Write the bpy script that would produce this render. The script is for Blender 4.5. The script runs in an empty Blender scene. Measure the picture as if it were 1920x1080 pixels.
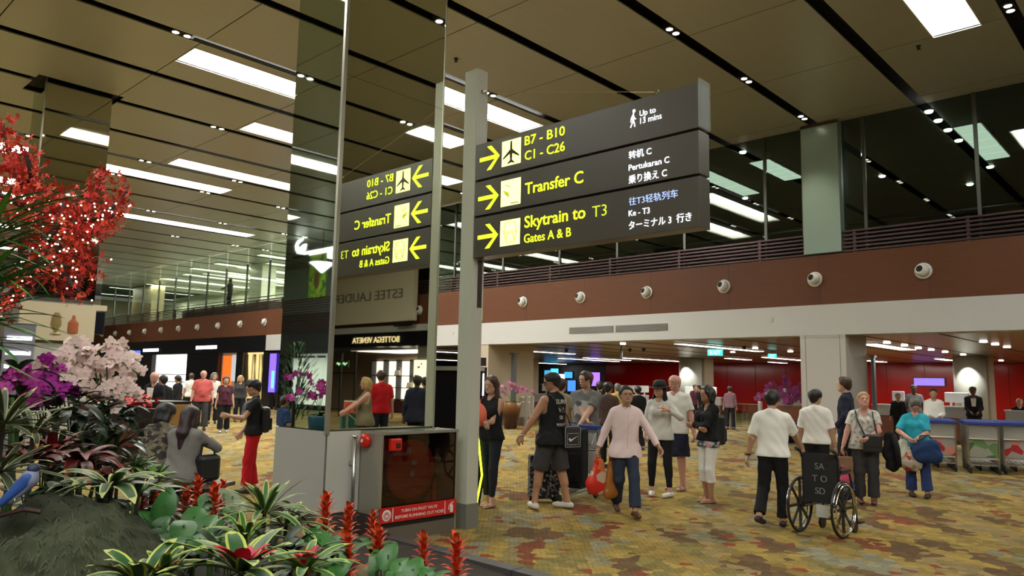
import bpy, bmesh, math, random
import numpy as np
from mathutils import Vector, Matrix
C = bpy.context.scene.collection
PI = math.pi
R = math.radians

# ---------------------------------------------------------------- camera
H = 1.68
FPX = 1412.0
_v1 = Vector((1331, 202, FPX)).normalized()
_v2 = Vector((-1520, 146, FPX)); _v2 = (_v2 - _v1 * _v2.dot(_v1)).normalized()
_v3 = _v1.cross(_v2)
if _v3.y > 0: _v3 = -_v3
def ray(px, py):
    p = Vector((px - 960, py - 540, FPX))
    return Vector((p.dot(_v1), p.dot(_v2), p.dot(_v3)))
def at(px, py, dist):            # point seen at a pixel, at a horizontal distance in metres
    d = ray(px, py)
    return d * (dist / math.hypot(d.x, d.y)) + Vector((0, 0, H))
def ground(px, py, z=0.0):
    d = ray(px, py)
    return d * ((z - H) / d.z) + Vector((0, 0, H))
def on_x(px, py, x):
    d = ray(px, py)
    return d * (x / d.x) + Vector((0, 0, H))
cam_d = bpy.data.cameras.new('camera')
cam_d.sensor_width = 36; cam_d.lens = 36 * FPX / 1920
cam_d.clip_end = 300; cam_d.clip_start = 0.05
cam = bpy.data.objects.new('camera', cam_d); C.objects.link(cam)
right = Vector((_v1.x, _v2.x, _v3.x)); down = Vector((_v1.y, _v2.y, _v3.y)); fwd = Vector((_v1.z, _v2.z, _v3.z))
M = Matrix((right, -down, -fwd)).transposed().to_4x4()
M.translation = (0, 0, H)
cam.matrix_world = M
bpy.context.scene.camera = cam

# ---------------------------------------------------------------- world, exposure
sc = bpy.context.scene
vs = sc.view_settings
vs.view_transform = 'Standard'; vs.look = 'None'; vs.gamma = 1; vs.use_curve_mapping = False
vs.exposure = 0.15
w = bpy.data.worlds.new('world'); sc.world = w; w.use_nodes = True
w.node_tree.nodes['Background'].inputs[0].default_value = (0.52, 0.51, 0.46, 1)
w.node_tree.nodes['Background'].inputs[1].default_value = 0.24

# the hall's ceiling lights plus one added fill panel: rectangles x0, x1, y0, y1 of each recessed panel
LIGHTS = [(14.0, 16.76, 3.0, 3.85), (9.6, 15.66, 13.6, 14.5), (6.8, 15.4, 16.25, 17.25), (10.15, 18.4, 19.8, 20.7),
          (10.3, 18.0, 25.2, 26.1), (4.6, 13.5, 27.85, 28.8), (13.5, 18.4, -3.55, -2.65), (3.5, 10.1, 32.9, 33.9), (0.5, 10.5, 35.6, 36.5), (11.6, 18.8, 35.9, 36.8),
          (4.6, 12, 43.6, 44.5), (6.5, 16, 51.5, 52.4), (-4, 4, 11.0, 11.9), (-6, 2, 21.8, 22.7),
          (-8, 0, 1.0, 1.9), (-4, 4, -3.6, -2.7), (-7, 1, -6.9, -6), (2, 10, -10.9, -10), (-9, -2, 30.2, 31.1)]  # second panel here is unseen fill, added to brighten the people's shirts
CEIL = 8.95
def area(name, loc, sx, sy, power, col=(.96, .97, .90), rot=(0, 0, 0), spread=None):
    l = bpy.data.lights.new(name, 'AREA'); l.shape = 'RECTANGLE'; l.size = sx; l.size_y = sy
    l.energy = power; l.color = col
    if spread: l.spread = spread
    o = bpy.data.objects.new(name, l); o.location = loc; o.rotation_euler = rot; C.objects.link(o)
    return o
for (x0, x1, y0, y1) in LIGHTS:
    area('ceiling_lamp', ((x0 + x1) / 2, (y0 + y1) / 2, CEIL + .19), x1 - x0, y1 - y0, 68 * (x1 - x0) * (y1 - y0))
# under the mezzanine, and shop interiors
for (x, y, s) in ((24, 15, 4), (29, 6, 5), (30, 17, 5), (38, 26, 6), (40, 12, 6), (26, -1, 5), (41, 2, 6)):
    area('soffit_lamp', (x, y, 3.0), s, s * .5, 54 * s, (1, .96, .86))

# ---------------------------------------------------------------- materials
MATS = {}
def mat(name, col, rough=.6, metal=0, emit=0, noise=0, scale=8, bump=0, spec=.5, ecol=None, trans=0, alpha=1, stretch=None):
    if name in MATS: return MATS[name]
    m = bpy.data.materials.new(name); m.use_nodes = True; MATS[name] = m
    nt = m.node_tree; b = nt.nodes['Principled BSDF']
    c = (*col, 1)
    b.inputs['Base Color'].default_value = c
    b.inputs['Roughness'].default_value = rough
    b.inputs['Metallic'].default_value = metal
    b.inputs['Specular IOR Level'].default_value = spec
    if trans: b.inputs['Transmission Weight'].default_value = trans
    if alpha < 1: b.inputs['Alpha'].default_value = alpha
    if emit:
        b.inputs['Emission Color'].default_value = (*(ecol or col), 1)
        b.inputs['Emission Strength'].default_value = emit
    if noise or bump:
        tc = nt.nodes.new('ShaderNodeTexCoord'); mp = nt.nodes.new('ShaderNodeMapping')
        nt.links.new(tc.outputs['Object'], mp.inputs[0])
        if stretch: mp.inputs['Scale'].default_value = stretch
        n = nt.nodes.new('ShaderNodeTexNoise'); n.inputs['Scale'].default_value = scale; n.inputs['Detail'].default_value = 5
        nt.links.new(mp.outputs[0], n.inputs['Vector'])
        if noise:
            mx = nt.nodes.new('ShaderNodeMix'); mx.data_type = 'RGBA'
            mx.inputs[6].default_value = (*[max(0, v * (1 - noise)) for v in col], 1)
            mx.inputs[7].default_value = (*[min(1, v * (1 + noise)) for v in col], 1)
            nt.links.new(n.outputs[0], mx.inputs[0]); nt.links.new(mx.outputs[2], b.inputs['Base Color'])
        if bump:
            bp = nt.nodes.new('ShaderNodeBump'); bp.inputs['Strength'].default_value = bump; bp.inputs['Distance'].default_value = .02
            nt.links.new(n.outputs[0], bp.inputs['Height']); nt.links.new(bp.outputs[0], b.inputs['Normal'])
    return m
def glassy(name, tint, gloss=.12, rough=.02):
    if name in MATS: return MATS[name]
    m = bpy.data.materials.new(name); m.use_nodes = True; MATS[name] = m
    nt = m.node_tree; nt.nodes.clear()
    o = nt.nodes.new('ShaderNodeOutputMaterial'); t = nt.nodes.new('ShaderNodeBsdfTransparent'); g = nt.nodes.new('ShaderNodeBsdfGlossy')
    mx = nt.nodes.new('ShaderNodeMixShader'); fr = nt.nodes.new('ShaderNodeFresnel'); fr.inputs[0].default_value = 1.45
    ad = nt.nodes.new('ShaderNodeMath'); ad.operation = 'MULTIPLY_ADD'; ad.inputs[1].default_value = .7; ad.inputs[2].default_value = gloss
    t.inputs[0].default_value = (*tint, 1); g.inputs['Roughness'].default_value = rough; g.inputs[0].default_value = (.9, .95, .9, 1)
    nt.links.new(fr.outputs[0], ad.inputs[0]); nt.links.new(ad.outputs[0], mx.inputs[0])
    nt.links.new(t.outputs[0], mx.inputs[1]); nt.links.new(g.outputs[0], mx.inputs[2]); nt.links.new(mx.outputs[0], o.inputs[0])
    return m

# ---------------------------------------------------------------- mesh helpers
class MB:
    def __init__(s): s.v = []; s.f = []
    def raw(s, v, f):
        b = len(s.v); s.v += [tuple(p) for p in v]; s.f += [tuple(b + i for i in q) for q in f]; return s
    def box(s, x0, x1, y0, y1, z0, z1, mtx=None):
        v = [Vector((x, y, z)) for z in (z0, z1) for y in (y0, y1) for x in (x0, x1)]
        if mtx: v = [mtx @ p for p in v]
        return s.raw(v, [(0, 2, 3, 1), (4, 5, 7, 6), (0, 1, 5, 4), (2, 6, 7, 3), (0, 4, 6, 2), (1, 3, 7, 5)])
    def bar(s, a, b, w, h=None, up=(0, 0, 1)):
        a = Vector(a); b = Vector(b); h = h or w; d = (b - a).normalized(); u = Vector(up)
        if abs(d.dot(u)) > .98: u = Vector((1, 0, 0))
        r = d.cross(u).normalized(); u = r.cross(d)
        v = [p + r * (i * w / 2) + u * (j * h / 2) for p in (a, b) for i, j in ((-1, -1), (1, -1), (1, 1), (-1, 1))]
        return s.raw(v, [(0, 1, 2, 3), (7, 6, 5, 4), (0, 4, 5, 1), (1, 5, 6, 2), (2, 6, 7, 3), (3, 7, 4, 0)])
    def tube(s, pts, r, n=8, closed=False):
        pts = [Vector(p) for p in pts]; m = len(pts); rs = r if isinstance(r, (list, tuple)) else [r] * m
        v = []; f = []; pr = None
        for i, p in enumerate(pts):
            if closed: d = (pts[(i + 1) % m] - pts[i - 1]).normalized()
            else: d = (pts[min(i + 1, m - 1)] - pts[max(i - 1, 0)]).normalized()
            if pr is None:
                pr = d.cross(Vector((0, 0, 1)) if abs(d.z) < .95 else Vector((1, 0, 0))).normalized()
            else:
                pr = (pr - d * pr.dot(d)).normalized()
            q = d.cross(pr)
            v += [p + (pr * math.cos(2 * PI * k / n) + q * math.sin(2 * PI * k / n)) * rs[i] for k in range(n)]
        for i in range(m if closed else m - 1):
            j = (i + 1) % m
            f += [(i * n + k, i * n + (k + 1) % n, j * n + (k + 1) % n, j * n + k) for k in range(n)]
        if not closed: f += [tuple(range(n))[::-1], tuple((m - 1) * n + k for k in range(n))]
        return s.raw(v, f)
    def lathe(s, prof, n=16, c=(0, 0, 0), mtx=None):
        c = Vector(c); v = []; f = []; m = len(prof)
        for r, z in prof:
            v += [Vector((r * math.cos(2 * PI * k / n), r * math.sin(2 * PI * k / n), z)) for k in range(n)]
        if mtx: v = [mtx @ p for p in v]
        v = [p + c for p in v]
        for i in range(m - 1):
            f += [(i * n + k, i * n + (k + 1) % n, (i + 1) * n + (k + 1) % n, (i + 1) * n + k) for k in range(n)]
        f += [tuple(range(n))[::-1], tuple((m - 1) * n + k for k in range(n))]
        return s.raw(v, f)
    def ball(s, c, rx, ry=None, rz=None, n=10, m=7, mtx=None):
        ry = ry or rx; rz = rz or rx
        v = [Vector((0, 0, -rz))]; f = []
        for i in range(1, m):
            t = -PI / 2 + PI * i / m
            v += [Vector((rx * math.cos(t) * math.cos(2 * PI * k / n), ry * math.cos(t) * math.sin(2 * PI * k / n), rz * math.sin(t))) for k in range(n)]
        v.append(Vector((0, 0, rz)))
        if mtx: v = [mtx @ p for p in v]
        v = [p + Vector(c) for p in v]
        f += [(0, 1 + (k + 1) % n, 1 + k) for k in range(n)]
        for i in range(m - 2):
            a = 1 + i * n
            f += [(a + k, a + (k + 1) % n, a + n + (k + 1) % n, a + n + k) for k in range(n)]
        a = 1 + (m - 2) * n
        f += [(a + k, a + (k + 1) % n, len(v) - 1) for k in range(n)]
        return s.raw(v, f)
    def poly(s, pts2, o, ux, uy, th):       # extruded polygon: 2-D points in plane (o, ux, uy), thickness th along -normal
        o = Vector(o); ux = Vector(ux); uy = Vector(uy); nn = ux.cross(uy).normalized(); k = len(pts2)
        a = [o + ux * p[0] + uy * p[1] for p in pts2]; b = [p - nn * th for p in a]
        return s.raw(a + b, [tuple(range(k)), tuple(range(2 * k - 1, k - 1, -1))] + [(i, k + i, k + (i + 1) % k, (i + 1) % k) for i in range(k)])
    def build(s, name, m, parent=None, smooth=False, bevel=0):
        me = bpy.data.meshes.new(name); me.from_pydata(s.v, [], s.f); me.update()
        if smooth: me.polygons.foreach_set('use_smooth', [True] * len(me.polygons))
        o = link(name, me, m, parent)
        if bevel:
            bv = o.modifiers.new('bevel', 'BEVEL'); bv.width = bevel; bv.segments = 2; bv.limit_method = 'ANGLE'
        return o
def link(name, me, m, parent=None):
    o = bpy.data.objects.new(name, me); C.objects.link(o)
    if m is not None and not me.materials: me.materials.append(m)
    if parent is not None: o.parent = parent
    return o
def tag(o, label=None, cat=None, group=None, kind=None):
    if label: o['label'] = label
    if cat: o['category'] = cat
    if group: o['group'] = group
    if kind: o['kind'] = kind
    return o
def struct(o): o['kind'] = 'structure'; return o
def thing(name, label, cat, loc=(0, 0, 0), rz=0, group=None):
    o = bpy.data.objects.new(name, None); C.objects.link(o); o.location = loc; o.rotation_euler = (0, 0, rz)
    o.empty_display_size = .1
    return tag(o, label, cat, group)
def copy_tree(o, parent=None):
    c = o.copy(); C.objects.link(c); c.parent = parent
    for ch in [x for x in KIDS(o)]: copy_tree(ch, c)
    return c
def KIDS(o): return [x for x in o.children]
def text_mesh(body, size, m, name, parent, mtx, mirror=False, ext=.004, bold=0, align='LEFT', space=1):
    cu = bpy.data.curves.new('txt', 'FONT'); cu.body = body; cu.size = size; cu.extrude = ext; cu.offset = bold
    cu.align_x = align; cu.resolution_u = 3; cu.space_character = space
    o = bpy.data.objects.new('txt', cu); C.objects.link(o)
    bpy.context.view_layer.update()
    dg = bpy.context.evaluated_depsgraph_get()
    me = bpy.data.meshes.new_from_object(o.evaluated_get(dg)); me.name = name
    bpy.data.objects.remove(o); bpy.data.curves.remove(cu)
    me.materials.clear()
    me.transform(mtx)
    return link(name, me, m, parent)
def frame(o, ux, uz):        # matrix for text: local x -> ux, local y -> uz
    ux = Vector(ux); uz = Vector(uz); n = ux.cross(uz)
    mm = Matrix((ux, uz, n)).transposed().to_4x4(); mm.translation = Vector(o)
    return mm
rnd = random.Random(7)
WHITE = mat('white_paint', (.62, .60, .55), .5)
BLACK = mat('black_plastic', (.012, .012, .013), .35)
STEEL = mat('brushed_steel', (.55, .55, .53), .3, 1)
CHROME = mat('chrome', (.8, .8, .8), .12, 1)
LAMP = mat('lamp_white', (1, 1, 1), .5, emit=6, ecol=(1, .98, .93))
# ================================================================ SETTING
XF = 20.4           # plane of the mezzanine front
# ---- floor: carpet
def carpet():
    m = bpy.data.materials.new('patterned_carpet'); m.use_nodes = True
    nt = m.node_tree; N = nt.nodes; L = nt.links; b = N['Principled BSDF']
    tc = N.new('ShaderNodeTexCoord')
    def vor(scale, vec, feat='F1'):
        v = N.new('ShaderNodeTexVoronoi'); v.feature = feat; v.inputs['Scale'].default_value = scale
        L.new(vec, v.inputs['Vector']); return v
    def ramp(fac, stops):
        r = N.new('ShaderNodeValToRGB'); r.color_ramp.interpolation = 'CONSTANT'
        e = r.color_ramp.elements
        for i, (p, c) in enumerate(stops):
            if i < 2: e[i].position = p; e[i].color = (*c, 1)
            else: q = e.new(p); q.color = (*c, 1)
        L.new(fac, r.inputs[0]); return r
    def sep(col):
        s = N.new('ShaderNodeSeparateColor'); L.new(col, s.inputs[0]); return s
    def mix(f, a, bb, t='MIX'):
        x = N.new('ShaderNodeMix'); x.data_type = 'RGBA'; x.blend_type = t
        if isinstance(f, float): x.inputs[0].default_value = f
        else: L.new(f, x.inputs[0])
        L.new(a, x.inputs[6]); L.new(bb, x.inputs[7]); return x.outputs[2]
    mp = N.new('ShaderNodeMapping'); mp.inputs['Rotation'].default_value = (0, 0, R(47)); L.new(tc.outputs['Object'], mp.inputs[0])
    small = vor(8.5, mp.outputs[0])
    mp2 = N.new('ShaderNodeMapping'); mp2.inputs['Scale'].default_value = (1.0, .36, 1); L.new(small.outputs['Position'], mp2.inputs[0])
    big = vor(4.0, mp2.outputs[0]); big.distance = 'CHEBYCHEV'
    s1 = sep(big.outputs['Color'])
    gold = (.30, .215, .062); tan = (.255, .19, .085); olive = (.19, .155, .055); brown = (.125, .078, .04); brick = (.19, .065, .033); grey = (.215, .205, .14); dgold = (.235, .165, .048)
    r1 = ramp(s1.outputs[0], [(0, gold), (.26, olive), (.42, brown), (.52, tan), (.66, grey), (.78, dgold), (.965, brick)])
    s2 = sep(small.outputs['Color'])
    # scalloped pebbles of lighter tone inside the patches
    r2 = ramp(s2.outputs[1], [(0, (.86, .86, .86)), (.3, (1, 1, 1)), (.75, (1.18, 1.16, 1.1))])
    c = mix(1.0, r1.outputs[0], r2.outputs[0], 'MULTIPLY')
    stray = ramp(s2.outputs[0], [(0, (0, 0, 0)), (.965, (1, 1, 1))])
    rg = N.new('ShaderNodeRGB'); rg.outputs[0].default_value = (.22, .055, .03, 1)
    c = mix(stray.outputs[0], c, rg.outputs[0])
    ed = vor(8.5, mp.outputs[0], 'DISTANCE_TO_EDGE')
    er = N.new('ShaderNodeMapRange'); er.inputs[1].default_value = .0; er.inputs[2].default_value = .05; er.inputs[3].default_value = .72; er.inputs[4].default_value = 1
    L.new(ed.outputs['Distance'], er.inputs[0])
    c2 = N.new('ShaderNodeCombineColor'); [L.new(er.outputs[0], c2.inputs[i]) for i in range(3)]
    c = mix(1.0, c, c2.outputs[0], 'MULTIPLY')
    # fine woven stripes
    wv = N.new('ShaderNodeTexWave'); wv.inputs['Scale'].default_value = 6; wv.inputs['Distortion'].default_value = .6; wv.bands_direction = 'X'
    L.new(mp.outputs[0], wv.inputs[0])
    wr = N.new('ShaderNodeMapRange'); wr.inputs[3].default_value = .88; wr.inputs[4].default_value = 1.0; L.new(wv.outputs['Fac'], wr.inputs[0])
    c3 = N.new('ShaderNodeCombineColor'); [L.new(wr.outputs[0], c3.inputs[i]) for i in range(3)]
    c = mix(1.0, c, c3.outputs[0], 'MULTIPLY')
    L.new(c, b.inputs['Base Color']); b.inputs['Roughness'].default_value = .95; b.inputs['Specular IOR Level'].default_value = .1
    return m
fl = MB().box(-30, 64, -45, 80, -.1, 0).build('floor', carpet()); struct(fl)

# ---- ceiling
def ceil_mat():
    m = mat('ceiling_metal', (.41, .42, .38), .36, .25)
    nt = m.node_tree; b = nt.nodes['Principled BSDF']; tc = nt.nodes.new('ShaderNodeTexCoord')
    wv = nt.nodes.new('ShaderNodeTexWave'); wv.bands_direction = 'Y'; wv.inputs['Scale'].default_value = .93; wv.wave_profile = 'SAW'
    wv.inputs['Distortion'].default_value = 0
    nt.links.new(tc.outputs['Object'], wv.inputs[0])
    r = nt.nodes.new('ShaderNodeValToRGB'); r.color_ramp.interpolation = 'LINEAR'
    e = r.color_ramp.elements; e[0].position = 0; e[0].color = (.41, .42, .38, 1); e[1].position = .955; e[1].color = (.40, .41, .37, 1)
    q = e.new(.975); q.color = (.50, .50, .46, 1); q = e.new(1); q.color = (.31, .31, .28, 1)
    nt.links.new(wv.outputs['Fac'], r.inputs[0]); nt.links.new(r.outputs[0], b.inputs['Base Color'])
    return m
CM = ceil_mat(); CM2 = mat('slot_black', (.012, .011, .012), .8)
ceil = MB().box(-30, 46, -45, 80, CEIL + .32, CEIL + .4).build('ceiling', CM2); struct(ceil)
S0, SP, SW = 2.45, 2.665, .28        # slots between the ceiling bands
J0, JP = 3.45, 3.32                  # cross joints
def cut(rect, holes):
    out = [rect]
    for h in holes:
        nx = []
        for (a, b, c, d) in out:
            x0, x1, y0, y1 = max(a, h[0]), min(b, h[1]), max(c, h[2]), min(d, h[3])
            if x0 >= x1 or y0 >= y1: nx.append((a, b, c, d)); continue
            if a < x0: nx.append((a, x0, c, d))
            if x1 < b: nx.append((x1, b, c, d))
            if c < y0: nx.append((x0, x1, c, y0))
            if y1 < d: nx.append((x0, x1, y1, d))
        out = nx
    return out
COLS = [(4.48, 5.94, 6.79, 7.8), (5.14, 6.69, 20.9, 21.9)]
HOLES = LIGHTS + [(a - .22, b + .22, c - .22, d + .22) for a, b, c, d in COLS]
PANEL_ME = {}
far = MB()
for k in range(-15, 24):
    y0 = S0 + k * SP + SW / 2; y1 = S0 + (k + 1) * SP - SW / 2
    for j in range(-8, 13):
        x0 = J0 + j * JP + .012; x1 = x0 + JP - .024
        near = -2 <= k <= 13 and -2 <= j <= 5
        for (a, b, c, d) in cut((x0, x1, y0, y1), HOLES):
            if not near: far.box(a, b, c, d, CEIL, CEIL + .03); continue
            key = (round(b - a, 2), round(d - c, 2))
            if key not in PANEL_ME:
                o = MB().box(0, b - a, 0, d - c, 0, .03).build('ceiling_panel', CM, ceil); PANEL_ME[key] = o.data
            else: o = link('ceiling_panel', PANEL_ME[key], None, ceil)
            o.location = (a, c, CEIL)
tag(far.build('ceiling_panel', CM, ceil), kind='stuff')
WELL = mat('lamp_well_white', (.75, .73, .66), .5)
LLAB = ['white ceiling light panel at the top right corner of the photo', 'long white ceiling light panel seen behind the sign pole top', 'large white ceiling light panel left of the mirrored column, nearest the camera', 'white ceiling light panel below the large one, cut by the mirrored column', 'long white ceiling light panel, third down beside the mirrored column', 'long white ceiling light panel, fourth down, starting at the far mirrored column', '', 'white ceiling light panel partly behind the red tree, upper one', 'white ceiling light panel partly behind the red tree, lower one', 'thin white ceiling light panel far off, right of the red tree', 'thin white ceiling light panel lower left, above the far mezzanine', 'faint farthest white ceiling light panel above the far mezzanine']
for li_, (x0, x1, y0, y1) in enumerate(LIGHTS):
    near = y1 > 2 and x1 > 2
    t = thing('ceiling_light', (LLAB[li_] if li_ < len(LLAB) else '') or 'recessed ceiling light panel beyond the edges of the photo', 'ceiling light', ((x0 + x1) / 2, (y0 + y1) / 2, CEIL), 0, 'white light panels of the hall ceiling')  # the added fill panel shares the label of the other unseen panels
    w2, h2 = (x1 - x0) / 2, (y1 - y0) / 2
    f = MB()
    f.box(-w2 - .02, w2 + .02, -h2 - .02, -h2, -.01, .24).box(-w2 - .02, w2 + .02, h2, h2 + .02, -.01, .24)
    f.box(-w2 - .02, -w2, -h2, h2, -.01, .24).box(w2, w2 + .02, -h2, h2, -.01, .24)
    f.build('frame', WELL, t)
    MB().box(-w2, w2, -h2, h2, .21, .235).build('diffuser', LAMP, t)
# paired downlights in the slots
DL = None; ndl = 0
DLM = mat('downlight_lamp', (1, 1, 1), .4, emit=14, ecol=(1, .93, .8))
for k in (-2, 0, 2, 4, 5, 7, 9, 10, 12, 14):
    y = S0 + k * SP
    for j in range(-2, 6):
        x = 6.17 + j * 3.34 + (.03 if j else 0)
        if k in (5, 7, 12) and j % 2 == 0 and k != 7 and False: continue
        if any(a - .3 < x + .12 < b + .3 and c - .3 < y < d + .3 for a, b, c, d in COLS): continue
        p = Vector((x, y, 0))
        if DL is None:
            DL = thing('twin_downlight', 'pair of small round downlights in a black ceiling slot', 'downlight', (0, 0, 0), 0, 'twin downlights in the ceiling slots')
            MB().box(-.08, .34, -.11, .11, .02, .2).build('housing', CM2, DL)
            for dx in (0, .25):
                MB().lathe([(.085, 0), (.085, .03), (.065, .03), (.065, 0)], 14, (dx, 0, -.01)).build('ring', mat('downlight_ring', (.35, .33, .3), .3, .8), DL)
                MB().lathe([(.0, 0), (.068, .0), (.068, .012)], 14, (dx, 0, -.012)).build('lamp', DLM, DL)
            o = DL
        else: o = copy_tree(DL)
        o.location = (x, y, CEIL); ndl += 1
for (x, y, p) in ((12.8, 7.8, 130), (16.2, 7.8, 130), (19.4, 7.8, 130), (9.6, 2.45, 130), (16.2, 2.45, 150), (6.3, 2.45, 60), (9.5, 5.0, 90), (13.0, 13.1, 100), (6.3, 15.9, 90), (9.7, 21.2, 130), (9.6, 10.4, 60), (3, 7.8, 50)):
    l = bpy.data.lights.new('downlight_beam', 'SPOT'); l.energy = p * 2.0; l.spot_size = R(75); l.spot_blend = .7; l.color = (1, .86, .66); l.shadow_soft_size = .12
    o = bpy.data.objects.new('downlight_beam', l); o.location = (x, y, CEIL - .05); C.objects.link(o)
# small black sprinklers / speakers on the ceiling
for (px, py) in ((1160, 170), (700, 178), (855, 110), (1722, 86)):
    if 640 < px < 836: continue
    p = ground(px, py, CEIL)
    tag(MB().lathe([(.05, 0), (.05, -.02), (.02, -.03), (.02, -.07), (.045, -.075)][::-1], 10, p).build('sprinkler', BLACK, None, True), 'small dark sprinkler head on the ceiling', 'sprinkler', 'ceiling sprinklers')

# ---- mezzanine front wall
WOOD = mat('red_wood_panel', (.112, .042, .019), .5, spec=.2, noise=.16, scale=3, stretch=(1, .6, 9))
CREAM = mat('cream_render', (.46, .45, .43), .55)
wall = struct(MB().box(XF, XF + .3, -40, 80, 3.90, 5.25).build('wall_mezzanine', WOOD))
fg = MB()
for k in range(-14, 30): fg.box(XF - .004, XF, 2.4 + k * 2.665 - .006, 2.4 + k * 2.665 + .006, 3.9, 5.25)
fg.build('joint', mat('joint_dark', (.05, .018, .01), .6), wall)
b2 = struct(MB().box(XF - .02, XF + .6, -10, 37.0, 3.08, 3.90).build('trim_1', CREAM))
struct(MB().box(XF + .3, XF + 25.5, -14, 80, 3.35, 5.0).build('wall_mezzanine_floor', mat('slab_grey', (.2, .19, .17), .7)))
# louvred rail
RM = mat('rail_purple_metal', (.075, .042, .04), .3, .6)
rail = thing('louvre_rail', 'dark red-brown louvred rail along the mezzanine edge', 'railing', (XF, 10, 5.25))
for k in range(6):
    MB().box(.02, .13, -50, 70, .03 + k * .105, .075 + k * .105).build('slat', RM, rail)
for i in range(-12, 24):
    MB().box(.05, .11, -.6 + i * 2.63, -.52 + i * 2.63, -.0, .62).build('post', RM, rail)
# tall glass screen and its posts
GD = glassy('tinted_glass', (.36, .42, .39), .05); GL = glassy('clear_glass', (.9, .95, .88), .02)
POST = mat('screen_post', (.10, .105, .09), .35, .7)
def screen_panel(y0, y1, g, wob):
    t = thing('glass_screen', 'tall glass screen panel above the mezzanine rail', 'glass screen', (XF + .2, (y0 + y1) / 2, 5.26), 0, 'glass screens of the mezzanine')
    h = (y1 - y0) / 2
    MB().box(-.006, .006, -h + .08, h - .005, .02, CEIL - 5.28).build('pane', g, t)
    MB().box(-.04, .04, -h, -h + .08, 0, CEIL - 5.28 if wob else 2.75).build('post', POST, t)
    return t
ys = [-12.5, -9.9, -7.3, -4.7, -2.1, .55, 3.9, 6.5, 9.25, 11.9, 14.45, 16.95, 19.75, 22.5, 25.2, 27.8, 30.5, 33.2]
for a, b in zip(ys, ys[1:]):
    if a == 6.5: screen_panel(6.5, 7.1, GD, True); screen_panel(8.14, 9.25, GD, True)
    else: screen_panel(a, b, GD, True)
ys2 = [33.2, 35.4, 37.4, 39.9, 42.4, 44.8, 47.3, 49.4, 52, 54.6, 57.2, 60, 63]
for a, b in zip(ys2, ys2[1:]): screen_panel(a, b, GL, False)
hr = thing('handrail', 'steel handrail with glass behind the mezzanine rail', 'handrail', (XF + .5, 10, 6.0))
MB().tube([(0, -40, .1), (0, 60, .1)], .03, 8).build('rail', STEEL, hr)

# mezzanine interior
DK = mat('mezzanine_dark_wall', (.035, .04, .038), .5)
struct(MB().box(33.5, 33.7, -20, 32, 5.0, CEIL + .3).build('wall_mezzanine_back', DK))
struct(MB().box(31.5, 31.7, 32, 78, 5.0, CEIL + .3).build('wall_mezzanine_far', mat('pale_green_wall', (.52, .55, .42), .5)))
for k, (y0, y1) in enumerate(((62, 66),)): struct(MB().box(24, 25, y0, y1, 5.0, CEIL).build('column_far', mat('ochre_column', (.35, .29, .16), .5)))
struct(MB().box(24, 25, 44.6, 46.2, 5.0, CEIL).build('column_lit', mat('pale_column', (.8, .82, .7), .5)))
for (x, y, s) in ((27, 36, 6), (26, 41, 6), (27, 47, 7), (27, 52, 7), (26.5, 57, 7), (27, 62, 7), (26, 67, 7), (27, 73, 7)):
    area('mezzanine_lamp', (x, y, CEIL - .12), s, .28, 150 * s, (1, .98, .85))
for i, (x0, x1, y, g) in enumerate([(22.5, 26.5, 12.5, 1), (22.6, 25.4, 10.4, 1), (23, 27, 4.6, 1), (22.5, 26, .9, 1), (25, 29, 21, 1), (23, 30, 36, 0), (23, 30, 38.6, 0), (22, 30, 41.4, 0), (24, 31, 44, 0), (22, 29, 47, 0), (22, 29, 50.5, 0), (23, 31, 54, 0), (23, 30, 58, 0)]):
    tt = thing('mezzanine_light', 'long light panel on the dim mezzanine ceiling' if g else 'long light strip over the bright far mezzanine', 'ceiling light', ((x0 + x1) / 2, y, CEIL - .02), 0, 'light strips of the dim mezzanine' if g else 'light strips of the bright mezzanine')
    MB().box((x0 - x1) / 2, (x1 - x0) / 2, -.36, .36, -.02, .0).build('frame', WELL, tt)
    n = 5
    for q in range(n):
        w_ = (x1 - x0) / n
        MB().box((x0 - x1) / 2 + q * w_ + .04, (x0 - x1) / 2 + (q + 1) * w_ - .04, -.32, .32, -.04, -.02).build('diffuser', mat('dim_diffuser' if g else 'strip_diffuser', (1, 1, 1), .5, emit=3.2 if g else 2.2, ecol=(.95, 1, .85)), tt)
for (x, y) in ((21.6, 7.75), (22.6, 7.75), (24, 7.75), (21.3, 5.1), (22.2, 5.1), (23.2, 5.1), (24.4, 5.1), (21.5, 10.4), (23, 10.4), (24.5, 10.4), (22, 2.5), (23.3, 2.5), (27, 8), (28, 5), (29, 11), (30, 6), (27, 13), (29, 2)):
    tt = tag(MB().lathe([(.0, 0), (.09, 0), (.11, .03), (.11, .05)], 14, (x, y, CEIL - .05)).build('mezzanine_downlight', DLM), 'small round downlight on the dim mezzanine ceiling', 'downlight', 'downlights of the dim mezzanine')
# green-glass column rising through the mezzanine
GG = mat('pale_green_glass', (.24, .33, .29), .25, .0)
col = struct(MB().box(20.36, 21.1, 7.12, 8.12, 5.3, CEIL).build('column_mezzanine', GG))
MB().box(21.1, 22.2, 7.12, 8.12, 5.0, CEIL).build('beige_side', mat('beige_brown_clad', (.14, .10, .06), .5), col)
MB().box(20.34, 20.36, 7.12, 8.12, CEIL - .1, CEIL - .02).build('edge', mat('joint_dark', (.05, .018, .01), .6), col)

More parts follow.
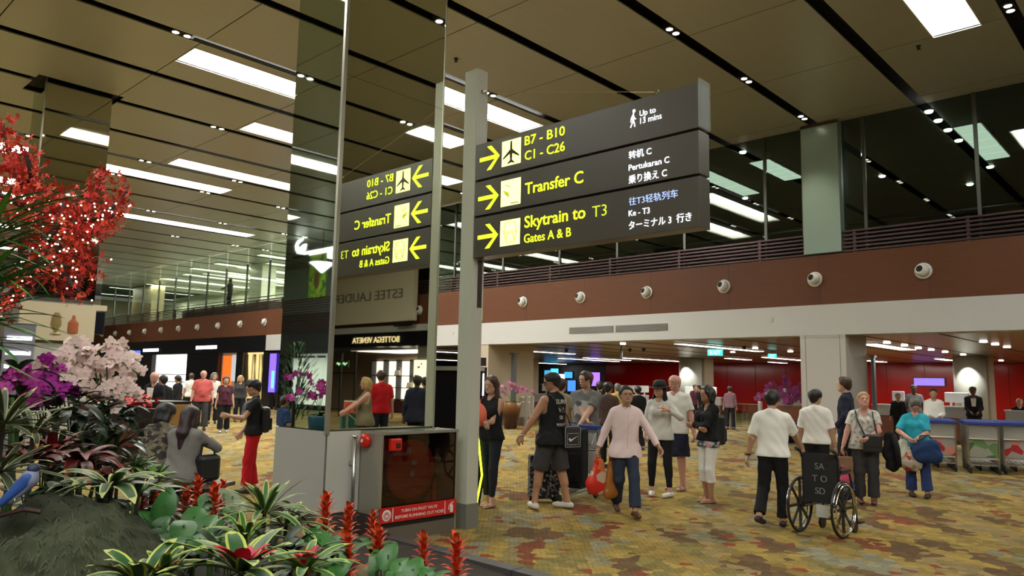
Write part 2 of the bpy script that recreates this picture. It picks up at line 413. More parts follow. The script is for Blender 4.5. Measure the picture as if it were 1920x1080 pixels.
# jet nozzles
NZ = mat('nozzle_white', (.62, .62, .58), .35); NB = mat('nozzle_throat', (.01, .01, .01), .9)
noz = None
MX = Matrix.Rotation(R(-90), 4, 'Y')
near_lbl = ['rightmost white jet nozzle on the red-brown wall', 'second jet nozzle from the right on the red-brown wall', 'third jet nozzle from the right on the red-brown wall', 'jet nozzle over the walking man in the pink shirt', 'jet nozzle above the long grey air grille, fifth from the right', 'jet nozzle on the wall just right of the sign pole']
for i, k in enumerate(list(range(0, 8)) + list(range(10, 22)) + [-7, -6, -5, -4, -3, -2, -1]):
    y = 5.18 + k * 2.675
    if 0 <= i < 6: lb, g = near_lbl[i], 'jet nozzles of the red-brown wall'
    else: lb, g = 'small white jet nozzle far along the mezzanine wall', 'far jet nozzles of the mezzanine wall'
    if noz is None:
        noz = thing('jet_nozzle', '', 'air nozzle')
        MB().lathe([(.15, 0), (.2, .0), (.205, .02), (.17, .035), (.15, .03)], 22, (0, 0, 0), MX).build('flange', NZ, noz, True)
        TL = Matrix.Rotation(R(-90 + 14), 4, 'Y') @ Matrix.Rotation(R(-16), 4, 'X')
        MB().lathe([(.158, .0), (.165, .06), (.15, .12), (.118, .165), (.09, .185), (.082, .18)], 22, (0, 0, 0), TL).build('ball', NZ, noz, True)
        MB().lathe([(.0, .183), (.083, .186), (.083, .19), (.0, .192)][::1], 18, (0, 0, 0), TL).build('throat', NB, noz)
        o = noz
    else: o = copy_tree(noz)
    o.location = (XF, y, 4.6); tag(o, lb, group=g)
# air grille
gr = thing('air_grille', 'long grey louvred air grille set in the white band', 'air grille', (XF - .02, 14.4, 3.47))
for (y0, y1) in ((.10, 1.95), (-1.95, -.0)):
    MB().box(-.01, .0, y0, y1, -.1, .11).build('backing', mat('grille_back', (.14, .13, .12), .6), gr)
    for k in range(9): MB().box(-.03, -.008, y0, y1, -.1 + k * .023, -.09 + k * .023).build('slat', mat('grille_grey', (.33, .31, .29), .45), gr)
for (y, z) in ((9.1, 3.55), (22.3, 3.55)):
    s_ = thing('wall_socket_plate', 'small square plate on the white band %s' % ('behind the sign pole' if y > 20 else 'right of the air grille'), 'wall plate', (XF - .02, y, z))
    MB().box(-.015, 0, -.05, .05, -.06, .06).build('plate', mat('plate_grey', (.42, .40, .36), .5), s_); MB().box(-.02, -.014, -.02, .02, -.03, .03).build('cover', mat('plate_light', (.5, .48, .44), .5), s_)

# ---- under the mezzanine
SOFF = mat('soffit_brown', (.185, .125, .085), .28, .3, noise=.1, scale=2)
sof = struct(MB().box(XF + .3, 47, -14, 40, 3.13, 3.2).build('ceiling_soffit', SOFF))
for i in range(0, 26):   # soffit slots
    MB().box(XF + .4, 46.5, -10 + i * 1.9, -9.96 + i * 1.9, 3.118, 3.13).build('groove', CM2, sof)
redm = mat('red_lacquer', (.42, .006, .004), .14, noise=.15, scale=.6)
rw = struct(MB().box(46.0, 46.3, -14, 33.5, 0, 3.13).build('wall_red', mat('red_backing', (.12, .004, .003), .4)))
for i in range(24):
    MB().box(45.97, 46.0, -13.6 + i * 1.96, -13.6 + i * 1.96 + 1.93, 0.02, 3.1).build('panel', redm, rw)
def clad_col(name, x, y, w_=1.2, d_=1.6, z1=3.13, mm=None, seam=True):
    o = struct(MB().box(x, x + d_, y, y + w_, 0, z1).build(name, mm or CREAM, None))
    if seam:
        g = MB()
        g.box(x - .004, x, y + .14, y + .155, .3, z1).box(x - .004, x, y + w_ - .155, y + w_ - .14, .3, z1).box(x - .004, x, y, y + w_, z1 - .12, z1 - .11)
        g.build('seam', mat('seam_grey', (.22, .2, .18), .6), o)
    MB().box(x - .012, x + d_ + .012, y - .012, y + w_ + .012, 0, .28).build('plinth', mat('plinth_brown', (.14, .10, .07), .4), o)
    return o
clad_col('column_soffit', XF - .01, 7.11, mm=mat('column_cream', (.44, .42, .38), .5))
struct(MB().box(XF, XF + 2.6, 20.3, 21.8, 0, 3.13).build('column_soffit', mat('beige_wall', (.42, .35, .25), .6)))
struct(MB().box(XF - .012, XF + 2.62, 20.285, 20.3, 0, .3).build('baseboard_column', mat('plinth_brown', (.14, .10, .07), .4)))
for y in (20.3, 7.1, 33): 
    o = struct(MB().lathe([(.6, 0), (.6, 3.13)], 28, (36.5, y + .6, 0)).build('column_round', mat('column_white', (.62, .61, .55), .45), None, True))
    MB().box(36.9, 37.9, y - .02, y + 1.2, 0, 3.13).build('beige_back', mat('beige_wall', (.42, .35, .25), .6), o)
    l = bpy.data.lights.new('column_wash', 'SPOT'); l.energy = 150; l.spot_size = R(80); l.spot_blend = .5; l.color = (.95, 1, .92)
    lo = bpy.data.objects.new('column_wash', l); lo.location = (35.35, y + .5, 3.08); lo.rotation_euler = (0, R(-14), 0); C.objects.link(lo)
# door post beside the near column
tag(MB().box(22.2, 22.35, 7.0, 7.08, 0, 2.55).box(22.17, 22.38, 6.97, 7.1, 2.55, 2.6).build('scanner_post', mat('blue_grey_metal', (.22, .28, .32), .3, .5)), 'slim blue-grey metal post beside the square cream column', 'post')
tag(MB().box(21.2, 21.35, 19.7, 19.85, 0, 2.72).box(21.15, 21.4, 19.65, 19.9, 2.72, 2.78).build('scanner_post', mat('dark_grey_metal', (.12, .13, .13), .3, .5)), 'tall dark grey post with pale cap behind the potted orchid', 'post')
# strip lights under the mezzanine
def strip(p0, p1, w_=.16):
    a = ground(*p0, 3.10); b = ground(*p1, 3.10)
    t = thing('strip_light', 'long thin strip light under the mezzanine', 'strip light', ((a.x + b.x) / 2, (a.y + b.y) / 2, 3.12), 0, 'strip lights under the mezzanine')
    L_ = abs(b.x - a.x) / 2
    MB().box(-L_ - .03, L_ + .03, -w_ / 2 - .02, w_ / 2 + .02, -.02, .005).build('frame', WELL, t)
    MB().box(-L_, L_, -w_ / 2, w_ / 2, -.03, -.02).build('diffuser', LAMP, t)
for p0, p1, w_ in (((1256, 645), (1440, 659), .34), ((973, 657), (1070, 664), .3), ((1042, 672), (1166, 678), .3), ((1100, 671), (1176, 676), .3), ((1175, 671), (1268, 678), .3),
                  ((997, 680), (1060, 683), .3), ((1350, 672), (1418, 675), .3), ((1437, 670), (1502, 676), .34), ((1430, 679), (1486, 681), .3), ((1622, 645), (1708, 656), .5),
                  ((1760, 673), (1785, 676), .4), ((820, 659), (862, 662), .3), ((820, 674), (862, 677), .3), ((1632, 676), (1650, 679), .4)):
    strip(p0, p1, w_)
for (px, py) in ((1663, 643), (1696, 648), (1722, 653), (1746, 656), (1772, 660), (1806, 665), (1844, 641), (1866, 646), (1888, 651), (1877, 676), (1416, 653), (1482, 659), (1168, 645), (1374, 660)):
    p = ground(px, py, 3.11)
    tag(MB().lathe([(0, 0), (.09, 0), (.11, .02)], 12, (p.x, p.y, 3.09)).build('soffit_downlight', DLM), 'small round downlight under the mezzanine', 'downlight', 'downlights under the mezzanine')
for (px, py) in ((1062, 656), (1181, 655), (1207, 654), (1395, 650)):
    p = ground(px, py, 3.1)
    t_ = thing('dome_camera', 'small black dome camera under the mezzanine', 'camera', p, 0, 'dome cameras under the mezzanine')
    MB().lathe([(.08, .02), (.08, -.03), (.05, -.04)][::-1], 12).build('base', BLACK, t_); MB().ball((0, 0, -.05), .06).build('dome', BLACK, t_, True)
p = ground(1165, 650, 3.1)
t_ = thing('round_clock', 'round grey clock hanging below the brown soffit', 'clock', (p.x, p.y, 2.82), R(43))
MB().lathe([(.2, -.03), (.21, 0), (.2, .03)], 24, (0, 0, 0), Matrix.Rotation(R(90), 4, 'X')).build('case', mat('clock_grey', (.25, .27, .28), .4), t_, True)
MB().lathe([(0, 0), (.18, .0), (.18, .005)], 24, (0, -.03, 0), Matrix.Rotation(R(90), 4, 'X')).build('dial', mat('dial_grey', (.42, .45, .46), .5), t_)
MB().bar((0, -.04, 0), (0, -.04, .14), .015).bar((0, -.04, 0), (.08, -.04, -.03), .018).build('hands', BLACK, t_); MB().bar((0, 0, .2), (0, 0, .3), .03).build('hanger', BLACK, t_)
# exit signs
EX = mat('exit_glow', (.02, .3, .26), .5, emit=1.4, ecol=(.03, .62, .55))
for (px, py, s, lb) in ((1341, 661, 1, 'larger green EXIT sign hanging under the mezzanine'), (1448, 667, .6, 'smaller distant green EXIT sign hanging under the mezzanine')):
    p = ground(px, py - 6, 3.05)
    t_ = thing('exit_sign', lb, 'exit sign', (p.x, p.y, 2.93), R(-47))
    MB().box(-.28 * s, .28 * s, -.03, .03, -.12 * s, .12 * s).build('panel', EX, t_)
    text_mesh('EXIT', .2 * s, mat('sign_white', (.8, 1, 1), .5, emit=2.2, ecol=(.7, 1, 1)), 'lettering', t_, frame((-.22 * s, -.034, -.07 * s), (1, 0, 0), (0, 0, 1)))
    MB().bar((0, 0, .12 * s), (0, 0, .19), .02).build('hanger', BLACK, t_)

# ---- far ends of the hall, out of frame, and the side walls
struct(MB().box(-30, -29.7, -45, 80, 0, CEIL).build('wall_left', mat('far_wall', (.2, .17, .13), .6)))
struct(MB().box(-30, 64, -45.3, -45, 0, CEIL).build('wall_right', mat('far_wall', (.2, .17, .13), .6)))
struct(MB().box(-30, 64, 80, 80.3, 0, CEIL).build('wall_far', mat('far_wall', (.2, .17, .13), .6)))
# ================================================================ MIRRORED COLUMN, SIGN, HOSE CABINET
MIR = mat('mirror_glass', (.84, .87, .74), .015, 1)
MIR2 = mat('mirror_glass_dark', (.62, .72, .62), .02, 1)
EDGE = mat('edge_trim_metal', (.50, .49, .42), .3, .8)
CLAD = mat('column_cladding', (.40, .40, .36), .42)
cx0, cx1, cy0, cy1 = COLS[0]
mc = struct(MB().box(cx0 + .02, cx1 - .02, cy0 + .02, cy1 - .02, 0, CEIL + .3).build('column_mirrored', mat('column_core', (.15, .15, .13), .6)))
for z0, z1 in ((1.14, 5.0), (5.0, CEIL + .25)):
    MB().box(cx0 + .03, cx1 - .01, cy0, cy0 + .02, z0 + .004, z1).build('mirror_panel', MIR, mc)
    MB().box(cx0, cx0 + .02, cy0 + .03, cy1, z0 + .004, z1).build('mirror_panel', MIR2, mc)
    MB().box(cx1 - .02, cx1, cy0 + .01, cy1, z0 + .004, z1).build('mirror_panel', MIR2, mc)
MB().box(cx0 - .012, cx0 + .03, cy0 - .012, cy0 + .03, 1.1, CEIL + .25).build('corner_trim', EDGE, mc)
MB().box(cx1 - .012, cx1 + .003, cy0 - .006, cy0 + .01, 1.1, CEIL + .25).build('corner_trim', EDGE, mc)
MB().box(cx0 - .004, cx0 + .02, cy0 + .012, cy1, .28, 1.13).build('cladding_panel', CLAD, mc)
MB().box(cx0 + .012, 4.905, cy0 - .004, cy0 + .02, .3, 1.13).build('cladding_panel', mat('cladding_light', (.50, .50, .45), .42), mc)
MB().box(cx0 - .01, 4.905, cy0 - .015, cy1, 0, .28).build('plinth', mat('plinth_dark', (.10, .09, .08), .3, .4), mc)
MB().box(cx0 + .002, cx0 + .02, cy0 + .0, cy0 + .012, .0, 1.12).build('corner_joint', mat('joint_grey', (.12, .12, .10), .5), mc)
# steel pipe in front of the column
t = thing('steel_pipe', 'upright steel pipe with a cap in front of the pale column base', 'pipe', (4.78, 6.71, 0))
MB().tube([(0, 0, 0), (0, 0, 1.07)], .021, 12).build('pipe', STEEL, t, True); MB().lathe([(.03, 1.06), (.03, 1.085), (.012, 1.10)], 12).build('cap', CHROME, t, True)
MB().box(-.015, .015, 0, .07, .78, .82).build('bracket', STEEL, t)

# hose-reel cabinet
CX0, CX1, CY0, CY1 = 4.91, 5.98, 6.42, 6.79
t = thing('hose_reel_cabinet', 'steel fire hose cabinet with a glass front at the foot of the mirrored column', 'cabinet', (5.44, 6.64, 0))
def cb(name, m, *b, **k): return MB().box(b[0] - 5.44, b[1] - 5.44, b[2] - 6.64, b[3] - 6.64, b[4], b[5]).build(name, m, t, **k)
CST = mat('cabinet_steel', (.36, .34, .28), .35, .35)
cb('side_panel', CST, CX0, CX0 + .02, CY0, CY1, .28, 1.10)
cb('side_panel', CST, CX1 - .02, CX1, CY0, CY1, .0, 1.10)
cb('plinth', mat('cabinet_plinth', (.2, .18, .15), .35, .5), CX0, CX1 - .02, CY0, CY1, 0, .15)
cb('side_plinth', mat('plinth_dark', (.10, .09, .08), .3, .4), CX0 - .006, CX0 + .015, CY0 + .01, CY1, .0, .28)
cb('back', mat('cabinet_inside', (.035, .02, .02), .6), CX0 + .02, CX1 - .02, CY1 - .02, CY1, .15, 1.10)
cb('top', mat('cabinet_top', (.40, .40, .35), .25, .6), CX0 - .005, CX1 + .01, CY0 - .01, CY1, 1.10, 1.13)
cb('glass_door', glassy('cabinet_glass', (.7, .6, .58), .0), CX0 + .02, CX1 - .02, CY0 + .004, CY0 + .012, .16, 1.095)
cb('frame_edge', EDGE, CX0 - .006, CX0 + .02, CY0 - .008, CY0 + .01, .15, 1.10)
cb('frame_edge', EDGE, CX1 - .02, CX1 + .004, CY0 - .008, CY0 + .01, .0, 1.10)
cb('sill', mat('black_gap', (.01, .01, .01), .5), CX0 + .02, CX1 - .02, CY0 + .0, CY0 + .03, .15, .20)
RXY = Matrix.Rotation(R(90), 4, 'X')
REEL = mat('reel_dark_red', (.40, .02, .02), .5); rc = (5.40 - 5.44, 6.62 - 6.64, .70)
reel = MB().lathe([(.285, -.1), (.335, -.1), (.335, -.09), (.25, -.085), (.25, .085), (.335, .09), (.335, .1), (.285, .1)], 36, rc, RXY).build('reel', REEL, t, True)
hs = MB()
for k in range(4): hs.tube([(rc[0] + .27 * math.cos(a), rc[1] - .06 + k * .04, rc[2] + .27 * math.sin(a)) for a in [i * PI / 14 for i in range(28)]], .018, 6, True)
hs.build('hose', mat('hose_red', (.22, .015, .015), .6), t, True)
MB().lathe([(0, -.12), (.07, -.12), (.07, -.1)], 18, rc, RXY).build('hub', mat('hub_black', (.02, .02, .02), .4), t)
MB().box(-.05, .01, -.145, -.14, -.06, .0, Matrix.Translation(rc)).box(-.03, .04, -.145, -.14, .06, .11, Matrix.Translation(rc)).box(-.09, -.03, -.125, -.12, .19, .25, Matrix.Translation(rc)).build('sticker', mat('sticker_grey', (.4, .38, .38), .6), t)
MB().lathe([(.05, .16), (.062, .2), (.062, .5), (.04, .56), (.02, .6)], 14, (.36, .0, 0)).build('extinguisher', mat('extinguisher_red', (.5, .02, .02), .3), t, True)
MB().tube([(.36, -.0, .6), (.36, -.06, .63), (.3, -.08, .5), (.3, -.08, .3)], .012, 6).build('valve_hose', BLACK, t)
# red instruction banner
RED = mat('banner_red', (.55, .012, .012), .4); WB = mat('banner_white', (.75, .68, .62), .5)
bn = MB().box(-.53, .528, -.246, -.236, .205, .36).build('banner', RED, t)
bo = (CX0 - 5.44, -.2475)
def btxt(s, x0, x1, z, h):
    o = text_mesh(s, 1, WB, 'lettering', bn, Matrix.Identity(4), bold=.012)
    xs = [v.co.x for v in o.data.vertices]; w_ = max(xs) - min(xs)
    o.data.transform(frame((x0, -.248, z), ((x1 - x0) / w_, 0, 0), (0, 0, h / .72)))
    for v in o.data.vertices: v.co.y = -.2475 - (.001 if v.co.y < -.248 else 0)
btxt('TURN ON INLET VALVE', -.26, .24, .295, .032); btxt('BEFORE RUNNING OUT HOSE', -.34, .335, .235, .032)
MB().box(-.375, -.366, -.249, -.246, .215, .35).box(.352, .361, -.249, -.246, .215, .35).build('divider', WB, bn)
sp = MB().lathe([(0, 0), (.058, 0), (.058, .002)], 28, (-.45, -.246, .282), RXY)
sp.build('reel_symbol', WB, bn)
sw = MB(); sw.tube([(-.45 + (.012 + .03 * a / 12) * math.cos(a), -.2492, .282 + (.012 + .03 * a / 12) * math.sin(a)) for a in [i * .4 for i in range(33)]], .0035, 4); sw.build('reel_spiral', RED, bn)
MB().poly([(-.022, 0), (.022, 0), (.022, .07), (.012, .085), (-.012, .085), (-.022, .07)], (.455, -.249, .222), (1, 0, 0), (0, 0, 1), .002).poly([(-.01, .085), (.03, .105), (.03, .115), (-.012, .1), (-.045, .07), (-.05, .03), (-.04, .03), (-.036, .066)], (.455, -.2492, .222), (1, 0, 0), (0, 0, 1), .002).build('extinguisher_symbol', WB, bn)
# alarm bell and call point
p = on_x(690, 826, CX0 - .0)
t2 = thing('alarm_bell', 'round red fire alarm bell on the side of the hose cabinet', 'alarm bell', p)
RB = mat('alarm_red', (.62, .02, .008), .3)
YR = Matrix.Rotation(R(-90), 4, 'Y')
MB().lathe([(.055, 0), (.06, .02), (.078, .025), (.08, .04), (.072, .06), (.045, .075), (0, .08)], 26, (0, 0, 0), YR).build('gong', RB, t2, True)
MB().lathe([(0, .078), (.02, .08), (.016, .09), (0, .092)], 14, (0, 0, 0), YR).build('boss', mat('bell_boss', (.7, .6, .55), .4), t2)
t2 = thing('call_point', 'small red fire alarm call point box on the upper left of the glass front', 'call point', (5.07, CY0, 1.0))
MB().box(-.072, .072, -.05, .0, -.062, .062).build('housing', RB, t2, bevel=.008); MB().box(-.01, .05, -.056, -.05, -.035, .015).build('window', mat('call_window', (.05, .02, .02), .2), t2)
MB().box(-.055, .055, -.056, -.05, .03, .045).build('label_strip', RB, t2)

# sign post and sign
PW = mat('post_pale', (.52, .53, .45), .4, .1)
t = thing('sign_post', 'tall pale square post carrying the direction sign', 'post', (6.22, 6.49, 0))
MB().box(-.09, .09, -.09, .13, .0, 5.50).build('shaft', PW, t, bevel=.006)
MB().box(-.10, .10, -.10, .14, 0, .28).build('foot_sleeve', mat('sleeve_grey', (.3, .32, .3), .3, .6), t)
MB().box(.0, .07, -.096, -.089, 2.55, 3.12).build('slot', mat('slot_dark_brown', (.04, .02, .018), .5), t)
MB().box(.07, .095, -.094, -.088, 2.4, 5.2).build('edge_strip', mat('strip_pale', (.6, .6, .52), .4), t)
MB().lathe([(.02, 0), (.02, .03)], 10, (-.0, -.09, 5.22), RXY).ball((.03, -.11, 5.23), .025).build('cable_eye', STEEL, t)
SX = 6.13
t = thing('direction_sign', 'dark three-tier overhead direction sign with glowing yellow arrows and lettering', 'sign', (SX, 4.9, 3.8))
SGN = mat('sign_dark_face', (.072, .062, .048), .35)
Y0s, Y1s = 3.40 - 4.9, 6.395 - 4.9
tiers = [(4.075, 4.515), (3.635, 4.05), (3.13, 3.61)]
for z0, z1 in tiers: MB().box(0, .2, Y0s, Y1s, z0 - 3.8, z1 - 3.8).build('tier_panel', SGN, t, bevel=.004)
MB().box(.03, .17, Y0s + .01, Y1s, 3.62 - 3.8, 4.06 - 3.8).build('spine', mat('spine_black', (.01, .01, .01), .5), t)
MB().box(-.005, .21, Y0s - .012, Y0s - .002, 4.085 - 3.8, 4.56 - 3.8).build('glass_end', mat('end_glass', (.3, .36, .34), .4, alpha=.3), t)
YE = mat('sign_yellow', (.9, .95, .03), .5, emit=1.35, ecol=(.72, .93, .02)); YB = mat('sign_yellow_box', (.95, 1, .3), .5, emit=2.0, ecol=(.93, 1, .28))
YD = mat('sign_yellow_dim', (.7, .8, .03), .5, emit=.75, ecol=(.62, .8, .03)); WE = mat('sign_white_glow', (1, 1, 1), .5, emit=1.5, ecol=(.85, .9, 1))
BE = mat('sign_blue_glow', (.5, .6, 1), .5, emit=.75, ecol=(.45, .6, 1))
LG = Vector((SX, 4.9, 3.8))
def sp_(px, py): return on_x(px, py, SX) - LG
def stext(s, a, top, b, m, bold=.0, split=None):
    """a = left baseline pixel, top = y of the cap top at the left, b = right baseline pixel"""
    A = sp_(*a); T = sp_(a[0], top); B = sp_(*b)
    o = text_mesh(s, 1, m, 'lettering', t, Matrix.Identity(4), bold=bold)
    xs = [v.co.x for v in o.data.vertices]; ys_ = [v.co.y for v in o.data.vertices]; x0 = min(xs); w_ = max(xs) - x0
    cap = .73 if s.isascii() else .86
    kx = (A.y - B.y) / w_; kz = (T.z - A.z) / cap
    for v in o.data.vertices:
        v.co = (-.004 - (.004 if v.co.z > 0 else 0), A.y - (v.co.x - x0) * kx, (A.z + B.z) / 2 * 0 + A.z + v.co.y * kz)
    o.data.flip_normals()
    return o
stext('B7 - B10', (984.5, 273), 255.5, (1059.5, 254), YE, .003)
stext('C1 - C26', (984.5, 301), 283.5, (1059.5, 282), YE, .003)
stext('Transfer C', (985, 364.7), 343, (1094, 343), YE, .009)
stext('Skytrain to', (984, 427.5), 405, (1098, 410), YE, .009)
stext('T3', (1111, 408), 386, (1138, 402), YD, -.006)
stext('Gates A & B', (983, 456), 439, (1071, 443), YE, .003)
stext('Up to', (1200, 218.5), 207.5, (1230, 213), WE, .002)
stext('13 mins', (1201, 232.5), 221, (1241, 226), WE, .002)
stext('转机 C', (1179.5, 298), 284, (1222, 289), WE, .003)
stext('Pertukaran C', (1179.5, 320.6), 309, (1255.5, 304), WE, .003)
stext('乗り換え C', (1179.5, 344), 329, (1251, 330), WE, .003)
stext('往T3轻轨列车', (1180, 384.7), 370.5, (1271.6, 370), BE, .0)
stext('Ke - T3', (1179.5, 406), 394.5, (1218.7, 401), WE, .0)
stext('ターミナル 3  行き', (1179.5, 430), 415, (1297, 414.5), WE, .003)
UY = (0, -1, 0); UZ = (0, 0, 1)
def icon(L_, rt, lb):
    a = sp_(*lb); b = sp_(*rt); h = b.z - a.z; w_ = a.y - b.y
    MB().poly([(0, 0), (w_, 0), (w_, h), (0, h)], (-.003, a.y, a.z), UY, UZ, .012).build('icon_box', YB, t)
    return a, w_, h
DI = mat('icon_dark', (.05, .045, .02), .5)
def glyph(pts, a, w_, h, m=DI, o=-.006):
    MB().poly([(x * w_, y * h) for x, y in pts], (o, a.y, a.z), UY, UZ, .003).build('icon_mark', m, t)
a, w_, h = icon(0, (977, 257), (941, 313.5))
glyph([(.46, .95), (.54, .95), (.56, .62), (.93, .34), (.93, .27), (.57, .45), (.55, .2), (.68, .1), (.68, .05), (.5, .1), (.32, .05), (.32, .1), (.45, .2), (.43, .45), (.07, .27), (.07, .34), (.44, .62)], a, w_, h)
a, w_, h = icon(0, (976.7, 332), (939, 388.6))
YM = mat('icon_yellow_mark', (.6, .65, .05), .5, emit=.5, ecol=(.6, .65, .02))
glyph([(.22, .84), (.5, .72), (.5, .68), (.22, .8)], a, w_, h, YM); glyph([(.12, .62), (.42, .5), (.42, .45), (.12, .57)], a, w_, h, YM); glyph([(.5, .09), (.92, .09), (.92, .06), (.5, .06)], a, w_, h, DI); glyph([(.16, .5), (.26, .56), (.46, .38), (.38, .34)], a, w_, h, YM)
a, w_, h = icon(0, (975.4, 408.5), (937.6, 462.5))
for seg in (((.3, .9), (.74, .9)), ((.3, .9), (.2, .55)), ((.74, .9), (.84, .55)), ((.2, .55), (.32, .14)), ((.84, .55), (.74, .14)), ((.32, .14), (.74, .14)), ((.36, .48), (.72, .48)), ((.4, .46), (.34, .2)), ((.66, .46), (.72, .2)), ((.22, .52), (.84, .52)), ((.34, .1), (.74, .1))):
    (x0, y0), (x1, y1) = seg
    MB().bar((-.006, a.y - x0 * w_, a.z + y0 * h), (-.006, a.y - x1 * w_, a.z + y1 * h), .004, .011, up=(1, 0, 0)).build('icon_mark', mat('icon_olive_line', (.3, .33, .02), .5, emit=.35, ecol=(.5, .55, .02)), t)
def arrow(x0, x1, ym, yt, yb):
    A = sp_(x0, ym); B = sp_(x1, ym - (x1 - x0) * .2); T = sp_(x1 - 18, yt); U = sp_(x1 - 19, yb)
    w_ = A.y - B.y; zc = (A.z + B.z) / 2 * 0 + A.z; hh = .155
    hh = (T.z - U.z) / 2 * .95
    MB().poly([(0, -.024), (w_ * .78, -.024), (w_ * .36, -hh), (w_ * .58, -hh), (w_, 0), (w_ * .58, hh), (w_ * .36, hh), (w_ * .78, .024), (0, .024)], (-.003, A.y, zc), UY, UZ, .01).build('arrow', YE, t)
arrow(900, 937, 301, 273, 320); arrow(897, 935, 374, 347, 394); arrow(896, 934, 446, 418, 466)
# walking figure
wf = [(.5, .9), (.62, .95), (.66, .86), (.6, .8), (.72, .6), (.92, .5), (.88, .45), (.66, .52), (.64, .42), (.78, .2), (.8, .02), (.68, .02), (.64, .2), (.52, .34), (.36, .16), (.22, .0), (.12, .05), (.28, .2), (.42, .42), (.42, .62), (.3, .5), (.24, .34), (.16, .36), (.22, .56), (.42, .78), (.52, .8)]
a = sp_(1180, 241); b = sp_(1194, 207)
MB().poly([(x * (a.y - b.y), y * (b.z - a.z)) for x, y in wf], (-.004, a.y, a.z), UY, UZ, .006).build('walking_figure', WE, t)
MB().ball(Vector((-.006, (a.y + b.y) / 2 - .015, b.z)), .006, .018, .018).build('walking_figure_head', WE, t)
# stay cable
A = Vector((6.25, 6.38, 5.22)); Bp = on_x(1228, 172, 6.25)
t3 = thing('stay_cable', 'thin stay cable running from the pole top to the end of the sign', 'cable', A)
MB().tube([(0, 0, 0), Bp - A], .004, 6).build('wire', STEEL, t3); MB().tube([(Bp - A) * .88, Bp - A, Bp - A + Vector((0, -.04, -.0))], .009, 6).build('turnbuckle', CHROME, t3)
MB().tube([Bp - A, Bp - A + Vector((0, -.12, -.10)), Vector((0, -2.6, -.68))], .004, 6).build('wire_end', STEEL, t3)

# kiosk slab with neon edge
A = at(800, 900, 10.75); B = at(893, 900, 10.45); A.z = B.z = 0; dr = (B - A).normalized(); nn = Vector((dr.y, -dr.x, 0))
t = thing('kiosk_panel', 'tall black kiosk panel with a bent yellow neon edge behind the sign post', 'kiosk', A, math.atan2(dr.y, dr.x))
L_ = (B - A).length
MB().poly([(0, 0), (L_, 0), (L_ + .07, .42), (L_ + .0, .95), (L_ + .0, 1.82), (0, 1.82)], (0, 0, 0), (1, 0, 0), (0, 0, 1), .14).build('body', mat('kiosk_black', (.004, .004, .004), .9, spec=.1), t)
MB().box(-.02, L_ + .02, -.02, .16, 1.82, 1.88).build('top_cap', EDGE, t)
MB().tube([(L_ + .012, -.01, .02), (L_ + .085, -.01, .42), (L_ + .012, -.01, .95)], .014, 6).build('neon_edge', mat('neon_yellow', (.8, 1, .05), .5, emit=2.5, ecol=(.75, 1, .03)), t)
# lit screen by the woman in black
p = at(899, 720, 17.5); p.z = 0
t = thing('display_screen', 'bright white display screen in a black frame left of the brown-haired woman', 'screen', p, R(-40))
MB().box(-.28, .16, -.06, .06, 0, 2.0).build('casing', BLACK, t); MB().box(-.23, .10, -.066, -.06, 1.35, 1.86).build('screen', mat('screen_white', (1, 1, 1), .5, emit=2.2), t)
MB().box(-.23, .10, -.066, -.06, 1.1, 1.32).build('screen_lower', mat('screen_purple', (.4, .02, .4), .5, emit=.5, ecol=(.4, .02, .4)), t)
MB().box(-.1, .14, -.06, .06, 2.03, 2.22).build('camera_box', mat('dark_purple', (.04, .02, .05), .4), t)

# far mirrored column with black ceiling collar
cx0, cx1, cy0, cy1 = COLS[1]
mc = struct(MB().box(cx0 + .02, cx1 - .02, cy0 + .02, cy1 - .02, 0, CEIL + .3).build('column_mirrored', mat('column_core', (.15, .15, .13), .6)))
MIR3 = mat('mirror_glass_far', (.62, .62, .5), .03, 1)
for z0, z1 in ((3.46, 6.2), (6.2, CEIL + .2)):
    MB().box(cx0 + .03, cx1, cy0, cy0 + .02, z0, z1 - .01).build('mirror_panel', MIR3, mc); MB().box(cx0, cx0 + .02, cy0 + .03, cy1, z0, z1 - .01).build('mirror_panel', MIR2, mc)
MB().box(cx0, cx1, cy0 - .0, cy0 + .02, 0, 2.4).build('cladding_panel', CLAD, mc)
MB().box(cx0 - .01, cx0 + .03, cy0 - .01, cy0 + .03, 0, CEIL + .2).build('corner_trim', EDGE, mc)
MB().box(cx0 - .22, cx1 + .22, cy0 - .22, cy1 + .22, CEIL + .12, CEIL + .3).build('collar', CM2, mc)
t = thing('advert_lightbox', 'cream advert board with two perfume bottles on the far mirrored column', 'advert board', ((cx0 + cx1) / 2, cy0 - .06, 2.95))
MB().box(-.86, .80, -.05, .05, -.48, .44).build('board', mat('advert_cream', (.42, .36, .24), .5, emit=.12, ecol=(.5, .42, .28)), t)
MB().lathe([(.06, -.3), (.12, -.28), (.12, -.02), (.05, .06), (.03, .16)][::1], 10, (.3, -.06, 0), Matrix.Diagonal((1, .15, 1, 1))).build('bottle_picture', mat('advert_amber', (.32, .09, .03), .4), t)
MB().lathe([(.05, -.35), (.14, -.33), (.03, -.28), (.12, -.1), (.1, .1), (.05, .2)], 10, (-.08, -.06, 0), Matrix.Diagonal((1, .15, 1, 1))).build('figure_picture', mat('advert_gold', (.2, .15, .05), .4), t)
p = at(182, 600, 26)
t = thing('hanging_monitor', 'black hanging monitor right of the cream advert board', 'monitor', (cx1 + .25, 21.5, 2.75), 0)
MB().box(-.18, .22, -.05, .05, -.05, .55).build('casing', BLACK, t); MB().box(-.16, .2, -.056, -.05, -.03, .53).build('screen', mat('screen_off', (.01, .01, .015), .1), t); MB().box(-.15, .25, -.04, .04, .58, .72).build('cap', mat('advert_cream', (.42, .36, .24), .5), t)
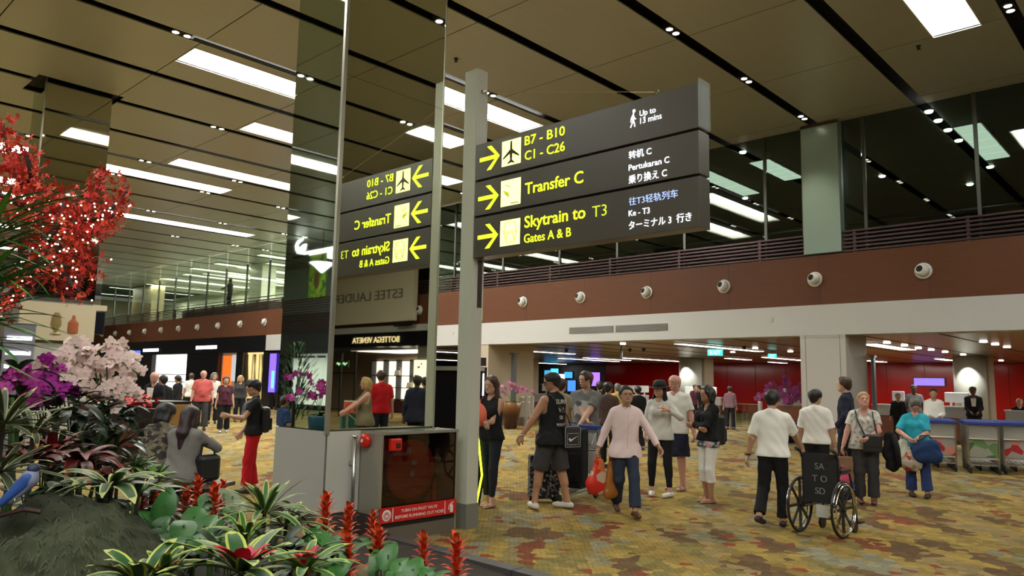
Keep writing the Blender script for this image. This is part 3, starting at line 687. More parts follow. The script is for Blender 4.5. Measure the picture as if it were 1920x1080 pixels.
# ================================================================ PEOPLE (signed-distance bodies meshed with surface nets)
def snets(F, org, h):
    nx, ny, nz = F.shape
    S = F < 0
    P = [np.zeros((nx - 1, ny - 1, nz - 1), np.float32) for _ in range(3)]; cnt = np.zeros((nx - 1, ny - 1, nz - 1), np.float32)
    for ax in range(3):
        sl0 = [slice(None)] * 3; sl1 = [slice(None)] * 3; sl0[ax] = slice(0, -1); sl1[ax] = slice(1, None)
        a = F[tuple(sl0)]; b = F[tuple(sl1)]; m = (S[tuple(sl0)] != S[tuple(sl1)])
        idx = np.nonzero(m)
        t = a[idx] / (a[idx] - b[idx])
        o1, o2 = [q for q in range(3) if q != ax]
        for d1 in (0, -1):
            for d2 in (0, -1):
                ii = [idx[0], idx[1], idx[2]]; jj = [x.copy() for x in ii]
                jj[o1] = ii[o1] + d1; jj[o2] = ii[o2] + d2
                ok = (jj[o1] >= 0) & (jj[o2] >= 0) & (jj[o1] < cnt.shape[o1]) & (jj[o2] < cnt.shape[o2])
                k = tuple(x[ok] for x in jj)
                for c in range(3):
                    v = ii[c][ok].astype(np.float32)
                    if c == ax: v = v + t[ok]
                    P[c][k] += v
                cnt[k] += 1
    act = cnt > 0; ids = -np.ones(cnt.shape, np.int32); n = int(act.sum()); ids[act] = np.arange(n)
    V = np.stack([P[c][act] / cnt[act] * h + org[c] for c in range(3)], 1)
    Q = []
    for ax in range(3):
        o1, o2 = [(1, 2), (2, 0), (0, 1)][ax]
        sl0 = [slice(None)] * 3; sl1 = [slice(None)] * 3; sl0[ax] = slice(0, -1); sl1[ax] = slice(1, None)
        a = S[tuple(sl0)]; b = S[tuple(sl1)]
        for flip in (0, 1):
            idx = np.nonzero((a & ~b) if not flip else (~a & b))
            ok = (idx[o1] > 0) & (idx[o2] > 0) & (idx[o1] < ids.shape[o1]) & (idx[o2] < ids.shape[o2])
            idx = [x[ok] for x in idx]
            def g(d1, d2):
                j = list(idx); j[o1] = idx[o1] + d1; j[o2] = idx[o2] + d2; return ids[tuple(j)]
            q = np.stack([g(-1, -1), g(0, -1), g(0, 0), g(-1, 0)], 1)
            if flip: q = q[:, ::-1]
            Q.append(q)
    return V, np.concatenate(Q)
def field(prims, h, blend=.03, post=None, wr=0, seed=0):
    """prims: (a, b, ra, rb, opts) rounded cones; opts: n=flatten axis, k=factor, flat=cut b end, sub=subtract, bl=blend"""
    lo = np.full(3, 9.); hi = np.full(3, -9.)
    for p in prims:
        r = max(p[2], p[3]) + 2 * h + .01
        if len(p) > 4 and p[4].get('sub'): continue
        for q in (p[0], p[1]): lo = np.minimum(lo, np.array(q) - r); hi = np.maximum(hi, np.array(q) + r)
    n = np.ceil((hi - lo) / h).astype(int) + 1
    ax = [lo[i] + h * np.arange(n[i]) for i in range(3)]
    F = np.full(n, .5, np.float32)
    for p in prims:
        a = np.array(p[0], float); b = np.array(p[1], float); ra, rb = p[2], p[3]; o = p[4] if len(p) > 4 else {}
        bl = o.get('bl', blend); m = max(ra, rb) + bl + 2 * h
        i0 = np.maximum(0, np.floor((np.minimum(a, b) - m - lo) / h).astype(int)); i1 = np.minimum(n, np.ceil((np.maximum(a, b) + m - lo) / h).astype(int) + 1)
        if (i1 <= i0).any(): continue
        X = (ax[0][i0[0]:i1[0], None, None]).astype(np.float32); Y = (ax[1][None, i0[1]:i1[1], None]).astype(np.float32); Z = (ax[2][None, None, i0[2]:i1[2]]).astype(np.float32)
        d = b - a; L2 = float(d @ d)
        x, y, z = X - a[0], Y - a[1], Z - a[2]
        if L2 > 1e-9:
            tt = (x * d[0] + y * d[1] + z * d[2]) / L2; t = np.clip(tt, 0, 1)
            qx, qy, qz = x - t * d[0], y - t * d[1], z - t * d[2]
        else: tt = t = np.float32(0); qx, qy, qz = x + 0 * (Y + Z), y + 0 * (X + Z), z + 0 * (X + Y)
        if 'n' in o:
            nn = np.array(o['n'], float); nn /= np.linalg.norm(nn); kk = o.get('k', 1.3) - 1
            dn = (qx * nn[0] + qy * nn[1] + qz * nn[2]) * kk
            qx, qy, qz = qx + nn[0] * dn, qy + nn[1] * dn, qz + nn[2] * dn
        D = np.sqrt(qx * qx + qy * qy + qz * qz) - (ra + t * (rb - ra))
        if o.get('flat'): D = np.maximum(D, (tt - 1) * math.sqrt(L2))
        if o.get('flata'): D = np.maximum(D, -tt * math.sqrt(L2))
        sl = tuple(slice(i0[i], i1[i]) for i in range(3)); G = F[sl]
        if o.get('sub'):
            hh = np.clip(bl - np.abs(G + D), 0, None) / max(bl, 1e-5)
            F[sl] = np.maximum(G, -D) + hh * hh * bl * .25
        else:
            hh = np.clip(bl - np.abs(G - D), 0, None) / bl
            F[sl] = np.minimum(G, D) - hh * hh * bl * .25
    X, Y, Z = ax[0][:, None, None], ax[1][None, :, None], ax[2][None, None, :]
    if wr:
        s = seed * 1.7
        F = F + (wr * (np.sin(X * 31 + Z * 17 + s) * np.sin(Y * 27 - Z * 13 + s * 2) + .6 * np.sin(Z * 38 + X * 12 + 9 * np.sin(Y * 6 + X * 5 + s)))).astype(np.float32)
    if post: F = post(F, X, Y, Z)
    F = F.astype(np.float32)
    F[0] = F[-1] = .1; F[:, 0] = F[:, -1] = .1; F[:, :, 0] = F[:, :, -1] = .1
    return snets(F, lo, h)
def mesh_np(name, parts, m, parent):
    vs_, qs = [], []; b = 0
    for V, Q in parts: vs_.append(V); qs.append(Q + b); b += len(V)
    V = np.concatenate(vs_); Q = np.concatenate(qs)
    me = bpy.data.meshes.new(name)
    me.vertices.add(len(V)); me.vertices.foreach_set('co', V.astype(np.float32).ravel())
    me.loops.add(len(Q) * 4); me.loops.foreach_set('vertex_index', Q.astype(np.int32).ravel())
    me.polygons.add(len(Q)); me.polygons.foreach_set('loop_start', np.arange(0, len(Q) * 4, 4, dtype=np.int32)); me.polygons.foreach_set('loop_total', np.full(len(Q), 4, dtype=np.int32))
    me.polygons.foreach_set('use_smooth', np.ones(len(Q), bool)); me.update(calc_edges=True); me.validate()
    return link(name, me, m, parent)
def ik(a, c, l1, l2, pole):
    a = np.array(a, float); c = np.array(c, float); d = c - a; L_ = np.linalg.norm(d); mx = (l1 + l2) * .998
    if L_ > mx: c = a + d / L_ * mx; d = c - a; L_ = mx
    if L_ < abs(l1 - l2) + .01: L_ = abs(l1 - l2) + .01
    x = (l1 * l1 - l2 * l2 + L_ * L_) / (2 * L_); hh = math.sqrt(max(0, l1 * l1 - x * x)); u = d / np.linalg.norm(d)
    p = np.array(pole, float); p = p - u * (p @ u); p /= max(1e-6, np.linalg.norm(p))
    return a + u * x + p * hh, c
def rotv(v, c, rx, rz=0):        # rotate about c: rx leans forward (+y), rz turns left
    v = np.array(v, float) - c; ca, sa = math.cos(rx), math.sin(rx)
    v = np.array([v[0], v[1] * ca + v[2] * sa, -v[1] * sa + v[2] * ca])
    ca, sa = math.cos(rz), math.sin(rz)
    return np.array([v[0] * ca - v[1] * sa, v[0] * sa + v[1] * ca, v[2]]) + c
SKIN = {'fair': (.56, .33, .235), 'tan': (.42, .215, .13), 'asian': (.47, .27, .17), 'dark': (.12, .06, .04), 'pink': (.58, .3, .24)}
def skin(k): return mat('skin_' + k, SKIN[k], .5)
def cloth(name, col, noise=.08, rough=.85): return mat('cloth_' + name, col, rough, noise=noise, scale=14, spec=.2)
HANDS = {}
def hand_prims(w, d, n, side, curl=.5, s=1.0):
    """w wrist, d direction of the palm, n palm normal (fingers curl towards n)"""
    d = d / np.linalg.norm(d); n = n - d * (n @ d); n /= max(1e-6, np.linalg.norm(n)); q = np.cross(d, n) * side     # q towards the thumb
    P = [(w - d * .02, w + d * .03, .026 * s, .03 * s, dict(n=n, k=1.45)), (w + d * .03 + q * .012, w + d * .085 + q * .018, .026 * s, .022 * s, dict(n=n, k=1.6)), (w + d * .03 - q * .012, w + d * .08 - q * .02, .026 * s, .021 * s, dict(n=n, k=1.6))]
    for i, (off, L_) in enumerate(((.030, .070), (.011, .078), (-.009, .072), (-.028, .056))):
        a = w + d * .088 + q * off; c1 = curl * (1 + .12 * i); d1 = d * math.cos(c1) + n * math.sin(c1); d2 = d * math.cos(c1 * 2) + n * math.sin(c1 * 2)
        b = a + d1 * L_ * .52; c = b + d2 * L_ * .5
        P += [(a - d * .02, b, .0098 * s, .0092 * s, dict(bl=.006)), (b, c, .009 * s, .0072 * s, dict(bl=.006))]
    a = w + d * .03 + q * .03; b = w + d * .065 + q * .052 + n * .012; c = b + d * .03 + q * .004 + n * .018 * (1 + curl)
    P += [(a, b, .0145 * s, .0115 * s, dict(bl=.012)), (b, c, .0112 * s, .0085 * s, dict(bl=.006))]
    return P
HAIRM = {}
def hairm(c): return mat('hair_' + c, {'black': (.012, .01, .01), 'brown': (.055, .025, .015), 'auburn': (.075, .022, .014), 'blonde': (.42, .28, .12), 'grey': (.16, .15, .14), 'darkgrey': (.09, .085, .075), 'plum': (.022, .006, .009)}[c], .5, noise=.25, scale=30, stretch=(1, 1, .2))
PEOPLE = []
def person(label, loc, face,  Ht=1.75, sex='m', fat=1.0, sk='asian', hair=('short', 'black'), top=None, bottom=None, shoes=('shoe', (.02, .02, .02)),
           lh=None, rh=None, feet=None, lean=0, twist=0, head=(0, 0), lod=1, hip=None, sit=False, lpole=(-.6, -1, -.2), rpole=(.6, -1, -.2), kneep=(0, 1, 0), curl=.5, group=None, lift=0, extra=None, palms=None, flip=None):
    """face: angle seen from the camera, 0 = back to us, 180 = towards us, 90 = looking right"""
    view = math.atan2(loc[1], loc[0]); rz = view - R(face) - PI / 2
    if flip == 'y': rz = -(rz + PI / 2) - PI / 2; loc = (loc[0], 2 * COLS[0][2] - loc[1])
    if flip == 'x': rz = PI - (rz + PI / 2) - PI / 2; loc = (2 * COLS[0][0] - loc[0], loc[1])
    t = thing('person', label, 'person', (loc[0], loc[1], lift), rz, group)
    s = Ht / 1.75; t.scale = (s, s, s)
    f = fat; wom = sex == 'f'
    hz = hip if hip is not None else .93
    hc = np.array([0, 0, hz + .03])
    if feet is None: feet = ((-.12, .02, 8, 0), (.12, -.02, -8, 0))
    T = lambda v: rotv(np.array(v, float) + [0, 0, hz - .93], hc, lean, twist)
    # legs
    hw = .088 if not wom else .092; body = []; L = {}
    hcz = hz
    legs = []
    for i, sd in enumerate((-1, 1)):
        fx, fy, yaw, lf = feet[i]
        hp = np.array([sd * hw, 0, hcz]); an = np.array([fx, fy, .085 + lf])
        kn, an = ik(hp, an, .435, .415, (sd * .12 + kneep[0], kneep[1], kneep[2]))
        ya = R(-yaw); fd = np.array([math.sin(-ya), math.cos(ya), 0]); pitch = min(.9, lf * 5)
        toe = an + fd * .14 * math.cos(pitch) + np.array([0, 0, -.05 - .13 * math.sin(pitch)])
        heel = an - fd * .045 + np.array([0, 0, -.05 + .04 * math.sin(pitch)])
        if toe[2] < .02: toe[2] = .022
        legs.append((hp, kn, an, toe, heel, fd))
    yv = rotv([0, 1, 0], np.zeros(3), lean, twist); xv = rotv([1, 0, 0], np.zeros(3), 0, twist)
    sw = (.168 if not wom else .148) * (1 + (f - 1) * .35)
    sh = [T([-sw, -.01, 1.4]), T([sw, -.01, 1.4])]
    def nat(i): return T([(-1, 1)[i] * (.27 if not wom else .24) * (1 + (f - 1) * .5), .04, .86])
    arms = []
    for i, (h_, pl) in enumerate(((lh, lpole), (rh, rpole))):
        tgt = np.array(h_, float) if h_ is not None else nat(i)
        el, wr_ = ik(sh[i], tgt, .285, .25, pl); arms.append((sh[i], el, wr_))
    # ---- torso primitives (r = inflate)
    def torso(r, low=True, bust=True):
        P = []
        k = dict(n=yv, k=1.18 if f > 1.15 else 1.3)
        P.append((T([-.075, 0, .95]), T([.075, 0, .95]), (.098 if not wom else .108) * f + r, (.098 if not wom else .108) * f + r, dict(n=yv, k=1.12)))
        P.append((T([-.055, .01 * f, 1.08]), T([.055, .01 * f, 1.08]), (.1 if not wom else .082) * f ** 1.3 + r, (.1 if not wom else .082) * f ** 1.3 + r, k))
        P.append((T([-.068, .008, 1.2]), T([.068, .008, 1.2]), (.105 if not wom else .09) * f ** 1.2 + r, (.105 if not wom else .09) * f ** 1.2 + r, k))
        P.append((T([-.085, .0, 1.32]), T([.085, .0, 1.32]), (.108 if not wom else .094) * f + r, (.108 if not wom else .094) * f + r, dict(n=yv, k=1.25)))
        P.append((T([-.1, -.012, 1.40]), T([.1, -.012, 1.40]), .06 + r, .06 + r, dict(bl=.06)))
        for q in (-1, 1): P.append((T([0, -.02, 1.47]), T([q * .13, -.014, 1.418]), .05 + r, .042 + r, dict(bl=.04)))
        if f > 1.12: P.append((T([0, .05 * f, 1.06]), T([0, .045 * f, 1.14]), .1 * f + r, .1 * f + r, dict(bl=.08)))
        if wom and bust:
            for q in (-1, 1): P.append((T([q * .065, .075 * f, 1.285]), T([q * .065, .078 * f, 1.275]), .058 * f + r, .056 * f + r, dict(bl=.04)))
        return P
    def arm(i, r, upto=2.0, lr=0):
        a, e, w_ = arms[i]; k = .9 if wom else 1.0; k *= (1 + (f - 1) * .7); P = []
        if upto <= 1:
            b = a + (e - a) * upto; P.append((a, b, .058 * k + r, (.058 - .014 * upto) * k + r + lr, dict(flat=1, bl=.035)))
        else:
            P.append((a, e, .056 * k + r, .042 * k + r, dict(bl=.035)))
            b = e + (w_ - e) * (upto - 1); P.append((e, b, .043 * k + r, (.043 - .014 * (upto - 1)) * k + r + lr, dict(flat=1, bl=.02)))
        return P
    def leg(i, r, upto=2.0, lr=0, straight=0):
        a, kn, an = legs[i][:3]; k = (1 + (f - 1) * .6) * (1.05 if wom else 1); P = []
        if upto <= 1:
            b = a + (kn - a) * upto; P.append((a, b, .088 * k + r, .088 * k - .028 * upto + r + lr, dict(flat=1)))
        else:
            P.append((a, kn, .088 * k + r, .057 * k + r + straight * .4, dict(bl=.04)))
            b = kn + (an - kn) * (upto - 1)
            if not straight: P.append((kn + (an - kn) * .18 - legs[i][5] * .012, kn + (an - kn) * .42 - legs[i][5] * .018, .05 * k + r, .046 * k + r, dict(bl=.03)))
            P.append((kn, b, .054 * k + r + straight * .4, .054 * k - .018 * (upto - 1) + r + lr + straight, dict(flat=1, bl=.03)))
        return P
    # ---- body skin
    seed = len(PEOPLE); res = (.0105, .017, .026)[lod]
    neck0 = T([0, -.018, 1.43]); hy, hp_ = R(head[0]), R(head[1])
    hcen = T([0, .012, 1.635]) + yv * .01
    fy_ = rotv([0, 1, 0], np.zeros(3), lean * .4 + hp_, twist + hy); fx_ = rotv([1, 0, 0], np.zeros(3), 0, twist + hy); fz_ = np.cross(fx_, fy_)
    HH = lambda x, y, z: hcen + fx_ * x + fy_ * y + fz_ * z
    sm = skin(sk); tk = top['kind'] if top else 'none'
    P = torso(-.006) + leg(0, 0) + leg(1, 0) + arm(0, 0) + arm(1, 0)
    P += [(neck0, hcen - fz_ * .05 - fy_ * .02, .056 if not wom else .047, .05 if not wom else .044, dict(bl=.03))]
    for q in legs: P += [(q[4], q[3], .032, .026, dict(bl=.02)), (q[2], q[4], .038, .03, dict(bl=.02)), (q[3], q[3] + q[5] * .035, .027, .018, dict(bl=.015))]
    hd = [(HH(0, -.02, .025), HH(0, .005, .03), .088, .086), (HH(0, .018, .0), HH(0, .042, -.078), .072, .042, dict(bl=.04)), (HH(-.03, .02, -.055), HH(.03, .02, -.055), .042, .042, dict(bl=.03)),
          (HH(0, -.02, -.06), HH(0, -.02, -.11), .05, .05, dict(bl=.03))]
    if lod == 1: hd += [(HH(0, .084, .008), HH(0, .1, -.026), .009, .0135, dict(bl=.016))]
    if lod == 0:
        hd += [(HH(0, .084, .008), HH(0, .099, -.026), .008, .0125, dict(bl=.016)), (HH(-.032, .104, .006), HH(-.032, .104, .006), .017, .017, dict(sub=1, bl=.014)), (HH(.032, .104, .006), HH(.032, .104, .006), .017, .017, dict(sub=1, bl=.014)),
               (HH(-.035, .078, .028), HH(.035, .078, .028), .014, .014, dict(bl=.014)), (HH(-.018, .084, -.058), HH(.018, .084, -.058), .011, .011, dict(bl=.01)), (HH(0, .08, -.092), HH(0, .082, -.09), .014, .014, dict(bl=.015))]
    hd += [(HH(q * .082, -.008, -.012), HH(q * .086, -.012, .022), .014, .018, dict(n=fx_, k=2.2, bl=.008)) for q in (-1, 1)]
    hn = []
    for i in (0, 1):
        a, e, w_ = arms[i]; dd = w_ - e; dd /= np.linalg.norm(dd); nn = np.array([(1, -1)[i] * .9, .1, .05]) if palms is None else np.array(palms[i], float)
        if abs(dd @ nn) > .9: nn = np.array([0, .3, -1.])
        hn.append(hand_prims(w_, dd, nn, (1, -1)[i], curl, 1.1 if lod == 0 else 1.25))
    if lod == 0:
        parts = [field(P, res, .035), field(hd, .0075, .03)] + [field(q, .006, .012) for q in hn]
    else:
        parts = [field(P, res, .035), field(hd, res * .6, .03)] + ([field(q, .008, .012) for q in hn] if lod == 1 else [field(q[:3] + q[3::2], .014, .02) for q in hn])
    mesh_np('body', parts, sm, t)
    # ---- clothes
    def gar(name, prims, m, post=None, wr=.003, res_=None, bl=.04):
        return mesh_np(name, [field(prims, res_ or res, bl, post, wr, seed)], m, t)
    th = .011
    if bottom:
        kd, bm = bottom['kind'], bottom['m']; ln = {'pants': 1.93, 'jeans': 1.9, 'shorts': 1.0, 'capri': 1.45, 'leggings': 1.86, 'skirt': .9}[kd]; ln = bottom.get('len', ln)
        Q = [p for p in torso(th * .6)[:1]] + [(T([-.07, 0, .98]), T([.07, 0, .98]), .095 * f + th, .095 * f + th, dict(n=yv, k=1.2))]
        loose = {'pants': .02, 'jeans': .008, 'shorts': .026, 'capri': .012, 'leggings': -.006, 'skirt': .05}[kd]; loose = bottom.get('loose', loose)
        if kd == 'skirt':
            kz = legs[0][1] * .5 + legs[1][1] * .5; m_ = (legs[0][0] + legs[1][0]) / 2; e_ = m_ + (kz - m_) * ln
            Q.append((m_ + [0, 0, .03], e_, .15 * f, .19 * f, dict(n=yv, k=1.15, flat=1)))
        elif ln <= 1:
            for i in (0, 1): Q += leg(i, th, ln, loose)
        else:
            for i in (0, 1): Q += leg(i, th if kd != 'leggings' else .006, ln, loose * .7, 0 if kd in ('leggings', 'capri') else loose)
        zt = T([0, 0, 1.03])[2]
        gar('trousers' if kd in ('pants', 'jeans') else kd, Q, bm, lambda F, X, Y, Z: np.maximum(F, Z - zt), .0035 if kd != 'leggings' else .0015)
    if top:
        Q = torso(th + (.004 if tk in ('shirt', 'long', 'suit') else 0)); hem = top.get('hem', .92); fl = top.get('flare', .012)
        hb = T([0, 0, hem]); dz = hz + .03 - hb[2]
        Q += [(T([-.085, .005, max(hem, .86)]), T([.085, .005, max(hem, .86)]), (.098 if not wom else .108) * f + th + fl * .5, (.098 if not wom else .108) * f + th + fl * .5, dict(n=yv, k=1.15, bl=.08))]
        rr = (.1 if not wom else .088) * f + th * .8
        if tk != 'strapless': Q += [(T([q * .062, .006, 1.26]), T([q * .068, .006, hem + .02]), rr, rr + fl * .6, dict(n=yv, k=1.12, bl=.06)) for q in (-1, 1)]
        if hem < .84: Q += [(T([-.085, .0, hem]), T([.085, .0, hem]), .12 * f + th + fl, .12 * f + th + fl, dict(n=yv, k=1.15, bl=.1))]
        sl = top.get('sleeve', .62)
        if sl > 0:
            for i in (0, 1): Q += arm(i, th * (1.15 if sl < 1.2 else 1), sl, .012 if sl < 1.2 else .004)
        nk = neck0 + yv * .03 + np.array([0, 0, .035]); zr = top.get('neck', .068)
        Q += [(nk + np.array([0, 0, .06]), nk - np.array([0, 0, .0]) , zr, zr * .8, dict(sub=1, bl=.012))]
        if top.get('vneck'): Q += [(nk + yv * .05, T([0, .15, 1.32]), .06, .02, dict(sub=1, bl=.01)), ]
        if tk == 'tank':
            for q in (-1, 1): Q += [(T([q * (sw + .045), 0, 1.40]), T([q * (sw + .03), 0, 1.27]), .068, .05, dict(sub=1, bl=.01, n=yv, k=.75)), (T([q * (sw + .03), 0, 1.47]), T([q * (sw - .01), 0, 1.47]), .05, .03, dict(sub=1, bl=.01, n=yv, k=.6))]
        if tk == 'strapless': zc = T([0, 0, 1.36])[2]
        un = np.array(T([0, 0, 2.]) - T([0, 0, 1.])); zh = hb
        def post(F, X, Y, Z, un=un, zh=zh):
            F = np.maximum(F, -((X - zh[0]) * un[0] + (Y - zh[1]) * un[1] + (Z - zh[2]) * un[2]))
            if tk == 'strapless': F = np.maximum(F, Z - zc)
            return F
        g = gar({'suit': 'jacket', 'tank': 'vest_top', 'strapless': 'top'}.get(tk, 'shirt'), Q, top['m'], post, .004)
        if top.get('collar'):
            nk = neck0 + yv * .012 + np.array([0, 0, .03])
            CQ = [(nk - [0, 0, .02], nk + [0, 0, .022], .072, .06, dict(flat=1)), (nk - [0, 0, .05], nk + [0, 0, .06], .054, .05, dict(sub=1, bl=.004)), (nk + yv * .08 + [0, 0, .03], nk + yv * .08 - [0, 0, .03], .03, .008, dict(sub=1, bl=.004))]
            mesh_np('collar', [field(CQ, .008, .015)], top.get('collarm', top['m']), g)
        if top.get('placket'):
            mb = MB(); mb.tube([T([0, .118 * f, 1.38]), T([0, .134 * f ** 1.2, 1.25]), T([0, .132 * f ** 1.6, 1.12]), T([0, .132 * f ** 1.6, hem + .02])], .006, 5)
            mb.build('placket', top['m'], g)
    # ---- shoes
    sk_, sc_ = shoes[0], shoes[1]
    if sk_ != 'bare':
        smt = mat('shoe_%02d%02d%02d' % tuple(int(c * 99) for c in sc_), sc_, .5)
        for q in legs:
            sole_z = min(q[3][2], q[4][2])
            dn = np.array([0, 0, -1.])
            if sk_ == 'sandal': pr = [(q[4] + dn * .022, q[3] + dn * .014 + q[5] * .03, .03, .032, dict(n=(0, 0, 1), k=2.8)), (q[3] + [0, 0, .012] - q[5] * .02, q[3] + [0, 0, .012] - q[5] * .01, .034, .034, dict(n=q[5], k=2.5, bl=.004))]
            else: pr = [(q[4], q[3], .041, .036, dict(bl=.02)), (q[3], q[3] + q[5] * .045, .036, .027, dict(bl=.02)), (q[2] - [0, 0, .03], q[4], .046, .038, dict(bl=.02))]
            def pf(F, X, Y, Z, zz=sole_z): return np.maximum(F, (zz - .024) - Z)
            mesh_np('sandal' if sk_ == 'sandal' else 'shoe', [field(pr, max(.009, res * .7), .02, pf)], smt, t)
    # ---- hair
    st, hc_ = hair
    if st != 'none':
        hm = hairm(hc_); hr = .0095 if lod < 2 else .014; k1 = .013
        HP = [(HH(0, -.026, .034), HH(0, .0, .042), .086 + k1, .086 + k1)]
        face_cut = [(HH(0, .075, -.02), HH(0, .16, -.01), .072, .09, dict(sub=1, bl=.015)), (HH(0, .02, -.09), HH(0, .1, -.12), .085, .1, dict(sub=1, bl=.015))]
        face_cut.append((HH(-.02, .125, .03), HH(.02, .125, .03), .062, .062, dict(sub=1, bl=.02)))
        if st == 'short': HP += [(HH(0, -.04, -.01), HH(0, -.045, -.04), .072, .06)] + face_cut + [(HH(q * .1, .02, -.04), HH(q * .1, .05, -.06), .04, .04, dict(sub=1, bl=.01)) for q in (-1, 1)]
        elif st == 'bald': HP = [(HH(0, -.04, -.0), HH(0, -.045, -.035), .076, .062), (HH(0, -.01, .09), HH(0, .02, .08), .085, .085, dict(sub=1, bl=.01))] + face_cut
        elif st == 'bob': HP = [(HH(0, -.026, .036), HH(0, .0, .048), .1, .098), (HH(0, -.05, .0), HH(0, -.05, -.08), .095, .075), (HH(-.07, -.01, .0), HH(-.075, -.01, -.07), .035, .025), (HH(.07, -.01, .0), HH(.075, -.01, -.07), .035, .025)] + face_cut
        elif st == 'pixie': HP = [(HH(0, -.03, .04), HH(0, .0, .055), .1, .096), (HH(0, -.055, .0), HH(0, -.06, -.045), .085, .06), (HH(-.04, .06, .06), HH(.05, .06, .055), .035, .035)] + face_cut
        elif st == 'wavy': HP = [(HH(0, -.026, .04), HH(0, .0, .05), .104, .1), (HH(0, -.05, .0), HH(0, -.05, -.09), .1, .085), (HH(-.085, -.01, .02), HH(-.095, .0, -.09), .04, .035), (HH(.085, -.01, .02), HH(.095, .0, -.09), .04, .035)] + face_cut
        elif st == 'long':
            HP += [(HH(0, -.05, .0), T([0, -.085, 1.42]), .085, .075), (HH(-.07, -.02, .0), T([-.09, -.0, 1.40]), .038, .045), (HH(.07, -.02, .0), T([.09, -.0, 1.40]), .038, .045), (T([-.08, -.03, 1.42]), T([-.09, .045, 1.27]), .04, .018), (T([0, -.09, 1.42]), T([0, -.1, 1.24]), .07, .03, dict(n=yv, k=1.5)),
                   (T([.08, -.03, 1.42]), T([.1, .06, 1.24]), .04, .02)] + face_cut
        HP = [p if len(p) > 4 else p + (dict(bl=.03),) for p in HP]
        mesh_np('hair', [field(HP, hr, .03, None, .005 if st != 'bald' else 0, seed)], hm, t)
    # ---- face details
    if lod <= 1:
        for q in (-1, 1):
            e_ = MB().ball(HH(q * .032, .083, .006), .012, .008, .0075, 8, 6).build('eye', mat('eye_white', (.5, .47, .43), .3), t, True)
            MB().ball(HH(q * .032, .0905, .006), .0065, .005, .0065, 8, 6).build('iris', mat('eye_dark', (.02, .012, .01), .2), e_, True)
            if lod == 0: MB().tube([HH(q * .016, .0925, .026), HH(q * .034, .0915, .031), HH(q * .05, .082, .026)], .0042, 5).build('eyebrow', hairm(hc_ if hc_ not in ('blonde', 'grey') else 'darkgrey'), t)
        MB().tube([HH(-.024, .083, -.058), HH(-.01, .0955, -.056), HH(.01, .0955, -.056), HH(.024, .083, -.058)], [.003, .0065, .0065, .003], 6).build('lips', mat('lips', (.36, .11, .09), .4), t, True)
    bpy.context.view_layer.update() if False else None
    Mw = Matrix.Translation((loc[0], loc[1], lift)) @ Matrix.Rotation(rz, 4, 'Z') @ Matrix.Scale(s, 4)
    J = dict(obj=t, M=Mw, T=T, HH=HH, arms=arms, legs=legs, fy=fy_, fx=fx_, fz=fz_, yv=yv, f=f, rz=rz, s=s)
    J['W'] = lambda v: Mw @ Vector([float(c) for c in v])
    PEOPLE.append(J)
    return J
# ================================================================ WHO IS IN THE HALL
def G(px, py): p = ground(px, py); return (p.x, p.y)
def AT(px, d): p = at(px, 700, d); return (p.x, p.y)
cblack = cloth('black', (.014, .014, .016)); cwhite = cloth('white', (.74, .73, .69), .04); cwhite2 = cloth('white_shirt', (.84, .83, .79), .03)
cgrey = cloth('grey', (.17, .17, .17)); cpink = cloth('pale_pink', (.76, .60, .61), .04); cjean = cloth('dark_denim', (.03, .04, .065)); cchar = cloth('charcoal', (.045, .043, .045))
cnavy = cloth('navy', (.018, .02, .04)); cred = cloth('red', (.50, .012, .02)); cturq = cloth('turquoise', (.03, .36, .47)); cblue = cloth('blue_jeans', (.03, .05, .16))
def cprint(name, base, spots, scale, thr=.6):
    m = mat(name, base, .85, spec=.2); nt = m.node_tree; b = nt.nodes['Principled BSDF']
    tc = nt.nodes.new('ShaderNodeTexCoord'); v = nt.nodes.new('ShaderNodeTexVoronoi'); v.inputs['Scale'].default_value = scale; nt.links.new(tc.outputs['Object'], v.inputs['Vector'])
    s = nt.nodes.new('ShaderNodeSeparateColor'); nt.links.new(v.outputs['Color'], s.inputs[0])
    r = nt.nodes.new('ShaderNodeValToRGB'); r.color_ramp.interpolation = 'CONSTANT'; e = r.color_ramp.elements
    e[0].position = 0; e[0].color = (*base, 1); e[1].position = thr; e[1].color = (*spots[0], 1)
    for i, c in enumerate(spots[1:]): q = e.new(thr + (1 - thr) * (i + 1) / len(spots)); q.color = (*c, 1)
    nt.links.new(s.outputs[0], r.inputs[0]); nt.links.new(r.outputs[0], b.inputs['Base Color']); return m
cfloral = cprint('cloth_floral_white', (.58, .56, .52), [(.40, .38, .35), (.30, .30, .27)], 26, .74)
cpatt = cprint('cloth_leaf_pattern', (.035, .032, .028), [(.12, .105, .075), (.18, .15, .10)], 24, .45)
cflor2 = cprint('cloth_floral_pink', (.04, .10, .11), [(.5, .28, .32), (.55, .4, .42)], 22, .45)
cmaroon = cprint('cloth_maroon', (.09, .025, .045), [(.05, .02, .03)], 20, .7)
LEA = mat('black_leather', (.015, .015, .017), .4)

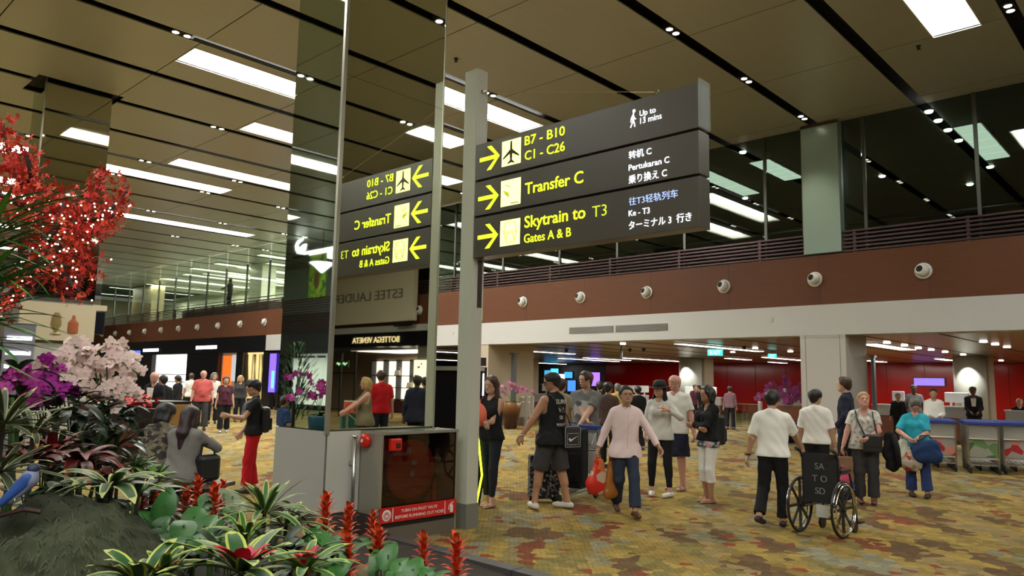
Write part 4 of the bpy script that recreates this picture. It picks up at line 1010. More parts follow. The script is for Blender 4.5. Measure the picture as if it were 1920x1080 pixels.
# -- woman in black, left of the sign post's right side
P1 = person('brown-haired woman in black vest and leggings hugging a coral cushion', G(917, 950), -150, 1.74, 'f', .93, 'fair', ('long', 'brown'), dict(kind='tank', m=cblack, sleeve=0, hem=.9, flare=0), dict(kind='leggings', m=cloth('black_leggings', (.02, .024, .03))), ('sandal', (.5, .3, .2)),
            lh=(.06, .30, 1.10), rh=(-.1, .34, 1.13), feet=((-.07, .05, 5, 0), (.07, -.06, -8, 0)), lod=0, head=(-8, 4))
c = P1['W']((.02, .36, 1.24))
t = thing('coral_cushion', 'coral pink rounded cushion hugged by the brown-haired woman', 'cushion', c)
CO = mat('coral_plush', (.80, .17, .09), .7)
MB().ball((0, 0, 0), .14, .14, .17, 16, 12).build('body', CO, t, True); MB().ball((.03, .02, .17), .05, .05, .05, 10, 8).build('knob', CO, t, True)

# -- man in tank top
P2 = person('man in black cap and black printed vest seen from behind', G(1034, 955), -48, 1.80, 'm', 1.1, 'tan', ('short', 'black'), dict(kind='tank', m=cblack, sleeve=0, hem=.83, flare=.022), dict(kind='shorts', m=cchar, len=.98, loose=.04), ('shoe', (.62, .6, .56)),
            lh=(-.36, .22, .93), rh=(.37, .1, .88), feet=((-.2, .12, 25, 0), (.2, -.1, -20, 0)), lod=0, head=(38, 14))
def cap(J, label, col=(.012, .012, .014), brim=True, style='cap'):
    m = mat('hat_%s' % style, col, .7); HH = J['HH']
    M_ = J['M'] @ Matrix((Vector(J['fx']), Vector(J['fy']), Vector(J['fz']))).transposed().to_4x4()
    t = thing('baseball_cap' if style == 'cap' else 'felt_hat', label, 'hat', J['W'](HH(0, -.01, .05))); t.rotation_euler = M_.to_euler()
    if style == 'cap':
        MB().lathe([(.0, .085), (.05, .078), (.085, .05), (.103, .0), (.104, -.03), (.098, -.032)][::-1], 22).build('crown', m, t, True)
        MB().poly([(-.075, .07), (-.07, .13), (-.04, .175), (.04, .175), (.07, .13), (.075, .07)], (0, 0, -.012), (1, 0, 0), (0, 1, -.12), .01).build('brim', m, t)
        MB().ball((0, .1, .02), .014, .006, .014, 8, 6).build('badge', mat('badge_white', (.5, .5, .5), .5), t)
    else:
        MB().lathe([(.0, .10), (.06, .10), (.09, .085), (.103, .03), (.106, -.015)][::-1], 24).build('crown', m, t, True)
        MB().lathe([(.1, -.015), (.17, -.02), (.172, -.012), (.1, -.005)], 28).build('brim', m, t, True)
    return t
cap(P2, 'black baseball cap worn by the man in the black vest')
# back print as flat lettering on the vest
PR = mat('print_pale', (.42, .42, .42), .8)
def on_back(J, pts, w_=.0):  # local standard coords -> decal parented to person
    return [Vector([float(q) for q in J['T'](p)]) for p in pts]
o = J_ = P2
T2 = P2['T']
def decal_text(J, s, x, y, z, size, m, name='lettering', fr=-1, bold=.01, sx=1):
    ux = Vector(J['T']([1, 0, 0])) - Vector(J['T']([0, 0, 0])); uz = Vector(J['T']([0, 0, 1])) - Vector(J['T']([0, 0, 0]))
    if fr > 0: ux = -ux
    g = text_mesh(s, size, m, name, J['obj'], frame(Vector([float(q) for q in J['T']([x, y, z])]), ux * sx, uz), bold=bold, align='CENTER', ext=.003)
    return g
for s_, z_, h_, sx in (('SURF', 1.36, .085, 1.1), ('W', 1.25, .09, 1.1), ('SB', 1.16, .07, 1), ('WAVY', 1.07, .06, 1)): decal_text(P2, s_, .0, -.15, z_, h_, PR, bold=.0, sx=sx)
# crossbody bag
def strap(name, label, J, pts, r=.012, m=None):
    pass
c = P2['W'](P2['T']([.17, -.17, .93]))
t = thing('shoulder_bag', 'black shoulder bag with pale piping and a white tick mark on the vest man\'s hip', 'bag', c, P2['rz'] + R(-14))
MB().box(-.13, .13, -.05, .05, -.15, .15).build('body', LEA, t, bevel=.03)
pp = mat('piping_grey', (.4, .4, .4), .5)
MB().tube([(-.12, -.052, -.13), (.12, -.052, -.13), (.125, -.052, .12), (.09, -.052, .145), (-.09, -.052, .145), (-.125, -.052, .12)], .005, 5, True).build('piping', pp, t)
MB().tube([(-.09, -.054, -.1), (.09, -.054, -.1), (.09, -.054, .05), (-.09, -.054, .05)], .004, 5, True).build('pocket', pp, t)
MB().poly([(-.07, -.005), (-.045, -.04), (.08, .035), (-.03, -.012), (-.055, .01)], (0, -.056, -.02), (1, 0, 0), (0, 0, 1), .004).build('tick_mark', mat('print_white', (.7, .7, .7), .6), t)
iM = Matrix.Translation(c) @ Matrix.Rotation(P2['rz'] + R(-14), 4, 'Z'); iM.invert()
MB().tube([iM @ P2['W'](P2['T'](p)) for p in ([.2, -.15, 1.05], [.1, -.17, 1.2], [-.05, -.15, 1.35], [-.13, -.07, 1.475], [-.13, .03, 1.46])], .011, 6).build('strap', mat('strap_black', (.03, .03, .03), .6), t)
t = tag(MB().tube([P2['arms'][0][2] + np.array(P2['arms'][0][2] - P2['arms'][0][1]) * .0 + np.array([.036 * math.cos(a), .036 * math.sin(a), 0]) for a in [i * PI / 8 for i in range(16)]], .008, 5, True).build('wrist_band', mat('band_white', (.5, .5, .48), .4), None, True), 'pale wrist band on the vest man\'s hanging arm', 'bracelet')
t.matrix_world = P2['M']
# suitcase behind him
p = ground(1022, 945)
t = thing('suitcase', 'black and silver patterned wheeled suitcase behind the man in the vest', 'suitcase', (p.x + .1, p.y + .12, 0), R(-40))
MB().box(-.21, .21, -.13, .13, .06, .66).build('shell', cprint('suitcase_pattern', (.02, .02, .022), [(.12, .12, .12), (.28, .28, .28)], 34, .62), t, bevel=.03)
for sx in (-1, 1):
    for sy in (-1, 1): MB().lathe([(.03, -.012), (.03, .012)], 12, (sx * .16, sy * .09, .03), Matrix.Rotation(R(90), 4, 'X')).build('wheel', BLACK, t)
MB().tube([(-.1, .1, .66), (-.1, .1, .98), (.1, .1, .98), (.1, .1, .66)], .011, 8).build('handle', STEEL, t); MB().box(-.07, .07, -.02, .02, .67, .69).build('top_grip', BLACK, t)

# -- man in grey t-shirt with luggage trolley
P3 = person('tall man in grey printed T-shirt and dark flag shorts at a luggage trolley', (G(1096, 925)[0] + .15, G(1096, 925)[1] + .1), -158, 1.85, 'm', 1.12, 'fair', ('short', 'brown'), dict(kind='tee', m=cgrey, sleeve=.75, hem=.86), dict(kind='shorts', m=cnavy, len=.98, loose=.04), ('shoe', (.25, .27, .33)),
            lh=(-.05, .42, .95), rh=(-.22, .36, .96), feet=((-.13, .0, 0, 0), (.14, .1, 0, 0)), lod=0, head=(-28, 2))
WP = cprint('print_patchy', (.5, .5, .5), [(.14, .14, .14), (.5, .5, .5)], 12, .7)
MB().poly([(-.12, -.12), (-.02, -.15), (.11, -.13), (.13, .0), (.11, .1), (.02, .12), (-.1, .1), (-.13, .0)], P3['T']([0, .165, 1.22]), (-1, 0, 0), (0, -.0, 1), .004).build('shirt_print', WP, P3['obj'])
fj = P3['legs'][1][1]
FB = MB(); fo = Vector([float(q) for q in (P3['legs'][1][0] + (P3['legs'][1][1] - P3['legs'][1][0]) * .62)]) + Vector((.02, .13, 0))
FL = MB().poly([(-.06, -.09), (.06, -.09), (.06, .09), (-.06, .09)], fo, (-1, 0, 0), (0, 0, 1), .004).build('flag_print', mat('flag_navy', (.02, .03, .12), .7), P3['obj'])
MB().bar(fo + Vector((-.06, .004, -.09)), fo + Vector((.06, .004, .09)), .022, .002, (0, 1, 0)).bar(fo + Vector((.06, .004, -.09)), fo + Vector((-.06, .004, .09)), .022, .002, (0, 1, 0)).bar(fo + Vector((0, .006, -.09)), fo + Vector((0, .006, .09)), .034, .002, (0, 1, 0)).bar(fo + Vector((-.06, .006, 0)), fo + Vector((.06, .006, 0)), .034, .002, (0, 1, 0)).build('flag_white', mat('flag_white', (.4, .38, .38), .7), FL)
MB().bar(fo + Vector((0, .009, -.09)), fo + Vector((0, .009, .09)), .016, .002, (0, 1, 0)).bar(fo + Vector((-.06, .009, 0)), fo + Vector((.06, .009, 0)), .016, .002, (0, 1, 0)).build('flag_red', mat('flag_red', (.35, .02, .03), .7), FL)

# ---- baggage trolleys
HB = mat('handle_blue', (.022, .04, .22), .4); TST = mat('trolley_steel', (.42, .41, .38), .3, .9)
def trolley(label, loc, rz, group=None, board=None, wh=True):
    t = thing('baggage_trolley', label, 'trolley', (loc[0], loc[1], 0), rz, group)      # local +y is forward, handle at y = 0
    for sx in (-1, 1):
        MB().tube([(sx * .27, .02, 1.0), (sx * .27, .04, .55), (sx * .26, .1, .16), (sx * .2, .9, .14)], .015, 8).build('side_frame', TST, t)
        MB().lathe([(.075, -.018), (.085, -.012), (.085, .012), (.075, .018)], 14, (sx * .25, .08, .085), Matrix.Rotation(R(90), 4, 'Y')).build('wheel', BLACK, t)
    MB().lathe([(.06, -.02), (.06, .02)], 12, (0, .85, .06), Matrix.Rotation(R(90), 4, 'Y')).build('wheel', BLACK, t)
    MB().bar((-.31, 0, 1.02), (.31, 0, 1.02), .05, .075).build('handle', HB, t, bevel=.015)
    MB().box(-.25, .25, .04, .055, .72, .94).build('upper_board', mat('board_white', (.34, .33, .30), .4), t)
    MB().box(-.25, .25, .05, .065, .34, .68).build('advert_board', board or mat('board_advert', (.45, .42, .38), .4), t)
    for yy, zz in ((.04, .70), (.06, .3), (.1, .17)): MB().tube([(-.255, yy, zz), (.255, yy, zz)], .011, 6).build('cross_bar', TST, t)
    f = MB()
    for k in range(5): f.tube([(-.18 + k * .09, .1, .17), (-.13 + k * .065, .88, .15)], .007, 5)
    f.build('floor_rack', TST, t)
    g = MB()
    for k in range(6): g.tube([(-.24 + k * .096, .06, .95), (-.24 + k * .096, .24, .78)], .005, 4)
    g.tube([(-.25, .24, .78), (.25, .24, .78)], .007, 6).build('basket', TST, t)
    return t
TF = P3['W']((-.12, .42, 0))
t = trolley('luggage trolley pushed by the man in the grey T-shirt', (TF.x, TF.y), P3['rz'], None)
LG_ = P3['W']((-.12, .85, 0))
t = thing('travel_bag', 'black travel bag standing on the grey T-shirt man\'s trolley', 'bag', (LG_.x, LG_.y, .18), P3['rz'])
MB().box(-.24, .24, -.14, .14, 0, .85).build('body', cblack, t, bevel=.05); MB().tube([(-.1, 0, .84), (-.08, 0, .92), (.08, 0, .92), (.1, 0, .84)], .012, 6).build('handle', LEA, t)
MB().box(-.18, .18, .135, .16, .1, .5).build('pocket', cblack, t, bevel=.01)

# -- man in pink shirt, walking
P4 = person('walking man in pale pink shirt and dark jeans carrying red bags', G(1172, 966), 163, 1.66, 'm', .96, 'asian', ('short', 'black'), dict(kind='shirt', m=cpink, sleeve=1.9, hem=.80, flare=.015, collar=1, placket=1), dict(kind='jeans', m=cjean, loose=.02), ('shoe', (.10, .035, .022)),
            lh=(-.42, .18, .93), rh=(.36, -.08, .88), feet=((-.06, .26, 0, .0), (.06, -.24, 5, .06)), lean=.06, lod=0, head=(-4, -12), hip=.91)
def glasses(J, label):
    HH = J['HH']; t = thing('eyeglasses', label, 'glasses', (0, 0, 0)); t.matrix_world = J['M']
    mb = MB()
    for q in (-1, 1): mb.tube([HH(q * .032 + .021 * math.cos(a), .102, .004 + .015 * math.sin(a)) for a in [i * PI / 6 for i in range(12)]], .002, 4, True)
    mb.build('rim', BLACK, t); MB().tube([HH(-.01, .104, .006), HH(.01, .104, .006)], .002, 4).tube([HH(-.053, .1, .006), HH(-.086, -.0, .012)], .002, 4).tube([HH(.053, .1, .006), HH(.086, -.0, .012)], .002, 4).build('temple', BLACK, t)
glasses(P4, 'thin dark glasses on the man in the pink shirt')
def plastic_bag(label, top, h, w_, d_, m, rz=0, cat='bag', name='plastic_bag', seed=0):
    t = thing(name, label, cat, top, rz)
    F = [((0, 0, -.1), (0, 0, -h + w_ * .42), w_ * .2, w_ * .46, dict(n=(0, 1, 0), k=w_ / d_)), ((-w_ * .16, 0, -h + w_ * .34), (w_ * .16, 0, -h + w_ * .34), w_ * .32, w_ * .32, dict(n=(0, 1, 0), k=w_ / d_, bl=.06))]
    mesh_np('sack', [field(F, .014, .05, None, .007, seed)], m, t)
    MB().tube([(-w_ * .12, 0, -.12), (-.02, 0, 0), (.02, 0, 0), (w_ * .12, 0, -.12)], .01, 6).build('handle', m, t, True)
    return t
RBAG = cprint('bag_red_print', (.58, .03, .02), [(.55, .16, .04), (.5, .35, .25)], 7, .6); RBAG.node_tree.nodes['Principled BSDF'].inputs['Roughness'].default_value = .3
hR = P4['W'](P4['arms'][1][2]); 
plastic_bag('red and orange plastic bag in the pink shirt man\'s hand', hR + Vector((-.0, 0, -.09)), .50, .36, .16, RBAG, P4['rz'] + .3, seed=3)
plastic_bag('amber brown plastic bag beside the red one', hR + P4['M'].to_3x3() @ Vector((-.17, .03, -.12)), .52, .22, .12, mat('bag_amber', (.35, .12, .02), .3, alpha=.9), P4['rz'] + .2, seed=5)

# -- woman in black hat and man behind her
P5 = person('woman in black hat, white jumper and black leggings', G(1238, 930), -166, 1.72, 'f', .98, 'fair', ('long', 'black'), dict(kind='tee', m=cloth('ivory_knit', (.62, .61, .57)), sleeve=1.85, hem=.86, flare=.03), dict(kind='leggings', m=cblack), ('shoe', (.66, .65, .62)),
            lh=(-.18, .22, 1.33), rh=(.20, .16, .95), feet=((-.17, .08, 20, 0), (.13, .02, -12, 0)), lod=0, head=(-22, 4), lpole=(-1, -.6, -.8))
cap(P5, 'black brimmed hat on the woman in the white jumper', style='hat')
P6 = person('bald man in white T-shirt and navy shorts behind the woman in the hat', (G(1260, 921)[0] + .15, G(1260, 921)[1] + .02), -160, 1.84, 'm', 1.1, 'pink', ('bald', 'grey'), dict(kind='tee', m=cwhite, sleeve=.7, hem=.86), dict(kind='shorts', m=cnavy, len=.95, loose=.06), ('sandal', (.2, .1, .08)),
            lh=(-.3, .02, .88), rh=(.3, .04, .88), lod=0, head=(-20, 0))

# -- woman with crossed arms
P7 = person('dark-haired woman in black jacket and white capri trousers with arms crossed', G(1330, 942), -128, 1.66, 'f', 1.02, 'tan', ('wavy', 'black'), dict(kind='long', m=cblack, sleeve=1.9, hem=.93, vneck=1, flare=.012), dict(kind='capri', m=cloth('white_cotton', (.76, .74, .71), .04)), ('sandal', (.45, .3, .2)),
            lh=(.12, .21, 1.16), rh=(-.12, .24, 1.12), feet=((-.09, .03, 4, 0), (.09, -.03, -6, 0)), lod=0, head=(-4, 0), lpole=(-1, .0, -.5), rpole=(1, .0, -.5))
Tb = P7['T']
mesh_np('blouse_hem', [field([(Tb([-.085, .01, .88]), Tb([.085, .01, .88]), .135, .135, dict(n=(0, 1, 0), k=1.15))], .012, .03, lambda F, X, Y, Z: np.maximum(np.maximum(F, .835 - Z), Z - .955), .004)], cflor2, P7['obj'])
c = P7['W'](P7['T']([.08, -.2, 1.12]))
t = thing('backpack', 'black backpack worn by the woman with crossed arms', 'backpack', c, P7['rz'])
MB().box(-.15, .15, -.09, .1, -.25, .2).build('body', LEA, t, bevel=.05); MB().box(-.11, .11, -.13, -.08, -.2, .0).build('pocket', LEA, t, bevel=.02)
MB().tube([(-.09, .09, .18), (-.1, .2, .28), (-.1, .33, .2), (-.1, .34, .05)], .014, 6).tube([(.05, .09, .18), (.05, .2, .28), (.05, .33, .2), (.05, .34, .05)], .014, 6).build('strap', LEA, t)

# -- two men in white shirts with a wheelchair
P8 = person('man in white short-sleeved shirt and black trousers pushing the wheelchair', G(1452, 988), 14, 1.64, 'm', 1.06, 'asian', ('short', 'black'), dict(kind='shirt', m=cwhite2, sleeve=.85, hem=.90, flare=.012, collar=1), dict(kind='pants', m=cblack, loose=.014), ('shoe', (.03, .012, .012)),
            lh=(-.34, .0, .83), rh=(.30, .40, .94), feet=((-.14, -.20, 6, .07), (.08, .12, -8, 0)), lod=0, head=(0, 6), lean=.03, hip=.92)
wr = P8['arms'][0]
t = thing('wrist_watch', 'black wrist watch on the left arm of the man pushing the wheelchair', 'watch', (0, 0, 0)); t.matrix_world = P8['M']
cw = wr[2] + (wr[1] - wr[2]) * .1
MB().tube([cw + np.array([.034 * math.cos(a), .034 * math.sin(a), 0]) for a in [i * PI / 8 for i in range(16)]], .01, 6, True).build('strap', BLACK, t, True); MB().ball(cw + np.array([-.04, 0, 0]), .006, .017, .017).build('case', BLACK, t, True)
P9 = person('second man in white shirt, walking ahead of the wheelchair', AT(1527, 12.2), 10, 1.64, 'm', 1.0, 'asian', ('short', 'black'), dict(kind='shirt', m=cwhite2, sleeve=.85, hem=.92, collar=1), dict(kind='pants', m=cblack, loose=.03), ('shoe', (.02, .02, .02)), lod=0, head=(-22, 4), feet=((-.1, .15, 0, 0), (.1, -.15, 0, .03)))
# wheelchair
a = G(1516, 1006); b = G(1574, 1008); mid = ((a[0] + b[0]) / 2 + .1, (a[1] + b[1]) / 2 + .06)
view = math.atan2(mid[1], mid[0]); wrz = view - R(24) - PI / 2
t = thing('wheelchair', 'black folding wheelchair with chrome wheel rims and white letters on its back', 'wheelchair', (mid[0], mid[1], 0), wrz)
RY90 = Matrix.Rotation(R(90), 4, 'Y')
for sx in (-1, 1):
    wc = Vector((sx * .25, 0, .32)); w_ = MB().tube([wc + Vector((0, .305 * math.cos(a), .305 * math.sin(a))) for a in [i * PI / 18 for i in range(36)]], .016, 8, True).build('wheel', BLACK, t, True)
    MB().tube([wc + Vector((sx * .035, .27 * math.cos(a), .27 * math.sin(a))) for a in [i * PI / 18 for i in range(36)]], .009, 6, True).build('hand_rim', CHROME, w_, True)
    MB().tube([wc + Vector((sx * .01, .288 * math.cos(a), .288 * math.sin(a))) for a in [i * PI / 18 for i in range(36)]], .008, 6, True).build('chrome_rim', CHROME, w_, True)
    MB().lathe([(.035, -.03), (.035, .03)], 14, wc, RY90).build('hub', BLACK, w_)
    sp = MB()
    for k in range(8): a = k * PI / 4; sp.bar(wc, wc + Vector((0, .29 * math.cos(a), .29 * math.sin(a))), .016, .03)
    sp.build('spokes', mat('spoke_black', (.02, .02, .02), .4), w_)
    MB().tube([(sx * .21, -.14, .97), (sx * .21, -.04, .93), (sx * .21, 0, .86), (sx * .21, .02, .3)], .013, 8).build('back_post', BLACK, t)
    MB().tube([(sx * .21, -.16, .975), (sx * .21, -.06, .945)], .02, 8).build('hand_grip', mat('rubber_grip', (.02, .02, .02), .8), t)
    MB().tube([(sx * .21, .02, .48), (sx * .21, .42, .5), (sx * .2, .47, .35), (sx * .18, .55, .12)], .013, 8).tube([(sx * .21, .0, .7), (sx * .21, .3, .7), (sx * .21, .38, .5)], .012, 8).tube([(sx * .21, .02, .3), (sx * .21, .42, .3)], .012, 8).build('side_frame', BLACK, t)
    MB().bar((sx * .21, .03, .73), (sx * .21, .3, .73), .05, .03).build('armrest', LEA, t)
    MB().lathe([(.075, -.015), (.075, .015)], 14, (sx * .19, .45, .075), RY90).build('caster', BLACK, t)
    MB().box(sx * .17 - .07, sx * .17 + .07, .5, .64, .1, .115).build('footplate', BLACK, t)
    MB().tube([(-sx * .2, .2, .48), (sx * .2, .22, .2)], .01, 6).build('cross_brace', STEEL, t)
MB().box(-.2, .2, .02, .42, .47, .51).build('seat', LEA, t, bevel=.012); bk = MB().box(-.2, .2, -.012, .012, .36, .92).build('backrest', mat('canvas_black', (.012, .012, .013), .8), t)
for s_, z_ in (('SA', .74), ('T O', .60), ('SD', .46)): text_mesh(s_, .105, mat('letter_grey', (.2, .2, .2), .8), 'lettering', bk, frame((0, -.014, z_), (1, 0, 0), (0, 0, 1)), align='CENTER', bold=.0)
MB().box(-.05, .09, -.02, -.01, .2, .34).build('tag_sheet', mat('paper_tag', (.5, .5, .45), .7), t)

# -- tall dark-sweater man, two older women
P10 = person('tall balding man in dark jumper looking left beside the cream column', AT(1584, 14.2), -78, 1.86, 'm', 1.0, 'fair', ('short', 'brown'), dict(kind='long', m=cnavy, sleeve=1.85, hem=.86), dict(kind='pants', m=cblack, loose=.02), lod=0, lh=(-.26, .12, .95), head=(0, -4), feet=((-.1, .1, 0, 0), (.1, -.15, 0, 0)))
P11 = person('older woman in white floral T-shirt with a black crossbody bag looking up', G(1626, 944), 176, 1.61, 'f', 1.22, 'pink', ('pixie', 'blonde'), dict(kind='tee', m=cfloral, sleeve=.62, hem=.86, flare=.03, vneck=1), dict(kind='pants', m=cchar, loose=.02), ('shoe', (.12, .04, .035)),
             lh=(-.03, .28, 1.05), rh=(.34, .04, .86), lod=0, head=(10, -16), feet=((-.1, .04, 6, 0), (.1, .0, -6, 0)), lpole=(-1, -.4, -.3))
c = P11['W'](P11['T']([-.09, .25, .98]))
t = thing('crossbody_bag', 'black crossbody bag on the front of the woman in the floral T-shirt', 'bag', c, P11['rz'])
MB().box(-.13, .13, -.045, .045, -.14, .12).build('body', LEA, t, bevel=.03); MB().box(-.11, .11, .04, .055, -.06, .1).build('flap', LEA, t, bevel=.006)
def wl(J, c, pts): 
    iM = Matrix.Translation(c) @ Matrix.Rotation(J['rz'], 4, 'Z'); iM.invert(); return [iM @ J['W'](J['T'](p)) for p in pts]
MB().tube(wl(P11, c, ([0, .23, 1.06], [.06, .215, 1.2], [.115, .17, 1.33], [.13, .08, 1.46], [.13, -.04, 1.475])), .012, 6).tube(wl(P11, c, ([-.17, .2, 1.06], [-.15, .2, 1.2], [-.13, .17, 1.33], [-.12, .08, 1.46])), .012, 6).build('strap', LEA, t)
hh = P11['W'](P11['arms'][1][2])
t = thing('paper_bag', 'brown paper carrier bag held by the woman in the floral T-shirt', 'bag', hh + Vector((0, 0, -.1)), P11['rz'] + .3)
MB().box(-.15, .13, -.06, .06, -.40, -.06).build('sack', mat('kraft_paper', (.27, .15, .085), .8), t); MB().tube([(-.06, 0, -.06), (-.04, 0, .02), (.04, 0, .02), (.06, 0, -.06)], .006, 5).build('handle', mat('kraft_paper', (.27, .15, .085), .8), t)
plastic_bag('navy bag with a pink top set down by the floral T-shirt woman\'s foot', hh + P11['M'].to_3x3() @ Vector((.03, .12, -.33)), .46, .40, .16, mat('bag_navy', (.012, .016, .06), .5), P11['rz'], seed=8)
t = plastic_bag('pink scarf draped over the navy bag', hh + P11['M'].to_3x3() @ Vector((.0, .2, -.3)), .26, .16, .06, mat('scarf_pink', (.6, .06, .14), .7), P11['rz'] + .2, 'scarf', 'pink_scarf', seed=9)
c = P11['W'](P11['T']([-.36, .0, 1.0]))
t = thing('folded_coat', 'dark coat hanging over the floral T-shirt woman\'s arm', 'coat', c, P11['rz'])
mesh_np('coat_body', [field([((0, 0, .06), (-.03, 0, -.34), .06, .10, dict(n=(0, 1, 0), k=1.8)), ((0, .0, .08), (.05, .02, -.2), .06, .06)], .016, .05, None, .008, 4)], cblack, t)
MB().tube([(-.05, .05, .1), (-.08, .13, -.1), (-.1, .12, -.36)], [.04, .045, .04], 10).build('sleeve', cblack, t, True)

P12 = person('grey-haired woman in turquoise top and blue jeans looking down into her bag', G(1722, 932), 172, 1.53, 'f', 1.22, 'pink', ('pixie', 'darkgrey'), dict(kind='tee', m=cturq, sleeve=.9, hem=.90, flare=.02), dict(kind='jeans', m=cblue, loose=.02), ('shoe', (.03, .02, .02)),
             lh=(.02, .3, 1.05), rh=(.16, .3, 1.06), lod=0, head=(6, 42), feet=((-.14, .1, 20, 0), (.1, -.05, -8, 0)), lpole=(-1, -.4, -.3), rpole=(1, -.4, -.3), lean=.05)
hb = P12['W'](P12['T']([0.0, .34, 1.0]))
plastic_bag('white plastic bag on the arm of the woman in turquoise', P12['W'](P12['T']([.24, .2, 1.08])), .46, .36, .18, mat('bag_white', (.45, .47, .38), .4), P12['rz'], seed=11)
plastic_bag('floral printed bag hanging below the white one', P12['W'](P12['T']([.13, .3, .92])), .36, .34, .14, cprint('bag_floral', (.45, .4, .33), [(.4, .04, .03), (.3, .22, .15)], 12, .5), P12['rz'] + .3, seed=12)
t = thing('denim_bag', 'blue denim bag held open by the woman in turquoise', 'bag', P12['W'](P12['T']([-.1, .32, .9])), P12['rz'] - .2)
mesh_np('body', [field([((-.1, 0, .05), (.1, 0, -.02), .1, .1, dict(n=(0, 1, 0), k=1.3)), ((-.12, .0, -.1), (.1, 0, -.12), .12, .1, dict(n=(0, 1, 0), k=1.3))], .014, .05, None, .006, 6)], cloth('denim_mid', (.02, .045, .13)), t)
MB().tube([(-.12, 0, .1), (-.06, 0, .2), (.06, 0, .2), (.1, 0, .1)], .012, 6).build('handle', cloth('denim_mid', (.02, .045, .13)), t)

# -- far figures under the mezzanine
def staff(label, px, d, Ht, face, topm, sl=.7, hr=('short', 'black'), sk='asian', sex='m', **k):
    kk = dict(kind='shirt', m=topm, sleeve=sl, hem=.88, collar=0)
    return person(label, AT(px, d), face, Ht, sex, k.pop('fat', 1.0), sk, hr, kk, dict(kind='pants', m=k.pop('bm', cblack)), lod=2, **k)
staff('attendant in white shirt and dark waistband behind the trolleys', 1748, 22, 1.70, 175, cwhite2, 1.8, lh=(-.1, .25, 1.05), rh=(.1, .25, 1.05))
J = staff('man in dark suit and white shirt standing before the lit round column', 1822, 27, 1.80, 178, cblack, 1.9, sk='dark', rh=(.08, .2, 1.0), lh=(-.1, .2, 1.0))
MB().poly([(-.05, -.12), (.05, -.12), (.07, .12), (-.07, .12)], J['T']([0, .155, 1.3]), (-1, 0, 0), (0, 0, 1), .01).build('shirt_front', cwhite2, J['obj'])
staff('bald man in dark top seated behind the far right counter', 1908, 25, 1.5, 180, cblack, 1.8, ('bald', 'grey'), 'fair')
staff('dark-skinned man in grey polo leaning over the counter', 1712, 28, 1.82, 178, cgrey, .7, ('short', 'black'), 'dark')
staff('dark-haired clerk half hidden behind the grey-haired woman', 1682, 27, 1.55, 180, cblack, 1.7)
staff('clerk in plum shirt leaning at the counter by the round column', 1303, 33, 1.72, 150, cmaroon, .8)
staff('dark-haired clerk bending beside the plum-shirted one', 1316, 32, 1.72, -120, cblack, .8, lean=.25)
staff('traveller in dull mauve top at the far gate', 1368, 31, 1.66, 0, cloth('mauve', (.2, .12, .14)), 1.7, ('short', 'black'))
staff('man with dark hair queueing behind the grey T-shirt man', 1140, 15.5, 1.70, 20, cloth('brown_top', (.08, .05, .04)), .8)
staff('person in mustard yellow top in the far queue', 1158, 21, 1.68, 10, cloth('mustard', (.42, .3, .1)), .8, ('short', 'grey'))
staff('grey-haired traveller in the far queue by the red wall', 1178, 24, 1.6, 30, cgrey, 1.7, ('short', 'grey'), 'fair')
staff('dark-clothed traveller in the queue left of the bald man', 1196, 20, 1.62, -20, cblack, 1.7)
staff('blue-capped traveller directly behind the man in the cap', 1052, 13.4, 1.74, 15, cloth('pale_vest', (.3, .28, .2)), .6, ('short', 'brown'), 'fair')
staff('dark-haired traveller right of the grey T-shirt man\'s head', 1125, 19, 1.72, 0, cblack, .8)
for px, d in ((1305, 34), (1196, 27), (1178, 28)): pass

# -- the left of the hall
P22 = person('woman in black T-shirt and red trousers pointing, standing behind the planter', AT(482, 11.9), -96, 1.62, 'f', 1.05, 'asian', ('pixie', 'black'), dict(kind='tee', m=cblack, sleeve=.55, hem=.90, flare=.02), dict(kind='jeans', m=cred, loose=.014), ('shoe', (.05, .03, .03)),
             lh=(-.06, .40, 1.20), rh=(.06, .18, .93), lod=0, head=(6, 22), lpole=(-.6, -.6, -1), feet=((-.1, .08, 0, 0), (.1, -.06, 0, 0)), lean=.04)
decal_text(P22, 'RHYTHM', .0, .155, 1.22, .06, mat('print_gold', (.28, .17, .05), .6), fr=1)
c = P22['W'](P22['T']([.0, -.185, 1.14]))
t = thing('backpack', 'black backpack on the woman in red trousers', 'backpack', c, P22['rz'])
MB().box(-.13, .13, -.055, .08, -.2, .18).build('body', LEA, t, bevel=.05); MB().box(-.09, .09, -.085, -.05, -.16, .02).build('pocket', LEA, t, bevel=.015)
MB().tube([(.1, .07, .17), (.12, .17, .31), (.12, .3, .22), (.12, .33, .05)], .014, 6).tube([(-.1, .07, .17), (-.12, .17, .31), (-.12, .3, .22), (-.12, .33, .05)], .014, 6).build('strap', mat('strap_grey', (.2, .2, .2), .6), t)
SITF = ((-.12, .45, 5, 0), (.12, .42, -5, 0))
P20 = person('seated woman with long dark hair and a grey dress, back to us', AT(352, 9.75), 28, 1.68, 'f', 1.2, 'fair', ('long', 'plum'), dict(kind='long', m=cloth('grey_jersey', (.19, .18, .165)), sleeve=1.8, hem=.84, flare=.05), dict(kind='pants', m=cloth('grey_linen', (.2, .19, .18)), loose=.03), ('shoe', (.1, .1, .1)),
             hip=.55, feet=SITF, lh=(-.02, .38, .93), rh=(.14, .36, .97), lod=0, head=(-12, 14), lean=.16, kneep=(0, 1, .6), rpole=(1, -.6, -.6))
